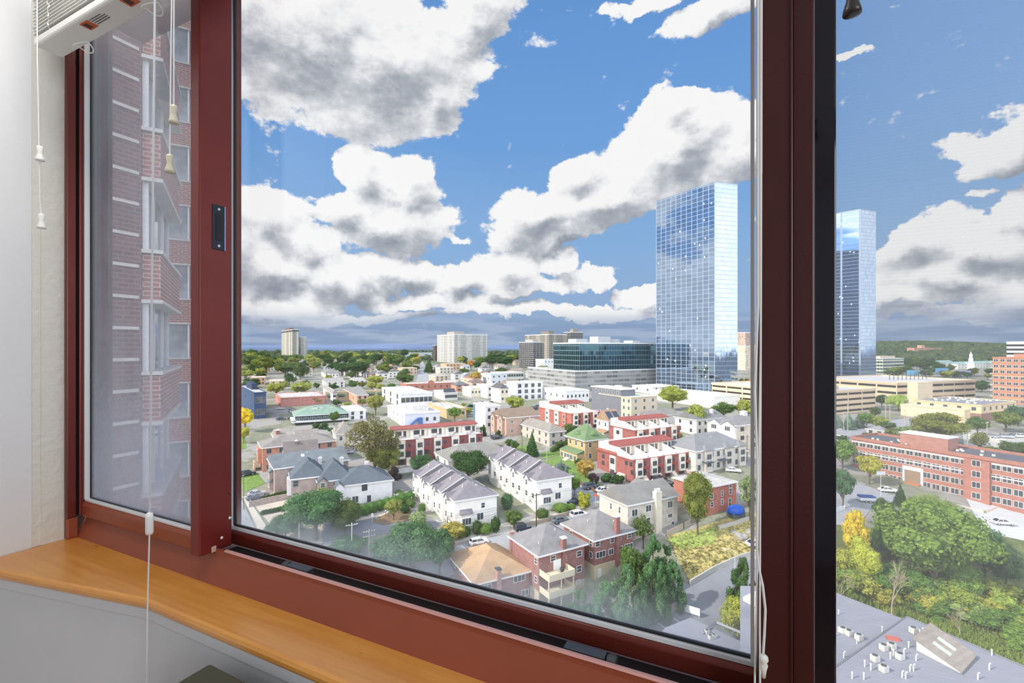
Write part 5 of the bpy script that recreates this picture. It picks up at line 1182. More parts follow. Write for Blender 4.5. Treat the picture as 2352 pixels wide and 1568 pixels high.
# ---- the two mirrored towers
mir = curtain_facade('mirror_glass', S(164,184,206), S(146,162,184), 1.5, 3.3, 0.006, rough=0.02, metal=0.95)
def mirror_tower(label, D_, uc, ul, ur, vt, vl, vr, vb):
    P = [at(uc, vb, D_)]
    dl = D_*(vt-V0)/(vl-V0); dr = D_*(vt-V0)/(vr-V0)
    c = Vector(((uc-U0)/F*D_, D_)); l = Vector(((ul-U0)/F*dl, dl)); r = Vector(((ur-U0)/F*dr, dr)); k = l+r-c
    zb = CZ-(vb-V0)/F*D_; H = (vb-vt)/F*D_
    e = empty('glass_tower', label, 'skyscraper', (c.x, c.y, zb))
    q = [(0, 0), tuple(r-c), tuple(k-c), tuple(l-c)]
    MB().prism(q, -3, H).build('glass_facade', mir, e)
    cx, cy = (k-c).x/2, (k-c).y/2
    q2 = [(cx+(x-cx)*1.004, cy+(y-cy)*1.004) for x, y in q]
    MB().prism(q2, H, H+0.5).build('roof_edge', mat('tower_edge', S(150,158,168), 0.4, 0.4), e)
    q3 = [(cx+(x-cx)*0.6, cy+(y-cy)*0.6) for x, y in q]
    MB().prism(q3, H+0.5, H+1.6).build('roof_plant', mat('tower_edge', S(150,158,168), 0.4, 0.4), e)
    # operable window panels tilted open on the facade
    rng = random.Random(int(uc)); lv = l-c; n = Vector((lv.y, -lv.x)); n = n.normalized() if n.dot(c) < 0 else -n.normalized(); ln = lv.length; d = lv.normalized()
    me = MB().box(-0.5, 0.5, -0.08, 0.0, 0, 1.3).mesh('open_window', mat('lit_pane', S(206,214,222), 0.3))
    for i in range(24):
        s_ = rng.uniform(1, ln-1); z = rng.uniform(6, H-8); p = d*s_ + n*0.12
        inst('open_window', me, e, (p.x, p.y, z), math.atan2(d.y, d.x)+math.pi)
    return e
mirror_tower('tall mirrored glass tower standing before the wide dark post', 346, 1642, 1507, 1694, 418, 462, 424, 893)
mirror_tower('mirrored glass tower seen through the screened window', 440, 1977, 1905, 2012, 481, 494, 486, 862)

# ---- beige multi-storey car parks
def carpark(label, uc, vb, vt, ul, ur, deg, floors, lb=None, la=None, y=None, bays=4):
    b = building(label, 'parking garage', uc, vb, vt, ul, ur, deg, la=la, lb=lb, wall=(218,196,166), rc=(196,196,198), name='parking_garage', para=1.0, y=y)
    dkm = mat('dark_opening', S(46,42,40), 0.9); st = b.H/floors
    for r in range(floors):
        z = st*r+st*0.42
        for L, f_ in ((b.la, 'A'), (b.lb, 'B')):
            n = max(1, int(L/11))
            for i in range(n):
                x0, x1 = L*(i+0.04)/n, L*(i+0.96)/n
                if f_ == 'A': MB().box(x0, x1, -0.05, 0.1, z, z+st*0.36).build('opening', dkm, b.e)
                else: MB().box(-0.05, 0.1, x0, x1, z, z+st*0.36).build('opening', dkm, b.e)
    return b
b = carpark('beige parking garage with dark slots beside the mirrored towers', 1880, 956, 903, 1648, 2011, 24, 4, lb=70)
for fx in (0.35, 0.5): MB().box(b.la*fx, b.la*fx+5, 8, 12, b.H, b.H+2.5).build('roof_plant', colmat((190,176,160)), b.e)
b = carpark('farther beige parking garage with curved ramp and stair tower', 2060, 926, 882, 1950, 2240, 20, 3, lb=60)
MB().box(b.la*0.12, b.la*0.30, -6, 6, -1, b.H+1.2).build('stair_tower', colmat((226,206,178)), b.e)
for i in range(10): MB().box(b.la*(0.4+0.055*i), b.la*(0.4+0.055*i)+0.3, b.lb*0.4, b.lb*0.4+0.3, b.H, b.H+5).build('lamp_post', colmat((80,80,84), 'paint'), b.e)
b = building('green glass office with white bands behind the parking garage', 'office building', 2028, 868, 824, 2008, 2076, 28, lb=24, wmat=curtain_facade('green_office', S(60,104,100), S(206,202,190), 3.0, 3.9, 0.02, metal=0.5, bandh=0.42), rc=(196,190,180), name='office_building', y=560)
MB().box(b.la*0.1, b.la*0.8, b.lb*0.2, b.lb*0.7, b.H, b.H+3).build('roof_plant', colmat((206,194,176)), b.e)
b = building('orange brick apartment tower cut by the picture edge', 'apartment tower', 2460, 939, 824, 2280, None, 26, la=18, wall=(190,116,80), wk='brick', rc=(200,180,160), name='apartment_tower', lw=(11, 8), ws_=(2.0, 1.6), wkd='w')
for z in (0.12, 0.36, 0.60, 0.76): MB().box(-0.1, 0.1, -0.1, b.lb+0.1, b.H*z, b.H*z+0.25).build('belt_course', colmat((236,206,160)), b.e)
for k in range(8): MB().box(-0.4, 3, b.lb, b.lb+1.3, b.H*(k+0.2)/8, b.H*(k+0.2)/8+0.25).build('balcony', TRIM, b.e)
MB().box(1, 12, b.lb*0.1, b.lb*0.72, b.H, b.H+2.6).build('roof_house', colmat((196,122,84), 'brick'), b.e)
b = building('white office with black window bands above the orange brick tower', 'office building', 2480, 858, 784, 2312, None, 26, la=30, wmat=slab_facade('band_office', S(226,224,218), S(36,38,44), 3.0, 4.0, 1.0, 0.5), rc=(220,218,214), name='office_building', y=420)
b = building('tan two-storey building with dark roof and many rooftop units', 'building', 2254, 968, 932, 2155, 2334, 26, wall=(232,208,168), rc=(140,142,148), name='building', lw=(5, 2), fw=(6, 2), ws_=(1.6, 1.6), wkd='g', vents=26, wall2=(0, 0.5, (150,100,84), 'brick'), lb=28)
b = building('low cream annex with blank wall beside the tan two-storey building', 'building', 2215, 972, 943, 2121, 2240, 26, lb=26, wall=(240,216,176), rc=(170,170,168), name='building', la=6)

# ---- the long red brick apartment house
th = 26
b = building('long red brick apartment house with black flat roof and white-trimmed windows', 'apartment building', 2500, 1237, 1094, 1957, None, th, la=15, wall=(170,98,78), wk='brick', rc=(96,98,106), name='apartment_building', lw=(24, 5), ws_=(1.7, 1.5), wkd='w', para=0.9)
L = b.lb
for z in (b.H-0.9, b.H-4.2): MB().box(-0.12, 0.1, -0.1, L, z, z+0.3).build('belt_course', colmat((232,224,214)), b.e)
MB().box(-0.35, 0.2, L*0.62, L*0.62+5.2, b.H*0.0, b.H*0.62).build('entrance_surround', TRIM, b.e)
MB().box(-0.5, 0.1, L*0.62+0.6, L*0.62+4.6, 0, b.H*0.55).build('entrance_glass', colmat((150,130,110)), b.e)
MB().box(-2.2, 0, L*0.62+0.4, L*0.62+4.8, b.H*0.28, b.H*0.28+0.3).build('entrance_canopy', colmat((206,120,80), 'paint'), b.e)
MB().box(4, 10, L*0.54, L*0.54+12, b.H, b.H+3.6).build('roof_house', colmat((178,112,94), 'brick'), b.e)
MB().box(3.8, 10.2, L*0.54-0.2, L*0.54+12.2, b.H+3.6, b.H+3.9).build('roof_house_cap', TRIM, b.e)
q = MB().box(-1.1, 0, L*0.33, L*0.33+5.5, 0, b.H-0.4).build('brick_bay', b.wm, b.e)
for k in range(5): inst('window', win_mesh(1.7, 1.5), q, (-1.11, L*0.33+3.6, k*b.H/5+1.1), -math.pi/2)
rng = random.Random(8)
for i in range(22): inst('roof_vent', ac_mesh(), b.e, (rng.uniform(2, 12), rng.uniform(6, L-4), b.H+0.12), rng.choice((0, 1.57)), (0.8, 0.8, 0.8))
MB().box(-8, -1, L*0.30, L*0.58, b.H*0.10, b.H*0.13).box(-8, -7.7, L*0.30, L*0.58, b.H*0.13, b.H*0.2).box(-8, -1, L*0.30, L*0.30+0.3, b.H*0.13, b.H*0.2).box(-7.8, -7.2, L*0.31, L*0.31+0.6, -1, b.H*0.1).build('terrace', colmat((214,200,182)), b.e)

# ---- grey flat roof below, with its units (bottom right corner)
YR = 66.0; zr_ = CZ-40.5
def onroof(u, v, z): y = (CZ-z)*F/(v-V0); return Vector(((u-U0)/F*y, y, z))
roofm = mat('grey_membrane', S(150,152,162), 0.7, var=0.05, vs=0.3, stretch=(1, 4, 1))
e = empty('low_building', 'low building with wide grey membrane roof below the wooded slope', 'building', (0, 0, 0))
def roofpoly(pts, z, th_, name, m):
    P = [onroof(u, v, z) for u, v in pts]; mb = MB(); mb.prism([(p.x, p.y) for p in P], z-th_, z); return mb.build(name, m, e)
za, zb_ = zr_-0.6, zr_
roofpoly([(1880,1345), (2085,1425), (1902,1545), (1902,1700), (1700,1700), (1700,1345)], za, 14, 'roof', roofm)
roofpoly([(2082,1416), (2420,1560), (2600,1640), (2600,2100), (1650,2100), (1650,1720)], zb_, 14, 'main_roof', roofm)
P = [onroof(u, v, zb_) for u, v in ((1902,1544), (2082,1416), (2420,1560), (2600,1640))]
MB().tube([tuple(p+Vector((0, 0, 0.05))) for p in P], 0.12, 4).build('roof_edge', mat('roof_edge', S(120,122,130), 0.6), e)
def roofthing(u, v, z, name, label, cat, grp, me, sc=1.0, rz=0.3):
    o = D.objects.new(name, me); COL.objects.link(o); o.location = onroof(u, v, z); o.scale = (sc,)*3; o.rotation_euler = (0, 0, rz)
    return tag(o, label, cat, grp)
for (u, v, z, lab) in ((1936,1453,za,'white rooftop air unit, first of three wired together'), (1950,1459,za,'white rooftop air unit, middle of three wired together'), (1973,1469,za,'white rooftop air unit, last of three wired together'),
    (2098,1453,zb_,'white rooftop air unit alone near the roof corner'), (2174,1478,zb_,'white rooftop air unit beside the shingled skylight house'), (2030,1493,zb_,'boxy white rooftop air unit nearest the red cover'),
    (2048,1490,zb_,'round-topped white rooftop air unit behind the boxy one'), (2067,1513,zb_,'dark-sided rooftop air unit with curved white pipe'), (2010,1518,zb_,'white rooftop air unit set apart before the pipes'), (2030,1542,zb_,'large round-topped rooftop air unit at the lower roof')):
    roofthing(u, v, z, 'air_unit', lab, 'air conditioner', 'rooftop air units', ac_mesh(), 1.05)
pm = MB(); pm.tube([(0,0,0),(0,0,0.7)], 0.07, 8); pm.lathe((0,0,0.7), [(0.1,0),(0.1,0.15)], 8); pme = pm.mesh('vent_pipe', TRIM)
gm = MB(); gm.tube([(0,0,0),(0,0,0.55),(0.05,0,0.68),(0.2,0,0.72),(0.3,0,0.62)], 0.07, 8); gme = gm.mesh('goose_vent', TRIM)
for (u, v, z) in ((1926,1411,za),(1918,1415,za),(1925,1451,za),(1919,1460,za),(1968,1478,za),(2026,1450,za)):
    roofthing(u, v, z, 'vent_pipe', 'short white vent pipe on the nearer grey roof by the post', 'vent pipe', 'vent pipes on the nearer roof', pme, 0.9)
for (u, v) in ((2120,1455),(2112,1459),(2087,1487),(2052,1505),(2045,1513),(1986,1531),(2000,1539),(2278,1505),(1957,1558),(1984,1560)):
    roofthing(u, v, zb_, 'vent_pipe', 'white vent pipe on the main grey roof', 'vent pipe', 'vent pipes on the main roof', pme, 1.0)
for (u, v) in ((1938,1510),(2076,1503),(2104,1517),(2090,1541),(2098,1540),(2072,1556),(2080,1558),(2272,1538),(2246,1560)):
    roofthing(u, v, zb_ if u > 1945 else za, 'bent_vent', 'white bent vent pipe on the main grey roof', 'vent pipe', 'bent vent pipes on the roof', gme, 1.1)
p = onroof(2051, 1468, zb_); o = MB().box(-0.75, 0.75, -0.35, 0.35, 0, 0.3).build('roof_cover', mat('red_cover', S(200,110,96), 0.6), None); o.location = p; o.rotation_euler = (0, 0, -0.35); tag(o, 'salmon red box cover on the grey roof', 'roof cover')
# shingled skylight house on the roof
P = [onroof(u, v, zb_) for u, v in ((2105,1492), (2140,1462), (2236,1512), (2205,1545))]
sh = empty('skylight_house', 'slanted shingled roof house with two skylights on the grey roof', 'roof house', tuple(P[0]))
q = [(p-P[0]) for p in P]; top = [0.75, 2.2, 2.2, 0.75]; top = [1.5, 1.7, 0.5, 0.3]
MB().prism([(p.x, p.y) for p in q], 0, 0, top=[t-0.12 for t in top]).build('wall', TRIM, sh)
c = sum(q, Vector())/4; q2 = [c+(p-c)*1.12 for p in q]
m = MB(); m.prism([(p.x, p.y) for p in q2], 0, 0, top=[t+0.08 for t in top])
for i in range(4): m.v[i] = (q2[i].x, q2[i].y, top[i]-0.08)
m.build('roof', colmat((190,178,164), 'roof'), sh)
for f0 in (0.30, 0.62):
    def bl_(a, b_): x = q[0].lerp(q[3], b_).lerp(q[1].lerp(q[2], b_), a); z = (top[0]*(1-b_)+top[3]*b_)*(1-a)+(top[1]*(1-b_)+top[2]*b_)*a; return (x.x, x.y, z+0.2)
    m = MB(); pts = [bl_(f0-0.06, 0.30), bl_(f0+0.06, 0.30), bl_(f0+0.06, 0.72), bl_(f0-0.06, 0.72)]; m.face(pts); m.face([(x, y_, z-0.12) for x, y_, z in reversed(pts)])
    for i in range(4):
        a, b_ = pts[i], pts[(i+1) % 4]; m.face([a, (a[0], a[1], a[2]-.12), (b_[0], b_[1], b_[2]-.12), b_])
    m.build('skylight', mat('skylight_pale', S(206,212,200), 0.2), sh)

# grey roof corner at the foot of the large pane and the white canopy
e = empty('flat_roof_building', 'grey flat-roofed building corner with parapet beside the car park', 'building', (0, 0, 0))
zc = CZ-45.5
P = [onroof(u, v, zc) for u, v in ((1530,1440), (1586,1418), (1760,1500), (1760,1700), (1400,1560))]
MB().prism([(p.x, p.y) for p in reversed(P)], zc-9, zc).build('roof', roofm, e)
P = [onroof(u, v, zc) for u, v in ((1614,1456), (1646,1434), (1780,1490))]
MB().tube([tuple(p+Vector((0,0,0.3))) for p in P], 0.28, 4).build('parapet', mat('parapet_grey', S(146,148,154), 0.7), e)
for u, v in ((1624,1455), (1632,1467), (1640, 1465)): roofthing(u, v, zc, 'air_unit', 'small rooftop air unit by the grey parapet above the car park', 'air conditioner', 'units by the grey parapet', ac_mesh(), 0.8)
e = empty('canopy_building', 'white roofed canopy with slim white columns beside the dark post', 'canopy', (0, 0, 0))
zc = CZ-38; P = [onroof(u, v, zc) for u, v in ((1707,1370), (1745,1352), (1830,1352), (1830,1402), (1745,1390))]
MB().prism([(p.x, p.y) for p in reversed(P)], zc-0.6, zc).build('roof', TRIM, e)
for dx in (0.0, 3.0): p = onroof(1738, 1388, zc); MB().box(p.x+dx-0.2, p.x+dx+0.2, p.y-0.2, p.y+0.2, zt(p.y), zc-0.6).build('column', TRIM, e)

# ---- small town houses filling the plateau, each one a thing
rng = random.Random(11)
far = [ # uc, vb, vt, ul, ur, roof, wall, roofcolour, rh, label
 (748,868,858,738,760,'gy',(228,224,216),(150,150,148),3.4,'small white gabled house beside the small dark tree'),
 (806,868,858,790,820,'gy',(222,220,214),(160,158,156),3.2,'grey-roofed white house in the middle of the tree belt'),
 (835,868,858,822,848,'gy',(232,230,226),(150,148,146),3.2,'white gabled house left of the round yellow-green tree'),
 (750,890,878,740,792,'gx',(226,222,214),(190,186,180),2.6,'pale two-storey house with beige roof behind the striped storefront'),
 (765,862,853,756,790,'hip',(206,196,186),(140,136,134),3.0,'beige hip-roofed house among the town trees'),
 (815,882,874,804,838,'gx',(236,234,230),(206,204,200),2.0,'small white house with pale roof near the brick chimney stack'),
 (700,845,838,690,728,'gx',(200,120,96),(170,130,112),2.6,'brick church hall with red-brown roof'),
 (900,848,838,880,920,'flat',(178,150,130),(170,166,160),0,'low brown brick flats behind the large dark trees'),
 (780,846,836,728,830,'flat',(150,110,94),(176,172,166),0,'long brown brick flats in the tree belt'),
 (620,890,876,560,652,'flat',(206,186,150),(214,210,202),0,'low tan flat building beyond the willow-like shrubs'),
 (575,885,868,548,610,'flat',(196,160,134),(214,210,202),0,'low brick school wing beside the window frame'),
 (925,860,846,912,958,'flat',(206,184,156),(206,202,194),0,'tan brick box building beside the avenue'),
 (855,824,813,843,905,'flat',(214,212,206),(220,218,214),0,'white warehouse far beyond the trees'),
 (930,820,810,922,992,'flat',(196,202,206),(200,208,212),0,'pale blue-grey warehouse on the far plateau'),
 (1010,858,845,996,1042,'flat',(206,198,184),(206,204,200),0,'tan office with dark square windows below the wide white block'),
 (1025,850,836,1018,1070,'flat',(206,172,140),(206,200,190),0,'peach brick office behind the tan office'),
 (1128,884,860,1102,1165,'flat',(216,218,222),(150,180,206),0,'white building with long blue bands'),
 (1095,885,872,1060,1105,'gx',(206,180,160),(190,130,112),2.2,'tan house with small red gable near the orange tree'),
 (1000,875,864,985,1030,'hip',(206,190,166),(206,196,180),2.2,'cream low house beside the avenue'),
 (1040,890,878,1010,1062,'flat',(214,208,196),(216,214,208),0,'pale flat building behind the red brick store'),
 (960,925,912,950,985,'hip',(226,224,218),(110,114,120),2.8,'white house with dark grey hip roof beside the white modern block'),
 (820,930,908,790,845,'gx',(206,160,136),(170,168,164),3.2,'peach house with grey gable roof beside the yellow-green tree'),
 (765,925,905,742,772,'gy',(232,230,228),(176,172,170),2.6,'narrow white gabled house beside the red-walled store'),
 (1250,850,826,1240,1300,'flat',(226,226,224),(206,206,204),0,'white slab hall below the distant cluster'),
 (800,965,945,785,840,'flat',(232,230,226),(222,220,216),0,'white low building beside the green-roofed restaurant'),
 (1500,905,890,1420,1560,'flat',(226,224,218),(222,220,214),0,'white flat commercial roofs behind the tan apartment block'),
 
 (2160,842,832,2140,2190,'gx',(206,214,208),(150,200,194),2.6,'store with turquoise roof before the wooded ridge'),
 (2200,848,836,2185,2290,'gx',(214,214,206),(160,206,200),3.0,'long turquoise-roofed store with a red sign'),
 (2030,1000,990,1990,2050,'hip',(206,200,190),(176,176,178),1.6,'low grey-roofed house below the parking garage'),
 (1930,1012,1000,1900,1946,'gx',(206,204,200),(196,196,198),2.0,'small pale house beside the dark red post'),
]
for (uc, vb, vt, ul, ur, rf, wc, rcol, rh, lab) in far:
    cat = 'house' if rf in ('gy', 'gx', 'hip') and rh else 'building'
    pxm = F/yat(vb)
    kw = dict(fw=(max(2, int((ur-uc)/pxm/4)), 2), wkd='d', ws_=(1.2, 1.4)) if (ur-uc) > 4 else {}
    b = building(lab, cat, uc, vb, vt, ul, ur, 28, wall=wc, roof=rf, rc=rcol, rh=rh or None, name='house' if cat == 'house' else 'building', vents=(2 if rf == 'flat' else 0), lw=(2, 1) if (uc-ul) > 8 else None, lb=(None if rf != 'flat' else 22), **kw)
    if 'red sign' in lab:
        cu = D.curves.new('sign_lettering', 'FONT'); cu.body = 'ACME'; cu.size = b.H*0.85; cu.extrude = 0.15; cu.align_x = 'CENTER'
        cu.materials.append(mat('store_red', S(214,60,54), 0.5)); o = D.objects.new('sign_lettering_text', cu); me_ = D.meshes.new_from_object(o); me_.name = 'sign_lettering'; D.objects.remove(o); o = D.objects.new('sign_lettering', me_); COL.objects.link(o); o.parent = b.e
        o.location = (b.la*0.30, -0.5, b.H*0.35); o.rotation_euler = (math.pi/2, 0, 0)
        MB().prism([(b.la*0.2, -0.35), (b.la*0.4, -0.35), (b.la*0.4, 6), (b.la*0.2, 6)], 0, b.H*1.25).build('sign_gable', TRIM, b.e)
for (u, vb, vt, w, hh, cc, lab) in ((2096, 868, 850, 34, 0.6, (120,190,222), 'light blue billboard beyond the parking garage lamps'), (2163, 862, 845, 36, 0.6, (96,158,206), 'wide blue billboard before the turquoise-roofed stores'), (2216, 866, 851, 34, 0.6, (176,170,220), 'lilac and white billboard below the red store sign'), (2271, 893, 883, 10, 0.7, (240,130,190), 'small pink sign before the orange brick tower')):
    p = G(u, vb); k = p.y/F; h = (vb-vt)*k; o_ = empty('billboard', lab, 'billboard', tuple(p), 0.2)
    MB().box(-w/2*k, w/2*k, -0.3, 0, h*(1-hh), h).build('panel', colmat(cc, 'paint'), o_)
    for x in (-w/3*k, w/3*k): MB().box(x-0.2, x+0.2, 0, 0.4, 0, h*(1-hh)).build('post', colmat((120,120,124), 'paint'), o_)
HOSP = building('pink brick hospital on the wooded ridge', 'hospital', 2100, 812, 799, 2085, 2162, 20, lb=14, wall=(196,140,116), wk='brick', rc=(200,170,150), name='hospital', y=1010, fw=(12, 3), wkd='d', nobase=True)
MB().box(HOSP.la*0.3, HOSP.la*0.42, 2, 10, HOSP.H, HOSP.H+6).build('roof_house', colmat((206,160,140)), HOSP.e)
# clock-like white steeple
p = G(2230, 850); e = empty('steeple', 'white stepped steeple tower before the wooded ridge', 'tower', tuple(p))
k = p.y/F; q = MB(); q.lathe((0, 0, 0), [(7*k, 0), (7*k, 12*k), (4.6*k, 14*k), (4.2*k, 26*k), (3*k, 28*k), (2.8*k, 36*k), (1.6*k, 38*k), (0.2*k, 43*k)], 8); q.build('spire', colmat((230,232,234)), e)

# wide filler of small houses in rows, individually built
HM = {}
def small_house(i, u, v, sc):
    key = rng.randrange(6)
    if key not in HM:
        r = random.Random(key*13+1); la, lb, H = r.uniform(9, 13), r.uniform(8, 11), r.uniform(5, 6.5)
        wc = [(226,222,214), (206,180,160), (232,228,220), (196,150,126), (214,206,190), (226,226,228)][key]; rc_ = [(150,150,148), (140,120,110), (170,164,158), (120,122,126), (176,160,142), (190,188,186)][key]
        m = MB(); m.box(0, la, 0, lb, -3, H)
        hip_roof(m, -.4, la+.4, -.4, lb+.4, H, 2.8, mi=1, gab=['x', None, 'y', None, 'x', 'y'][key])
        for zz in (0.9, 3.6):
            for k in range(3): m.box(la*(k+.3)/3, la*(k+.7)/3, -.03, .05, zz, zz+1.3, 2)
            for k in range(2): m.box(-.03, .05, lb*(k+.3)/2, lb*(k+.7)/2, zz, zz+1.3, 2)
        HM[key] = m.mesh('small_house', [colmat(wc), colmat(rc_, 'roof'), glass_win()])
    o = D.objects.new('small_house', HM[key]); COL.objects.link(o); o.location = G(u, v); o.rotation_euler = (0, 0, math.radians(28+rng.choice((0, 0, 90)))); o.scale = (sc,)*3
    return o
COLW = ['white', 'tan', 'cream', 'brick brown', 'beige', 'pale grey']; ROOFW = ['gabled', 'hip-roofed']
seen_l = {}
def unique_tag(o, label, cat, group):
    o['label'] = label; o['category'] = cat; o['group'] = group
for band, (v0, v1, ulo, uhi, n, where) in enumerate(((832, 850, 560, 990, 30, 'far tree belt'), (850, 872, 640, 1000, 22, 'nearer tree belt'), (836, 866, 1060, 1190, 12, 'plateau below the wide white block'), (866, 905, 1060, 1240, 9, 'shopping street'), (835, 850, 1240, 1300, 3, 'distant cluster'))):
    for i in range(n):
        for _ in range(30):
            u = rng.uniform(ulo, uhi); v = rng.uniform(v0, v1); p = G(u, v); a_ = math.radians(28); q = p+Vector((2.5, 7.5, 0))
            if not taken(q, 8.5) and not (955 < u < 992): break
        else: continue
        occupy(q, 7.5); o = small_house(i, u, v, 1.0)
        k = [k for k, me in HM.items() if me == o.data][0]
        unique_tag(o, 'small '+COLW[k]+' house '+near(q, COLW[k]), 'house', 'small houses of the '+where)
# ================================================================== TREES
def leaf_cloud(rng, clumps, n, size, flat=0.0, droop=0.0):
    m = MB(); tot = sum(c[3]**2 for c in clumps)
    for (cx, cy, cz, r, sz) in clumps:
        k = int(n*r*r/tot)
        for _ in range(k):
            while True:
                d = Vector((rng.gauss(0, 1), rng.gauss(0, 1), rng.gauss(0, 1)))
                if d.length > 0.1: break
            d.normalize(); q = r*(0.72+0.34*rng.random())
            p = Vector((cx+d.x*q, cy+d.y*q, cz+d.z*q*sz))
            nn = (d+Vector((rng.gauss(0, .5), rng.gauss(0, .5), rng.gauss(0, .5)+0.3))).normalized()
            a = nn.cross(Vector((rng.gauss(0, 1), rng.gauss(0, 1), rng.gauss(0, 1)))).normalized(); b = nn.cross(a)
            if droop: a = Vector((a.x*0.3, a.y*0.3, -1)).normalized(); b = nn.cross(a).normalized()
            s = size*rng.uniform(0.6, 1.35); s2 = s*(0.65 if not droop else 0.22); s = s*(1 if not droop else 2.2)
            m.face([p-a*s-b*s2*0.3, p-b*s2+a*s*0.1, p+a*s, p+b*s2-a*s*0.1])
    return m
def core(m, clumps, f):
    bm = bmesh.new(); bmesh.ops.create_icosphere(bm, subdivisions=1, radius=1.0)
    vs = [v.co.copy() for v in bm.verts]; fs = [[v.index for v in q.verts] for q in bm.faces]; bm.free()
    for (cx, cy, cz, r, sz) in clumps:
        b = len(m.v); m.v += [(cx+v.x*r*f, cy+v.y*r*f, cz+v.z*r*f*sz) for v in vs]
        for q in fs: m.f.append(tuple(b+i for i in q)); m.m.append(0)
PROTO = {}
def proto(kind, var=0, lod=0):
    key = (kind, var, lod)
    if key in PROTO: return PROTO[key]
    rng = random.Random(hash((len(kind)*31+ord(kind[0]), var)) & 0xffff)
    n = (9000, 2600, 900)[lod]; sz = (0.016, 0.028, 0.045)[lod]
    fm = foliage_mat(); T = MB(); cl = []
    if kind in ('round', 'sparse', 'bushy', 'tall'):
        lo = {'round': 0.30, 'sparse': 0.28, 'bushy': 0.16, 'tall': 0.14}[kind]
        cc = (1+lo)/2; hz = (1-lo)/2
        for i in range(30 if kind != 'tall' else 36):
            while True:
                d = Vector((rng.uniform(-1, 1), rng.uniform(-1, 1), rng.uniform(-1, 1)))
                if 0.45 < d.length < 0.95: break
            r = rng.uniform(0.12, 0.19)*(0.75 if kind == 'sparse' else 1.0)
            w = 0.40
            if kind == 'tall': w = 0.38*(1-0.55*max(0, d.z))
            cl.append((d.x*w, d.y*w, cc+d.z*(hz-0.09), r, 0.75))
        if kind != 'sparse': cl.append((0, 0, cc, 0.34, hz/0.42))
        T.tube([(0, 0, -0.03), (0.01, 0, lo), (0, 0.01, cc)], [0.028, 0.022, 0.01], 7)
        for i in range(9 if kind != 'sparse' else 26):
            c = rng.choice(cl); z0 = rng.uniform(lo*0.6, cc*0.8)
            T.tube([(0, 0, z0), (c[0]*0.5, c[1]*0.5, (z0+c[2])/2+0.02), (c[0], c[1], c[2]+(0.05 if kind == 'sparse' else 0))], [0.012, 0.008, 0.003], 5)
        m = leaf_cloud(rng, cl, int(n*(0.62 if kind == 'sparse' else 1)), sz)
        if kind != 'sparse': core(m, cl, 0.70)
    elif kind == 'conifer':
        L = 13
        for i in range(L):
            t = i/(L-1); z = 0.10+0.84*t; R0 = 0.47*(1-t)**0.85+0.02
            k = max(3, int(9*(1-t))+2)
            for j in range(k):
                a = 2*math.pi*(j+rng.random()*0.6)/k; R1 = R0*rng.uniform(0.8, 1.05)
                cl.append((math.cos(a)*R1*0.72, math.sin(a)*R1*0.72, z-0.02*R1, max(0.035, R1*0.34), 0.45))
        T.tube([(0, 0, -0.03), (0, 0, 0.98)], [0.03, 0.004], 6)
        m = leaf_cloud(rng, cl, n, sz*0.9); core(m, cl, 0.62)
        b = len(m.v); seg = 10
        for (r, z) in ((0.33, 0.1), (0.2, 0.5), (0.02, 0.95)):
            for q in range(seg): m.v.append((r*math.cos(q*6.283/seg), r*math.sin(q*6.283/seg), z))
        for L_ in range(2):
            for q in range(seg): m.f.append((b+L_*seg+q, b+L_*seg+(q+1) % seg, b+(L_+1)*seg+(q+1) % seg, b+(L_+1)*seg+q)); m.m.append(0)
    elif kind == 'cedar':
        for i in range(34):
            t = rng.random(); a = rng.random()*6.283; R1 = 0.40*(1-t**1.8)*rng.uniform(0.5, 1)+0.03
            cl.append((math.cos(a)*R1, math.sin(a)*R1, 0.08+0.82*t, 0.13*(1-0.5*t), 1.3))
        T.tube([(0, 0, -0.03), (0, 0, 0.9)], [0.03, 0.004], 6)
        m = leaf_cloud(rng, cl, n, sz); core(m, cl, 0.75)
    elif kind == 'willow':
        for i in range(34):
            a = rng.random()*6.283; R1 = math.sqrt(rng.random())*0.42; top = 0.92-R1*R1*1.6
            cl.append((math.cos(a)*R1, math.sin(a)*R1, top-0.18, 0.12, 2.0))
        T.tube([(0, 0, -0.03), (0, 0, 0.75)], [0.035, 0.015], 6)
        m = leaf_cloud(rng, cl, n, sz, droop=1); core(m, cl, 0.7)
    elif kind == 'bush':
        for i in range(16):
            a = rng.random()*6.283; R1 = math.sqrt(rng.random())*0.34; cl.append((math.cos(a)*R1, math.sin(a)*R1, rng.uniform(0.25, 0.78)-R1*0.5, 0.2, 1.0))
        T.tube([(0, 0, -0.05), (0, 0, 0.4)], [0.03, 0.02], 5)
        m = leaf_cloud(rng, cl, n//2, sz*1.3); core(m, cl, 0.8)
    elif kind == 'hedgeball':
        cl = [(0, 0, 0.5, 0.48, 1.0)]; T.tube([(0, 0, -0.05), (0, 0, 0.4)], [0.03, 0.02], 5)
        m = leaf_cloud(rng, cl, n//2, sz*1.3); core(m, cl, 0.93)
    elif kind == 'bare':
        def br(p, d, L, r, k):
            q = p+d*L*0.5+Vector((rng.gauss(0, .02), rng.gauss(0, .02), 0))*L; e_ = q+(d+Vector((rng.gauss(0, .15), rng.gauss(0, .15), .05))).normalized()*L*0.5
            T.tube([p, q, e_], [r, r*0.75, r*0.5], 5, cap=False)
            if k:
                for _ in range(rng.choice((2, 3, 3))):
                    dd = (d+Vector((rng.gauss(0, .6), rng.gauss(0, .6), rng.gauss(0.15, .35)))).normalized(); br(q.lerp(e_, rng.random()), dd, L*0.68, r*0.55, k-1)
                br(e_, (d+Vector((rng.gauss(0, .3), rng.gauss(0, .3), 0.1))).normalized(), L*0.7, r*0.5, k-1)
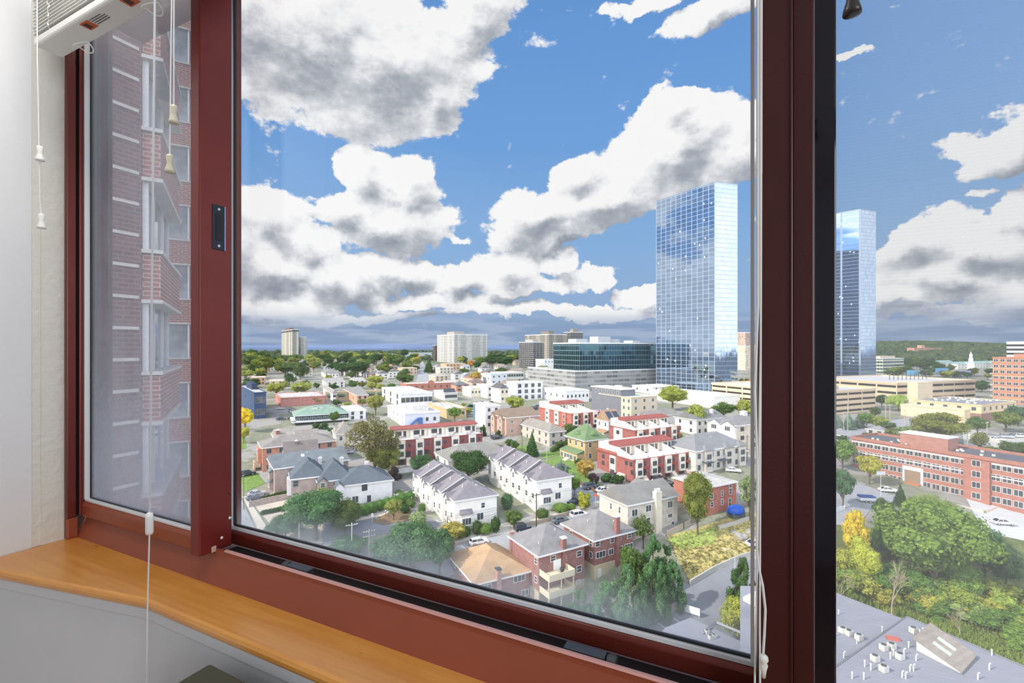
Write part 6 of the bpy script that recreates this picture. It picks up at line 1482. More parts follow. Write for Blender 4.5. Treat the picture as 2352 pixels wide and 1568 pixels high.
        br(Vector((0, 0, -0.02)), Vector((0, 0, 1)), 0.36, 0.02, 4)
        m = None
    fme = m.mesh(kind+'_crown', fm) if m else None
    tme = T.mesh(kind+'_trunk', pale_bark() if kind == 'bare' else bark())
    PROTO[key] = (fme, tme); return PROTO[key]
C_ = dict(g=(0.085,0.135,0.045), dg=(0.045,0.090,0.032), yg=(0.25,0.275,0.08), ol=(0.16,0.19,0.055), ye=(0.62,0.46,0.05), br=(0.26,0.17,0.07), bg=(0.075,0.15,0.075),
          pg=(0.22,0.28,0.15), bs=(0.14,0.20,0.19), pu=(0.05,0.035,0.045), lg=(0.13,0.205,0.055), og=(0.42,0.24,0.06))
tn = [0]
def tree(u, vb, vt, w, kind, col, label=None, group=None, name=None, cat=None, y=None, lod=None):
    """a tree whose foot stands at (u, vb) on the ground, vt and w give its height and spread"""
    p = G(u, vb) if y is None else G(u, vb, y=y)
    if y is not None: h = (vb-vt)/F*p.y
    else: h = (vb-vt)/F*p.y
    wd = w/F*p.y; tn[0] += 1; i = tn[0]
    occupy(p, wd*0.42)
    if lod is None: lod = 0 if w > 70 else (1 if w > 26 else 2)
    fme, tme = proto(kind, i % (3 if lod < 2 else 4), lod)
    nm = name or {'conifer': 'conifer_tree', 'cedar': 'evergreen_tree', 'willow': 'willow_tree', 'bush': 'shrub', 'hedgeball': 'clipped_shrub', 'bare': 'bare_tree'}.get(kind, 'leafy_tree')
    c = C_[col] if isinstance(col, str) else col; r = random.Random(i); f = r.uniform(0.88, 1.12); c = tuple(min(1, x*f*r.uniform(0.95, 1.05)) for x in c)
    e = empty(nm, label or 'tree', cat or ('shrub' if kind in ('bush', 'hedgeball') else 'tree'), tuple(p), r.uniform(0, 6.28), group)
    t = inst('trunk', tme, e, sc=((wd+h)/2, (wd+h)/2, h) if kind != 'bare' else (wd, wd, h))
    if kind != 'bare': t.scale = (wd, wd, h)
    if fme: inst('foliage', fme, e, sc=(wd, wd, h), col=c)
    return e
T = tree
T(862,1092,945,150,'sparse',(0.17,0.16,0.085),'tall half-bare brownish tree in front of the long red and white row')
T(880,1092,1010,90,'bushy','ol','low olive growth at the foot of the half-bare tree')
T(940,1030,990,32,'round','g','small green tree before the long red and white row')
T(1075,1112,1030,108,'round','dg','large dark green maple before the pale grey-green roof')
T(972,1098,1042,72,'round',(0.06,0.12,0.05),'dark green tree in front of the red and white row beside the white fence')
T(905,1100,1062,38,'bush','pu','dark purple shrub beside the slate-roofed duplex')
T(727,1240,1120,165,'round','bg','large bluish green tree in front of the brown brick end unit')
T(790,1235,1140,90,'bushy','g','green tree against the white duplex wall')
T(655,1245,1180,95,'round','bg','low bluish green tree at the corner of the large pane')
T(745,1165,1118,44,'bushy','yg','yellow-green tree top against the slate roof')
T(800,1290,1225,90,'bushy','bg','hazy green shrubs at the lower edge of the large pane','hazy greenery at the pane edge')
T(950,1330,1195,180,'round','bg','spreading street tree with pale green leaves beside the poles')
T(890,1340,1225,90,'round','bg','smaller pale green street tree next to the spreading one')
T(1010,1330,1215,80,'round','bg','green street tree nearest the orange shingle roof')
T(1222,1048,988,36,'conifer','dg','dark conifer before the tan hip-roofed house')
T(1320,1140,1092,34,'round','lg','young street tree at the corner of the rear white row')
T(1344,1164,1122,40,'bush',(0.26,0.27,0.05),'yellow-green round shrub at the street corner')
T(1603,1228,1070,88,'tall','ol','tall olive tree between the beige stone house and the red brick house')
T(1478,1260,1178,62,'sparse','g','thin leafy tree against the beige stone house')
T(1345,1098,1052,50,'bushy',(0.30,0.22,0.07),'orange-brown tree beside the yellow brick house')
T(1362,1112,1078,30,'bush','pu','dark purple shrub beside the front red townhouse')
for (u,vb,vt,w,s) in ((1330,1440,1345,90,'nearest the balcony house'),(1395,1448,1325,100,'in the middle of the evergreen grove'),(1440,1448,1290,110,'tallest in the evergreen grove'),(1495,1420,1270,105,'at the crest of the evergreen grove'),(1545,1400,1280,70,'nearest the parking lot'),(1500,1345,1222,80,'behind the evergreen grove'),(1530,1330,1240,60,'behind the grove, above the grassy bank')):
    T(u,vb,vt,w,'cedar',(0.085,0.17,0.085),'dense bluish evergreen '+s,'evergreen grove')
T(1450,1370,1240,60,'bushy','g','leafy tree close to the brick house with tall chimney')
T(1707,1400,1275,80,'cedar',(0.07,0.13,0.06),'dark evergreen beside the dark post')
T(1690,1470,1365,92,'tall',(0.36,0.38,0.10),'pale yellow-green tree beside the flat grey roof')
T(1722,1195,1085,60,'sparse','pg','pale grey-green tree beside the blue tarpaulin')
T(1545,942,884,76,'round','yg','big yellow-green tree before the mirrored tower foot')
T(1597,992,922,60,'tall','yg','tall yellow-green tree behind the terrace row')
T(1660,965,922,60,'round','g','green tree behind the beige arched house')
T(1716,968,916,66,'round','yg','yellow-green tree cluster next to the dark post')
T(1706,975,932,24,'conifer','bs','blue spruce behind the beige arched house')
T(1183,942,906,56,'bushy','yg','yellow-green tree beside the avenue before the townhouses')
T(1110,1002,968,18,'bush','dg','small dark shrub beside the tall narrow white building')
T(1145,1004,982,20,'bush','dg','dark clipped evergreen before the peach brick house')
T(1170,1035,1005,22,'round','g','small street tree, first of two before the tan house','pair of small street trees')
T(1182,1040,1010,24,'round','g','small street tree, second of two before the tan house','pair of small street trees')
T(863,953,903,46,'round','yg','yellow-green tree beside the peach gabled house')
T(767,976,944,30,'round','g','green tree at the end of the green-roofed restaurant')
T(727,928,910,24,'bushy','yg','small yellow-green tree before the narrow white gabled house')
T(1044,968,932,34,'round','lg','bright green tree beside the long tan building')
T(1250,960,925,20,'round','og','thin reddish tree beside the grey-canopied townhouses')
T(563,992,934,50,'round','ye','bright yellow street tree beside the window frame')
T(560,1018,978,30,'round',(0.42,0.42,0.08),'yellow-green street tree below the bright yellow one')
T(692,962,930,40,'bush',(0.25,0.2,0.1),'reddish brown shrubs before the red brick store','shrubs by the restaurant')
for u in (725, 745): T(u,985,966,24,'bush','dg','rounded dark shrub beside the restaurant','shrubs by the restaurant')
T(1310,1000,965,40,'bush','g','green shrubs beside the yellow brick house')
for k, (u, v, h, w) in enumerate(((1395,1105,24,38),(1420,1110,26,36),(1330,1068,20,24),(1405,1060,24,44))): T(u,v,v-h,w,'bush','dg','dark green shrub beside the yellow brick house and red row','shrubs by the yellow house')
for k, (u, v) in enumerate(((1288,1080),(1300,1092),(1316,1108))): T(u,v,v-26,18,'conifer','bs','small blue spruce in the yellow house garden','blue spruces in the garden')
for k in range(7): T(1356+k*9,1112+k*4.2,1096+k*4.2,9,'conifer',(0.09,0.2,0.05),'small clipped cone evergreen along the red townhouse wall','cone evergreens along the red wall')
# clipped shrubs around the white rows
for (u,vb,h,w,c,lab) in ((969,1180,26,20,'g','round clipped shrub between the white garages'),(960,1212,40,44,'pg','rounded pale green shrub by the garden bed'),(1070,1232,24,28,'dg','dark clipped shrub, first along the front white wall'),(1096,1228,36,26,'dg','tall dark clipped shrub along the front white wall'),
    (1115,1226,26,36,'lg','bright green clipped shrub along the front white wall'),(1138,1222,38,26,'dg','tall clipped shrub at the white wall corner'),(1180,1212,44,46,'g','large rounded shrub between the white rows'),(1165,1170,40,30,'bg','bluish shrub in the gap between the white rows'),
    (1246,1192,26,34,'g','green shrub behind the utility pole'),(1288,1176,22,40,'lg','bright clipped hedge ball beside the white suv'),(1312,1172,18,22,'lg','small bright hedge ball near the street corner'),(1055,1236,34,40,'ol','olive tree beside the street lamp'),(1040,1245,50,60,(0.34,0.30,0.09),'yellowish tree beside the street lamp'),
    (930,1178,22,26,'dg','dark shrub beside the long hedge')):
    T(u,vb,vb-h,w,'hedgeball' if w < 45 else 'bushy',c,lab)
T(904,1195,1142,42,'round',(0.24,0.26,0.08),'small olive tree rising from the brown garden bed')
T(700,1145,1130,20,'bush','dg','dark low shrub on the brick driveway wall')
# the wooded slope on the right
T(2145,1372,1140,250,'round',(0.15,0.245,0.06),'largest bright green tree on the wooded slope')
T(2140,1250,1132,120,'willow',(0.22,0.32,0.08),'weeping willow behind the largest green tree')
T(2045,1290,1180,70,'willow',(0.20,0.30,0.08),'smaller weeping willow beside the yellow tree')
T(1962,1310,1165,66,'round','ye','bright yellow tree on the wooded slope')
T(1975,1350,1230,90,'bushy',(0.42,0.42,0.07),'yellow-green tree below the bright yellow one')
T(1925,1345,1250,60,'bushy',(0.36,0.36,0.08),'yellow-green bush tree touching the dark post')
T(2028,1205,1143,52,'round','g','round dark green tree beside the street')
T(2068,1165,1108,34,'conifer','dg','dark conifer on the street before the brick apartment house')
T(1936,1168,1075,66,'round','bg','fresh green tree with white fence below it')
T(1935,1080,1006,70,'round','lg','green tree in front of the long black roof')
T(1997,1112,1040,58,'round',(0.36,0.34,0.07),'yellow-green tree against the brick apartment house')
T(2262,1345,1210,100,'round',(0.08,0.15,0.075),'dark green tree on the slope beside the parking lot')
T(2310,1375,1240,90,'round',(0.09,0.16,0.09),'hazy dark green tree nearest the picture edge')
T(2200,1372,1285,110,'bushy',(0.2,0.32,0.08),'light green tree below the largest green tree')
T(2048,1420,1262,110,'bare',None if False else 'g','pale bare tree with spreading branches on the slope')
T(1935,1395,1290,70,'bare','g','small bare tree touching the dark post')
T(2205,1470,1380,60,'bare','g','pale bare sapling above the roof edge')
rg = random.Random(21)
for i in range(64):
    u = rg.uniform(1900, 2420); lo = 1345+max(0, (u-1916))*0.47*0.55
    v = rg.uniform(1330, 1400)+max(0, u-2080)*0.36*rg.random()**0.3
    if v > 1350+(u-1916)*0.40: v = 1345+(u-1916)*0.36
    c = rg.choice([(0.16,0.26,0.06),(0.11,0.2,0.05),(0.26,0.32,0.08),(0.34,0.33,0.08),(0.20,0.28,0.10)])
    T(u, v, v-rg.uniform(35, 70), rg.uniform(55, 95), 'bush' if i % 2 else 'bushy', c, ('tall ' if i % 2 else 'low ')+{0.16:'bright green',0.11:'dark green',0.26:'pale green',0.34:'yellowish',0.20:'olive green'}[c[0]]+' bush '+('touching the dark post' if u < 1960 else 'below the bright yellow tree' if u < 2020 else 'behind the pale bare tree' if u < 2080 else 'under the largest green tree' if u < 2200 else 'below the dark slope tree' if u < 2300 else 'at the far end of the slope'), 'thicket on the wooded slope', lod=1)
# trees on the right-hand side plateau
T(2152,1022,944,135,'round',(0.20,0.22,0.06),'broad olive tree beside the street behind the black roof')
T(2085,1020,975,60,'bushy','pg','pale green tree next to the broad olive one')
T(2063,944,903,52,'willow',(0.30,0.38,0.10),'willow before the beige parking garage')
T(2025,935,905,36,'round','dg','dark green tree between the two parking garages')
T(2136,935,912,42,'bushy','g','green tree before the farther parking garage')
T(2105,945,926,18,'conifer','bs','blue spruce at the garage stair tower')
T(2245,1000,955,48,'round','g','green street tree before the tan two-storey building')
T(2310,992,942,62,'round','ol','olive tree before the orange brick tower')
T(2338,980,930,50,'round','bg','bluish green tree below the orange brick tower')
T(2250,1045,985,40,'sparse','ol','thin sparse tree in the grey car lot')
T(2275,1040,1020,40,'bush','yg','yellow-green shrub beside the grey car lot')
T(2335,1060,1012,80,'round','g','green tree at the end of the grey car lot')
T(2255,900,872,40,'bushy','dg','dark tree behind the tan building')
for (u, vb, h, w, k, c) in ((1925,985,36,30,'conifer','bs'),(1950,985,38,34,'conifer','bs'),(1972,982,34,30,'conifer','bs'),(1990,985,40,34,'round','lg'),(2020,988,36,40,'bushy','yg'),(2010,960,30,26,'bushy','g'),(2040,995,28,40,'round','g'),(1935,1015,20,24,'bush','dg'),(2060,1010,30,50,'round','ol'),(2000,1012,20,40,'bushy','g')):
    T(u, vb, vb-h, w, k, c, {'conifer': 'blue-green conifer on the lawn below the parking garage', 'bush': 'dark shrub on the lawn below the parking garage'}.get(k, 'leafy tree on the lawn below the parking garage'), 'planting below the parking garage')
for u, c in ((1932,'og'),(1946,'og'),(1716,'og'),(1730,'yg'),(1703,'yg')): T(u, 885, 868, 13, 'round', c, 'small orange-yellow tree on the parking garage edge', 'small trees by the towers')
# named trees of the town belt
for (u, vb, vt, w, k, c, lab) in ((635,912,876,50,'round','yg','yellow-green tree, larger of two before the flat tan buildings'),(692,907,874,60,'bushy','yg','broad yellow-green tree before the flat tan buildings'),(663,888,855,24,'round','dg','dark round tree beside the cream church'),
    (565,870,848,44,'round','yg','yellow-green tree beside the window frame'),(598,868,843,30,'round','yg','yellow-green round tree in the tree belt'),(690,872,832,42,'bushy','g','tall green tree below the slim grey tower'),(655,868,828,60,'round','g','large green tree below the cream tower'),
    (612,858,818,70,'round','ol','broad olive tree below the cream tower'),(575,850,815,60,'round','g','green tree below the horizon beside the window frame'),(862,890,860,46,'round','yg','round yellow-green tree in the town middle'),(930,884,856,50,'bushy','g','broad dark green tree near the avenue'),
    (785,864,832,44,'round','dg','dark green tree among the brick flats'),(822,868,826,60,'round','dg','largest dark green tree of the belt'),(885,866,834,46,'round','ol','olive green tree beside the tan box building'),(1063,868,844,24,'round','g','round green tree below the wide white block'),
    (1082,850,826,22,'round','og','orange autumn tree below the wide white block'),(1096,852,828,22,'round','dg','dark tree next to the orange autumn tree'),(1093,882,852,32,'round',(0.38,0.28,0.08),'yellowish autumn tree beside the blue banded building'),(985,856,818,26,'conifer','dg','dark tall tree at the end of the avenue'),
    (960,842,816,20,'round','og','yellowish tree at the head of the avenue'),(1130,845,812,40,'round','dg','dark tree between the white block and the cluster'),(1160,848,815,50,'round','dg','broad dark tree left of the distant cluster')):
    T(u, vb, vt, w, k, c, lab)
rg = random.Random(5)
bands = [(822,836,555,990,60,(12,22),'far tree belt'), (836,862,555,980,50,(16,30),'nearer tree belt'), (822,840,1050,1190,26,(10,20),'trees by the wide white block'), (862,900,560,1000,22,(14,24),'gardens of the town'),
         (850,900,1060,1300,14,(10,20),'street trees of the shopping district'), (900,1000,700,1200,14,(10,18),'small street trees among the roofs'), (960,1040,1230,1740,16,(12,22),'garden trees among the townhouses'), (838,872,2010,2300,46,(12,22),'trees before the wooded ridge')]
SZ = ('low', 'small', 'mid-sized'); CW = {'g': 'green', 'dg': 'dark green', 'ol': 'olive', 'yg': 'yellow-green'}
for (v0, v1, u0, u1, n, (h0, h1), nm) in bands:
    for i in range(n):
        for _ in range(25):
            u, v = rg.uniform(u0, u1), rg.uniform(v0, v1); h = rg.uniform(h0, h1); w = h*rg.uniform(1.0, 1.7); p = G(u, v)
            if 606 < u < 706 and v < 834: continue
            if 955 < u < 992 and v > 822: continue
            if 2195 < u < 2265 and v < 862: continue
            if not taken(p, w/F*p.y*0.42): break
        else: continue
        c = rg.choice(('g', 'dg', 'dg', 'ol', 'g', 'yg')); z = SZ[min(2, int(3*(h-h0)/(h1-h0)))]
        T(u, v, v-h, w, rg.choice(('round', 'bushy', 'round')), c, z+' '+CW[c]+' tree '+near(p, z+CW[c]), nm)

# ---- continuous woodland near the horizon (nobody could count it)
def woodland(name, label, n, ufun, vfun, hfun, cols, seed):
    r = random.Random(seed); m = MB()
    bm = bmesh.new(); bmesh.ops.create_icosphere(bm, subdivisions=2, radius=1.0)
    vs = [v.co.copy() for v in bm.verts]; fs = [[v.index for v in q.verts] for q in bm.faces]; bm.free()
    for i in range(n):
        u = ufun(r); y, z = vfun(r, u); s = hfun(r, u)/F*y; p = Vector(((u-U0)/F*y, y, z)); b = len(m.v)
        if taken(p, s*0.6): continue
        for v in vs:
            j = 1+r.uniform(-0.22, 0.22); m.v.append((p.x+v.x*s*j*0.8, p.y+v.y*s*j*0.8, p.z+v.z*s*j*0.62+s*0.35))
        ci = r.randrange(len(cols))
        for q in fs: m.f.append(tuple(b+k for k in q)); m.m.append(ci)
    o = m.build(name, [mat('wood_%s_%d' % (name, i), c, 1.0, var=0.35, vs=0.25, spec=0.05) for i, c in enumerate(cols)], fix=False)
    tag(o, label, 'woodland', kind='stuff')
GC = [(0.045,0.075,0.035), (0.06,0.095,0.04), (0.075,0.10,0.05), (0.05,0.07,0.045)]
def vf(r, u): y = r.uniform(1000, 2300); return y, zt(y)
woodland('woodland', 'continuous dark woodland along the horizon beyond the town', 1500, lambda r: r.uniform(540, 1500), vf, lambda r, u: r.uniform(4, 8), GC, 1)
# wooded hill at the right
def hillz(u, y):
    t = max(0, min(1, (y-800)/450)); s = math.exp(-((u-2080)/260)**2)*0.55+0.6
    return zt(y) + t*t*(3-2*t)*27*s
m = MB(); nx, ny = 40, 12; idx = []
for j in range(ny+1):
    y = 780+100*j; row = []
    for i in range(nx+1):
        u = 1700+25*i; row.append(len(m.v)); m.v.append(((u-U0)/F*y, y, hillz(u, y)+0.05))
    idx.append(row)
for j in range(ny):
    for i in range(nx): m.f.append((idx[j][i], idx[j][i+1], idx[j+1][i+1], idx[j+1][i])); m.m.append(0)
tag(m.build('hill', mat('hill_ground', (0.05,0.08,0.04), 1.0, var=0.2, vs=0.05), smooth=True, fix=False), kind='structure')
def vh(r, u): y = r.uniform(860, 1650); return y, hillz(u, y)
woodland('hill_woodland', 'dark green woods covering the ridge behind the steeple', 2600, lambda r: r.uniform(1960, 2420), vh, lambda r, u: r.uniform(6, 13), GC, 2)
# grass and weeds on the rough bank and slope
def weeds(name, label, n, pts, col, h, seed):
    r = random.Random(seed); m = MB(); us = [p[0] for p in pts]; vs = [p[1] for p in pts]
    def inside(u, v):
        c = False; j = len(pts)-1
        for i in range(len(pts)):
            (x1, y1), (x2, y2) = pts[i], pts[j]
            if (y1 > v) != (y2 > v) and u < (x2-x1)*(v-y1)/(y2-y1)+x1: c = not c
            j = i
        return c
    k = 0
    while k < n:
        u, v = r.uniform(min(us), max(us)), r.uniform(min(vs), max(vs))
        if not inside(u, v): continue
        k += 1; p = G(u, v); 
        for _ in range(3):
            a = r.uniform(0, 6.28); q = p+Vector((r.uniform(-.4, .4), r.uniform(-.4, .4), 0)); w = Vector((math.cos(a), math.sin(a), 0))*r.uniform(0.12, 0.3); t = Vector((r.uniform(-.3, .3), r.uniform(-.3, .3), h*r.uniform(0.4, 1)))
            m.face([q-w, q+w, q+t+w*0.4, q+t-w*0.4])
    o = m.build(name, foliage_mat(), fix=False); o.color = (*col, 1); tag(o, label, 'grass', kind='stuff')
weeds('grass', 'rough green and dry grass on the bank above the parking lot', 1200, [(1530,1235),(1600,1215),(1740,1180),(1750,1250),(1660,1295),(1585,1330),(1560,1290)], (0.22,0.215,0.13), 0.25, 3)
weeds('undergrowth', 'tangled green undergrowth on the slope above the grey roof', 7000, [(1900,1290),(2160,1330),(2420,1380),(2420,1570),(2090,1425),(1900,1355)], (0.20,0.26,0.07), 1.3, 4)

# ---- hedges
def hedge(name, label, p0, p1, h, w, col, seed=1):
    a, b = G(*p0), G(*p1); d = b-a; L = d.length; r = random.Random(seed); cl = []
    n = max(2, int(L/(w*0.55)))
    for i in range(n+1):
        q = a.lerp(b, i/n); cl.append((q.x-a.x, q.y-a.y, zt(q.y)-a.z+h*0.5, w*0.55, h/w*1.0))
    m = leaf_cloud(r, cl, int(700+L*60), 0.16); core(m, cl, 0.9)
    e = empty(name, label, 'hedge', tuple(a)); inst('foliage', m.mesh('hedge_foliage', foliage_mat()), e, col=C_[col] if isinstance(col, str) else col)
hedge('hedge', 'long bright green hedge below the white duplex', (800,1195), (940,1152), 3.0, 3.4, (0.075,0.155,0.045))
hedge('hedge', 'low dark hedge on the brick driveway wall', (606,1148), (665,1135), 1.2, 1.2, 'dg', 2)
hedge('hedge', 'low dark hedge between the two driveways', (604,1182), (660,1170), 1.2, 1.2, 'dg', 3)
hedge('hedge', 'green hedge between the tan house and yellow brick house', (1268,1038), (1302,1020), 1.8, 1.8, 'g', 4)
hedge('hedge', 'green garden hedge beside the white fences', (915,1140), (945,1165), 2.0, 2.2, 'g', 5)

# ================================================================== STREET THINGS
CARM = {}
def car_parts(kind):
    if kind in CARM: return CARM[kind]
    L, Wd, H, hb = {'sedan': (4.6, 1.82, 1.42, 0.86), 'suv': (4.7, 1.9, 1.72, 1.0), 'wagon': (4.6, 1.8, 1.52, 0.9), 'jeep': (4.1, 1.8, 1.85, 1.08)}[kind]
    m = MB(); n = 0
    def sect(z, x0, x1, hw): return [(x0, -hw, z), (x1, -hw, z), (x1, hw, z), (x0, hw, z)]
    rings = [sect(0.3, -L/2+.08, L/2-.08, Wd/2-.05), sect(0.55, -L/2, L/2, Wd/2), sect(hb-0.08, -L/2+.03, L/2-.1, Wd/2), sect(hb, -L/2+.1, L/2-.35, Wd/2-.07)]
    for r_ in rings: m.v += r_
    m.f.append((3,2,1,0)); m.m.append(0)
    for q in range(3):
        for k in range(4): k2 = (k+1) % 4; m.f.append((q*4+k, q*4+k2, q*4+4+k2, q*4+4+k)); m.m.append(0)
    m.f.append((12,13,14,15)); m.m.append(0)
    body = m
    c = MB(); xb, xf, tb, tf = {'sedan': (-1.75, 1.0, -1.05, 0.25), 'suv': (-2.15, 1.15, -1.85, 0.5), 'wagon': (-2.1, 1.1, -1.85, 0.35), 'jeep': (-1.9, 0.75, -1.85, 0.6)}[kind]
    c.v += sect(hb, xb, xf, Wd/2-.10)+sect(H-0.06, tb, tf, Wd/2-.26); c.f += [(0,1,5,4),(1,2,6,5),(2,3,7,6),(3,0,4,7)]; c.m += [0]*4
    r = MB(); r.v += sect(H-0.07, tb-.03, tf+.03, Wd/2-.24)+sect(H, tb+.08, tf-.08, Wd/2-.34); r.f += [(3,2,1,0),(4,5,6,7),(0,1,5,4),(1,2,6,5),(2,3,7,6),(3,0,4,7)]; r.m += [0]*6
    for x in ((tb+tf)/2,): # pillars
        for s in (-1, 1): r.tube([(x, s*(Wd/2-.09), hb), (x, s*(Wd/2-.25), H-.05)], 0.05, 4)
    for s in (-1, 1): r.tube([(xb, s*(Wd/2-.11), hb), (tb, s*(Wd/2-.26), H-.05)], 0.06, 4); r.tube([(xf, s*(Wd/2-.11), hb), (tf, s*(Wd/2-.26), H-.05)], 0.05, 4)
    w = MB(); rr = 0.36 if kind in ('suv', 'jeep') else 0.32
    w.lathe((0, 0, -0.11), [(rr*0.6, 0), (rr, 0.01), (rr, 0.21), (rr*0.6, 0.22)], 14); w.lathe((0, 0, -0.12), [(rr*0.55, 0), (rr*0.55, 0.24)], 10, 1)
    hl = MB().box(L/2-.12, L/2-.02, -Wd/2+.1, -Wd/2+.5, 0.62, 0.76).box(L/2-.12, L/2-.02, Wd/2-.5, Wd/2-.1, 0.62, 0.76)
    tl = MB().box(-L/2-.01, -L/2+.08, -Wd/2+.08, -Wd/2+.4, 0.66, 0.84).box(-L/2-.01, -L/2+.08, Wd/2-.4, Wd/2-.08, 0.66, 0.84)
    CARM[kind] = (body, c, r, w.mesh('wheel', [blk, alu]), hl.mesh('headlight', mat('lamp_clear', S(220,225,230), 0.2)), tl.mesh('tail_light', mat('lamp_red', S(150,30,28), 0.3)), L, rr)
    return CARM[kind]
def car(u, v, kind, colr, deg, label, cat='car', group=None, sc=1.0):
    p = G(u, v); body, c, r, wme, hme, tme, L, rr = car_parts(kind)
    slope = 0.0
    e = empty('parked_car', label, cat, tuple(p+Vector((0, 0, 0.16))), math.radians(deg), group); e.scale = (sc,)*3
    pm = mat('car_paint_%02x%02x%02x' % colr, S(*colr), 0.25, coat=0.6)
    key = ('mesh', kind, colr)
    if key not in CARM:
        CARM[key] = (body.mesh('body', pm), c.mesh('window_glass', mat('car_glass', (0.03, 0.04, 0.05), 0.05, spec=1.0)), r.mesh('roof', pm if kind != 'jeep' else mat('soft_top', S(60,64,70), 0.7)))
    b, g_, ro = CARM[key]
    inst('body', b, e); inst('windows', g_, e); inst('roof', ro, e); inst('headlights', hme, e); inst('tail_lights', tme, e)
    for x in (-L*0.3, L*0.3):
        for s in (-1, 1):
            o = inst('wheel', wme, e, (x, s*0.80, rr)); o.rotation_euler = (math.pi/2, 0, 0)
    return e
WHT, BLK_, GRY, DBL, SIL = (240,242,244), (38,40,46), (104,112,122), (48,58,74), (186,190,196)
car(1100,1250,'wagon',WHT,25,'white station wagon beside the fire hydrant')
car(1200,1220,'jeep',DBL,25,'dark blue soft-top jeep parked at the shrub-lined kerb')
car(1286,1200,'sedan',GRY,25,'grey sedan parked behind the white suv')
car(1330,1188,'suv',WHT,25,'white suv parked nearest the street corner')
car(1320,1157,'sedan',DBL,10,'dark sedan beside the rear white row')
car(1356,1122,'suv',(84,94,110),-62+90,'dark grey suv parked along the cross street')
car(1386,1130,'sedan',WHT,25,'white sedan at the stairs of the red townhouse')
car(1290,1075,'sedan',GRY,-35,'grey car behind the rear white row roof')
car(1684,1084,'sedan',WHT,-20,'white sedan on the drive of the pale grey row')
car(1536,1115,'sedan',BLK_,-20,'black sedan below the red townhouse garages')
car(1515,1105,'suv',BLK_,28,'black suv in the garage of the red townhouse')
car(797,1042,'sedan',SIL,10,'silver car behind the orange brick house')
car(568,1092,'suv',DBL,40,'dark car on the drive of the orange brick house')
car(590,1138,'sedan',SIL,40,'silver car on the brick drive, higher of two')
car(586,1148,'sedan',GRY,40,'grey car on the brick drive, lower of two')
car(1140,1008,'suv',DBL,28,'dark blue suv beside the peach brick house')
car(1118,1024,'sedan',WHT,80,'white car by the long red and white row')
car(1060,972,'sedan',SIL,15,'silver car behind the terrace row')
car(2303,1205,'sedan',WHT,-10,'white hatchback in the pale lot of the brick apartment house')
car(2040,1130,'sedan',WHT,-12,'white car on the street before the brick apartment house')
car(1735,1254,'sedan',WHT,10,'white car on the grassy bank beside the dark post')
car(2050,1010,'sedan',SIL,-5,'silver car below the broad olive tree')
for i, (u, v) in enumerate(((2290,1012),(2312,1006),(2330,1004),(2346,1005),(2246,1018),(2255,1022))): car(u, v, ('sedan','suv')[i % 2], (WHT, SIL, GRY)[i % 3], -20, ('first white sedan', 'silver suv', 'grey sedan', 'white suv', 'silver sedan', 'grey suv')[i]+' in the grey lot before the orange brick tower', group='cars in the grey lot')
def cc_(rg, i, u, v):
    c = rg.choice(((WHT, 'white'), (SIL, 'silver'), (GRY, 'grey'), (BLK_, 'black'), (DBL, 'dark blue')))
    return c[0], rg.choice((28, 118)), 'parked '+c[1]+(' sedan ', ' suv ')[i % 2]+near(G(u, v), c[1]+str(i % 2))
rg = random.Random(77)
for i in range(26):
    u = rg.uniform(2010, 2240) if i < 12 else rg.uniform(1080, 1240)
    v = rg.uniform(866, 874) if i < 12 else rg.uniform(925, 945)
    car(u, v, ('sedan', 'suv')[i % 2], *cc_(rg, i, u, v), group='far parked cars' if i < 12 else 'cars in the shopping lot')

for i in range(10):
    u = rg.uniform(640, 700); v = rg.uniform(940, 968)
    car(u, v, 'sedan', *cc_(rg, 0, u, v), group='cars in the restaurant lot')
# covered trailer
p = G(1990, 1152); e = empty('trailer', 'white trailer with blue cover on the street by the brick apartment house', 'trailer', tuple(p), math.radians(-10))
MB().box(-1.9, 1.9, -0.95, 0.95, 0.45, 1.3).build('body', mat('trailer_white', S(232,234,236), 0.4), e, bevel=0.06); MB().box(-1.95, 1.95, -1.0, 1.0, 1.3, 1.75).build('cover', mat('tarp_blue', S(50,84,150), 0.6), e, bevel=0.15)
for x in (-0.5, 0.5):
    for s in (-1, 1): o = inst('wheel', car_parts('sedan')[3], e, (x, s*0.9, 0.32)); o.rotation_euler = (math.pi/2, 0, 0)
# blue tarpaulin heap beside the red brick house
p = G(1690, 1186); e = empty('tarpaulin', 'bright blue tarpaulin over a heap beside the red brick house', 'tarpaulin', tuple(p), 0.3)
m = MB(); m.lathe((0, 0, 0), [(1.9, 1.0), (2.1, 1.6), (1.9, 2.5), (1.2, 3.1), (0.2, 3.3)], 12); o = m.build('cover', mat('tarp_bright', S(40,92,190), 0.5), e, smooth=True); o.scale = (1.2, 0.8, 0.9)
MB().box(-1.9, 1.9, -1.2, 1.2, 0, 1.2).build('heap', colmat((90,96,100), 'paint'), e)
# green bins, hydrant
p = G(1043, 1252); m = MB(); m.lathe((0, 0, 0), [(0.2, 0), (0.2, 0.1), (0.13, 0.12), (0.13, 0.65), (0.17, 0.68), (0.12, 0.8), (0.03, 0.88)], 10); m.box(-0.28, 0.28, -0.06, 0.06, 0.45, 0.57)
o = m.build('fire_hydrant', mat('hydrant_red', S(178,50,44), 0.4)); o.location = p; tag(o, 'red fire hydrant on the pavement beside the white station wagon', 'hydrant')
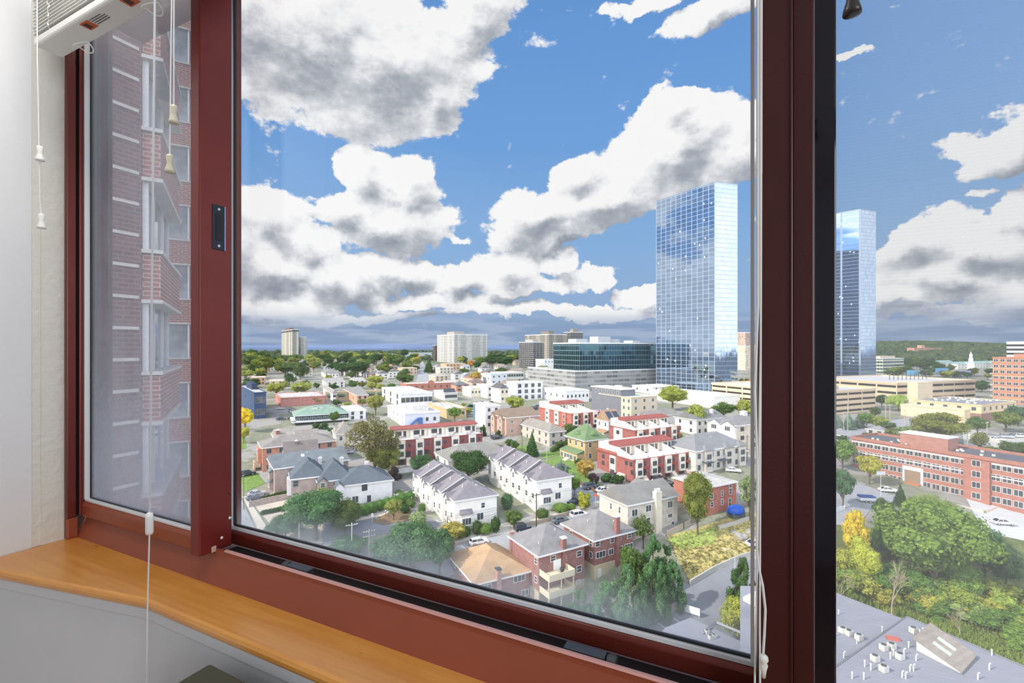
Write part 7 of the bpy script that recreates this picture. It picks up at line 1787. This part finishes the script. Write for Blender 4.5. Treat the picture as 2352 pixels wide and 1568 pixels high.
# utility poles
def pole(u, vb, vt, label, arms=1, deg=28, box=False, r=0.14, colr=(120,98,78)):
    p = G(u, vb); h = (vb-vt)/F*p.y; e = empty('utility_pole', label, 'utility pole', tuple(p), math.radians(deg))
    MB().tube([(0, 0, -0.5), (0, 0, h)], [r, r*0.75], 8).build('pole', colmat(colr, 'wall'), e)
    for k in range(arms):
        z = h-0.5-k*1.1; MB().box(-1.3, 1.3, -0.06, 0.06, z-0.06, z+0.06).build('crossarm', colmat(colr, 'wall'), e)
        m = MB()
        for x in (-1.2, -0.6, 0.6, 1.2): m.lathe((x, 0, z+0.06), [(0.05, 0), (0.07, 0.08), (0.04, 0.18)], 6)
        m.build('insulator', TRIM, e)
    if box: m = MB(); m.lathe((0.35, 0, h-2.6), [(0.22, 0), (0.25, 0.1), (0.25, 0.9), (0.2, 1.0)], 10); m.build('transformer', mat('transformer_grey', S(190,196,200), 0.5), e)
    return p+Vector((0, 0, h-0.4))
P1 = pole(1232, 1210, 1132, 'dark utility pole at the end wall of the rear white row', colr=(70,60,56))
P2 = pole(1028, 1245, 1186, 'brown utility pole with a grey transformer beside the street lamp', 0, box=True)
P3 = pole(808, 1290, 1200, 'pale utility pole in haze at the lower edge of the pane', colr=(206,206,200))
P4 = pole(848, 1300, 1215, 'utility pole with side arms beside the pale one', 2, colr=(170,160,150))
P5 = pole(687, 1270, 1182, 'pale post before the large bluish green tree', 0, colr=(200,190,176))
P6 = pole(560, 1170, 1085, 'thin dark utility pole beside the window frame', 0, r=0.1, colr=(110,100,96))
P7 = pole(770, 1180, 1118, 'utility pole with transformer against the white duplex corner', 0, box=True)
P8 = pole(1256, 1066, 1004, 'slim pole beside the dark conifer', 0, r=0.09, colr=(190,188,180))
P9 = pole(1716, 1060, 999, 'brown utility pole before the beige arched house', 1)
P10 = pole(1199, 1045, 995, 'brown utility pole before the tan house', 0)
P11 = pole(1126, 1000, 972, 'dark utility pole by the tall narrow white building', 0)
for i, (u, vb, vt, lb_) in enumerate(((1947,990,922,'taller pale utility pole below the beige parking garage'),(1938,990,945,'shorter pale utility pole touching the dark post'),(2034,965,910,'pale utility pole before the willow'),(2044,985,928,'pale utility pole between the two street lots'),(2083,960,916,'pale utility pole before the garage stair tower'),(2077,998,940,'pale utility pole beside the broad olive tree'),(2267,1035,968,'pale utility pole in the grey car lot'),(2222,1035,985,'thin pale pole at the end of the grey lot'))):
    pole(u, vb, vt, lb_, 1, r=0.12, colr=(196,184,166))
def wire(a, b, sag, label, cat='cable'):
    pts = [a.lerp(b, k/12)+Vector((0, 0, -sag*4*(k/12)*(1-k/12))) for k in range(13)]
    o = MB().tube(pts, 0.03, 4, cap=False).build('power_line', mat('cable_black', S(70,72,76), 0.6)); tag(o, label, cat, 'overhead power lines')
for dz in (0, -0.5, -1.4): wire(P1+Vector((0, 0, dz)), P2+Vector((0, 0, dz+.3)), 0.7, 'thin overhead line between the dark pole and the transformer pole')
for dz in (0, -0.6): wire(P2+Vector((0, 0, dz)), P4+Vector((0, 0, dz)), 0.7, 'thin overhead line from the transformer pole to the hazy poles')
wire(P1, P1+Vector((60, 30, 2)), 1.0, 'thin overhead line running along the street from the dark pole')
wire(P7, P3, 1.0, 'thin overhead line from the white duplex to the pale pole')
# street lamps
def lamp(u, vb, vt, label, deg=180, arm=2.2, colr=(190,192,190), post_only=False):
    p = G(u, vb); h = (vb-vt)/F*p.y; e = empty('street_lamp', label, 'street lamp', tuple(p), math.radians(deg))
    MB().tube([(0, 0, 0), (0, 0, h-0.5)], [0.11, 0.07], 8).build('pole', colmat(colr, 'wall'), e)
    MB().tube([(0, 0, h-0.6), (arm*0.5, 0, h-0.05), (arm, 0, h)], 0.05, 6).build('arm', colmat(colr, 'wall'), e)
    MB().box(arm-0.1, arm+0.6, -0.14, 0.14, h-0.08, h+0.06).build('lamp_head', TRIM, e, bevel=0.04)
lamp(1031, 1243, 1198, 'grey street lamp leaning out from the transformer pole', 170, 2.4)
lamp(1688, 1330, 1262, 'street lamp with white head beside the curved road', 165, 1.8)
lamp(1741, 1120, 1036, 'street lamp with curved arm beside the dark post', 170, 2.6)
for (u, v, h) in ((886,1185,12),(892,1188,12),(915,1178,10)):
    p = G(u, v); e = empty('garden_lamp', 'small white globe lamp by the garden path', 'garden lamp', tuple(p), 0, 'globe lamps by the garden path')
    MB().tube([(0,0,0),(0,0,1.2)], 0.04, 6).build('post', blk, e); m = MB(); m.lathe((0,0,1.2), [(0.05,0),(0.2,0.1),(0.22,0.22),(0.1,0.38),(0.02,0.4)], 10); m.build('globe', TRIM, e, smooth=True)
# signs
def sign(u, vb, vt, w, hh, colr, label, deg=0):
    p = G(u, vb); h = (vb-vt)/F*p.y; e = empty('sign', label, 'sign', tuple(p), math.radians(deg))
    MB().tube([(0,0,0),(0,0,h)], 0.05, 6).build('post', alu, e); MB().box(-w/2, w/2, -0.08, -0.03, h-hh, h).build('panel', colmat(colr, 'paint'), e)
    return e
sign(1250,1196,1182,0.9,1.3,(236,236,236),'white parking sign beside the dark utility pole')
sign(1368,1166,1134,0.9,0.7,(224,96,50),'orange road sign at the street corner')
sign(855,1200,1178,0.5,0.9,(236,236,236),'small white sign at the garden path',20)
sign(2023,1140,1082,2.4,1.0,(200,206,210),'solar panel on a pole beside the brick apartment house')
e = sign(1590,1414,1392,3.0,1.5,(236,236,236),'white board sign on two posts beside the car park',-35)
MB().tube([(1.3,-0.06,0),(1.3,-0.06,1.2)], 0.05, 6).build('post', alu, e)
# fences, retaining walls, rocks
def wall_run(name, label, pts, h, t, colr, cat, kind='wall', pick=0):
    e = empty(name, label, cat, tuple(G(*pts[0])))
    o = e.location
    m = MB()
    for (a, b) in zip(pts, pts[1:]):
        p, q = G(*a), G(*b); n = max(1, int((q-p).length/4)); d = (q-p).normalized(); nn = Vector((-d.y, d.x, 0))*t/2
        for k in range(n):
            s, f_ = p.lerp(q, k/n), p.lerp(q, (k+1)/n)
            P4_ = [s-nn, f_-nn, f_+nn, s+nn]; z0 = min(zt(s.y), zt(f_.y))-0.5; z1 = max(zt(s.y), zt(f_.y))
            m.prism([(v.x-o.x, v.y-o.y) for v in P4_], z0-o.z, 0, top=[zt(s.y)+h-o.z, zt(f_.y)+h-o.z, zt(f_.y)+h-o.z, zt(s.y)+h-o.z])
    m.build('panel', colmat(colr, kind), e)
    if pick:
        for (a, b) in zip(pts, pts[1:]):
            p, q = G(*a), G(*b); n = max(1, int((q-p).length/pick))
            for k in range(n+1):
                s = p.lerp(q, k/n); MB().box(s.x-o.x-.08, s.x-o.x+.08, s.y-o.y-.08, s.y-o.y+.08, zt(s.y)-o.z, zt(s.y)-o.z+h+0.15).build('post', colmat(colr, 'wall'), e)
wall_run('retaining_wall', 'pale concrete retaining wall curving below the evergreen grove', [(1460,1440),(1500,1428),(1560,1396),(1572,1375)], 1.6, 0.4, (200,196,188), 'wall')
wall_run('retaining_wall', 'grey kerb wall between the grassy bank and the road', [(1585,1345),(1640,1312),(1700,1285),(1760,1268)], 1.2, 0.35, (178,176,172), 'wall')
wall_run('picket_fence', 'white fence behind the dark green tree by the red row', [(906,1090),(950,1082)], 1.6, 0.08, (240,240,240), 'fence', pick=1.2)
wall_run('vinyl_fence', 'cream solid fence around the small green yard', [(905,1150),(940,1142),(945,1158)], 1.8, 0.1, (228,224,212), 'fence', pick=2.5)
wall_run('garden_wall', 'brown brick garden wall with stepped cap beside the driveway', [(572,1165),(640,1150),(668,1146)], 1.6, 0.35, (158,140,132), 'wall', 'brick')
wall_run('garden_fence', 'brick-posted garden fence of the yellow brick house', [(1240,1072),(1290,1092),(1345,1118),(1375,1135)], 1.0, 0.12, (120,92,76), 'fence', pick=5)
wall_run('wood_fence', 'grey wooden fence beside the beige stone house', [(1533,1232),(1570,1214),(1585,1206)], 1.4, 0.1, (176,166,152), 'fence', pick=2)
wall_run('stone_wall', 'rough stone wall below the blue tarpaulin', [(1650,1215),(1690,1205),(1725,1192)], 0.9, 0.6, (186,180,168), 'wall')
wall_run('stone_wall', 'low stone wall between the shrubs along the front street', [(1204,1210),(1250,1198),(1340,1172)], 0.9, 0.5, (168,158,142), 'wall')
wall_run('picket_fence', 'white picket fence under the fresh green tree', [(1900,1185),(1940,1172)], 1.3, 0.08, (236,236,236), 'fence', pick=1.5)
wall_run('roadside_fence', 'long low fence along the grey car lot', [(2220,1000),(2350,1030)], 1.0, 0.08, (206,204,196), 'fence', pick=4)
rg = random.Random(9)
for (u, v, s, lab) in ((1700,1232,1.6,'large grey boulder on the grassy bank'),(1684,1222,0.9,'smaller boulder beside the large one on the bank'),(1722,1222,1.2,'boulder on the bank nearest the dark post')):
    bm = bmesh.new(); bmesh.ops.create_icosphere(bm, subdivisions=3, radius=s)
    for v_ in bm.verts: v_.co *= 1+0.18*math.sin(v_.co.x*3+u)+0.12*math.cos(v_.co.y*4+v); v_.co.z *= 0.6
    me = D.meshes.new('boulder'); bm.to_mesh(me); bm.free(); me.materials.append(mat('boulder_grey', S(150,146,140), 0.9, var=0.2, vs=2)); o = D.objects.new('boulder', me); COL.objects.link(o); o.location = G(u, v); tag(o, lab, 'rock')
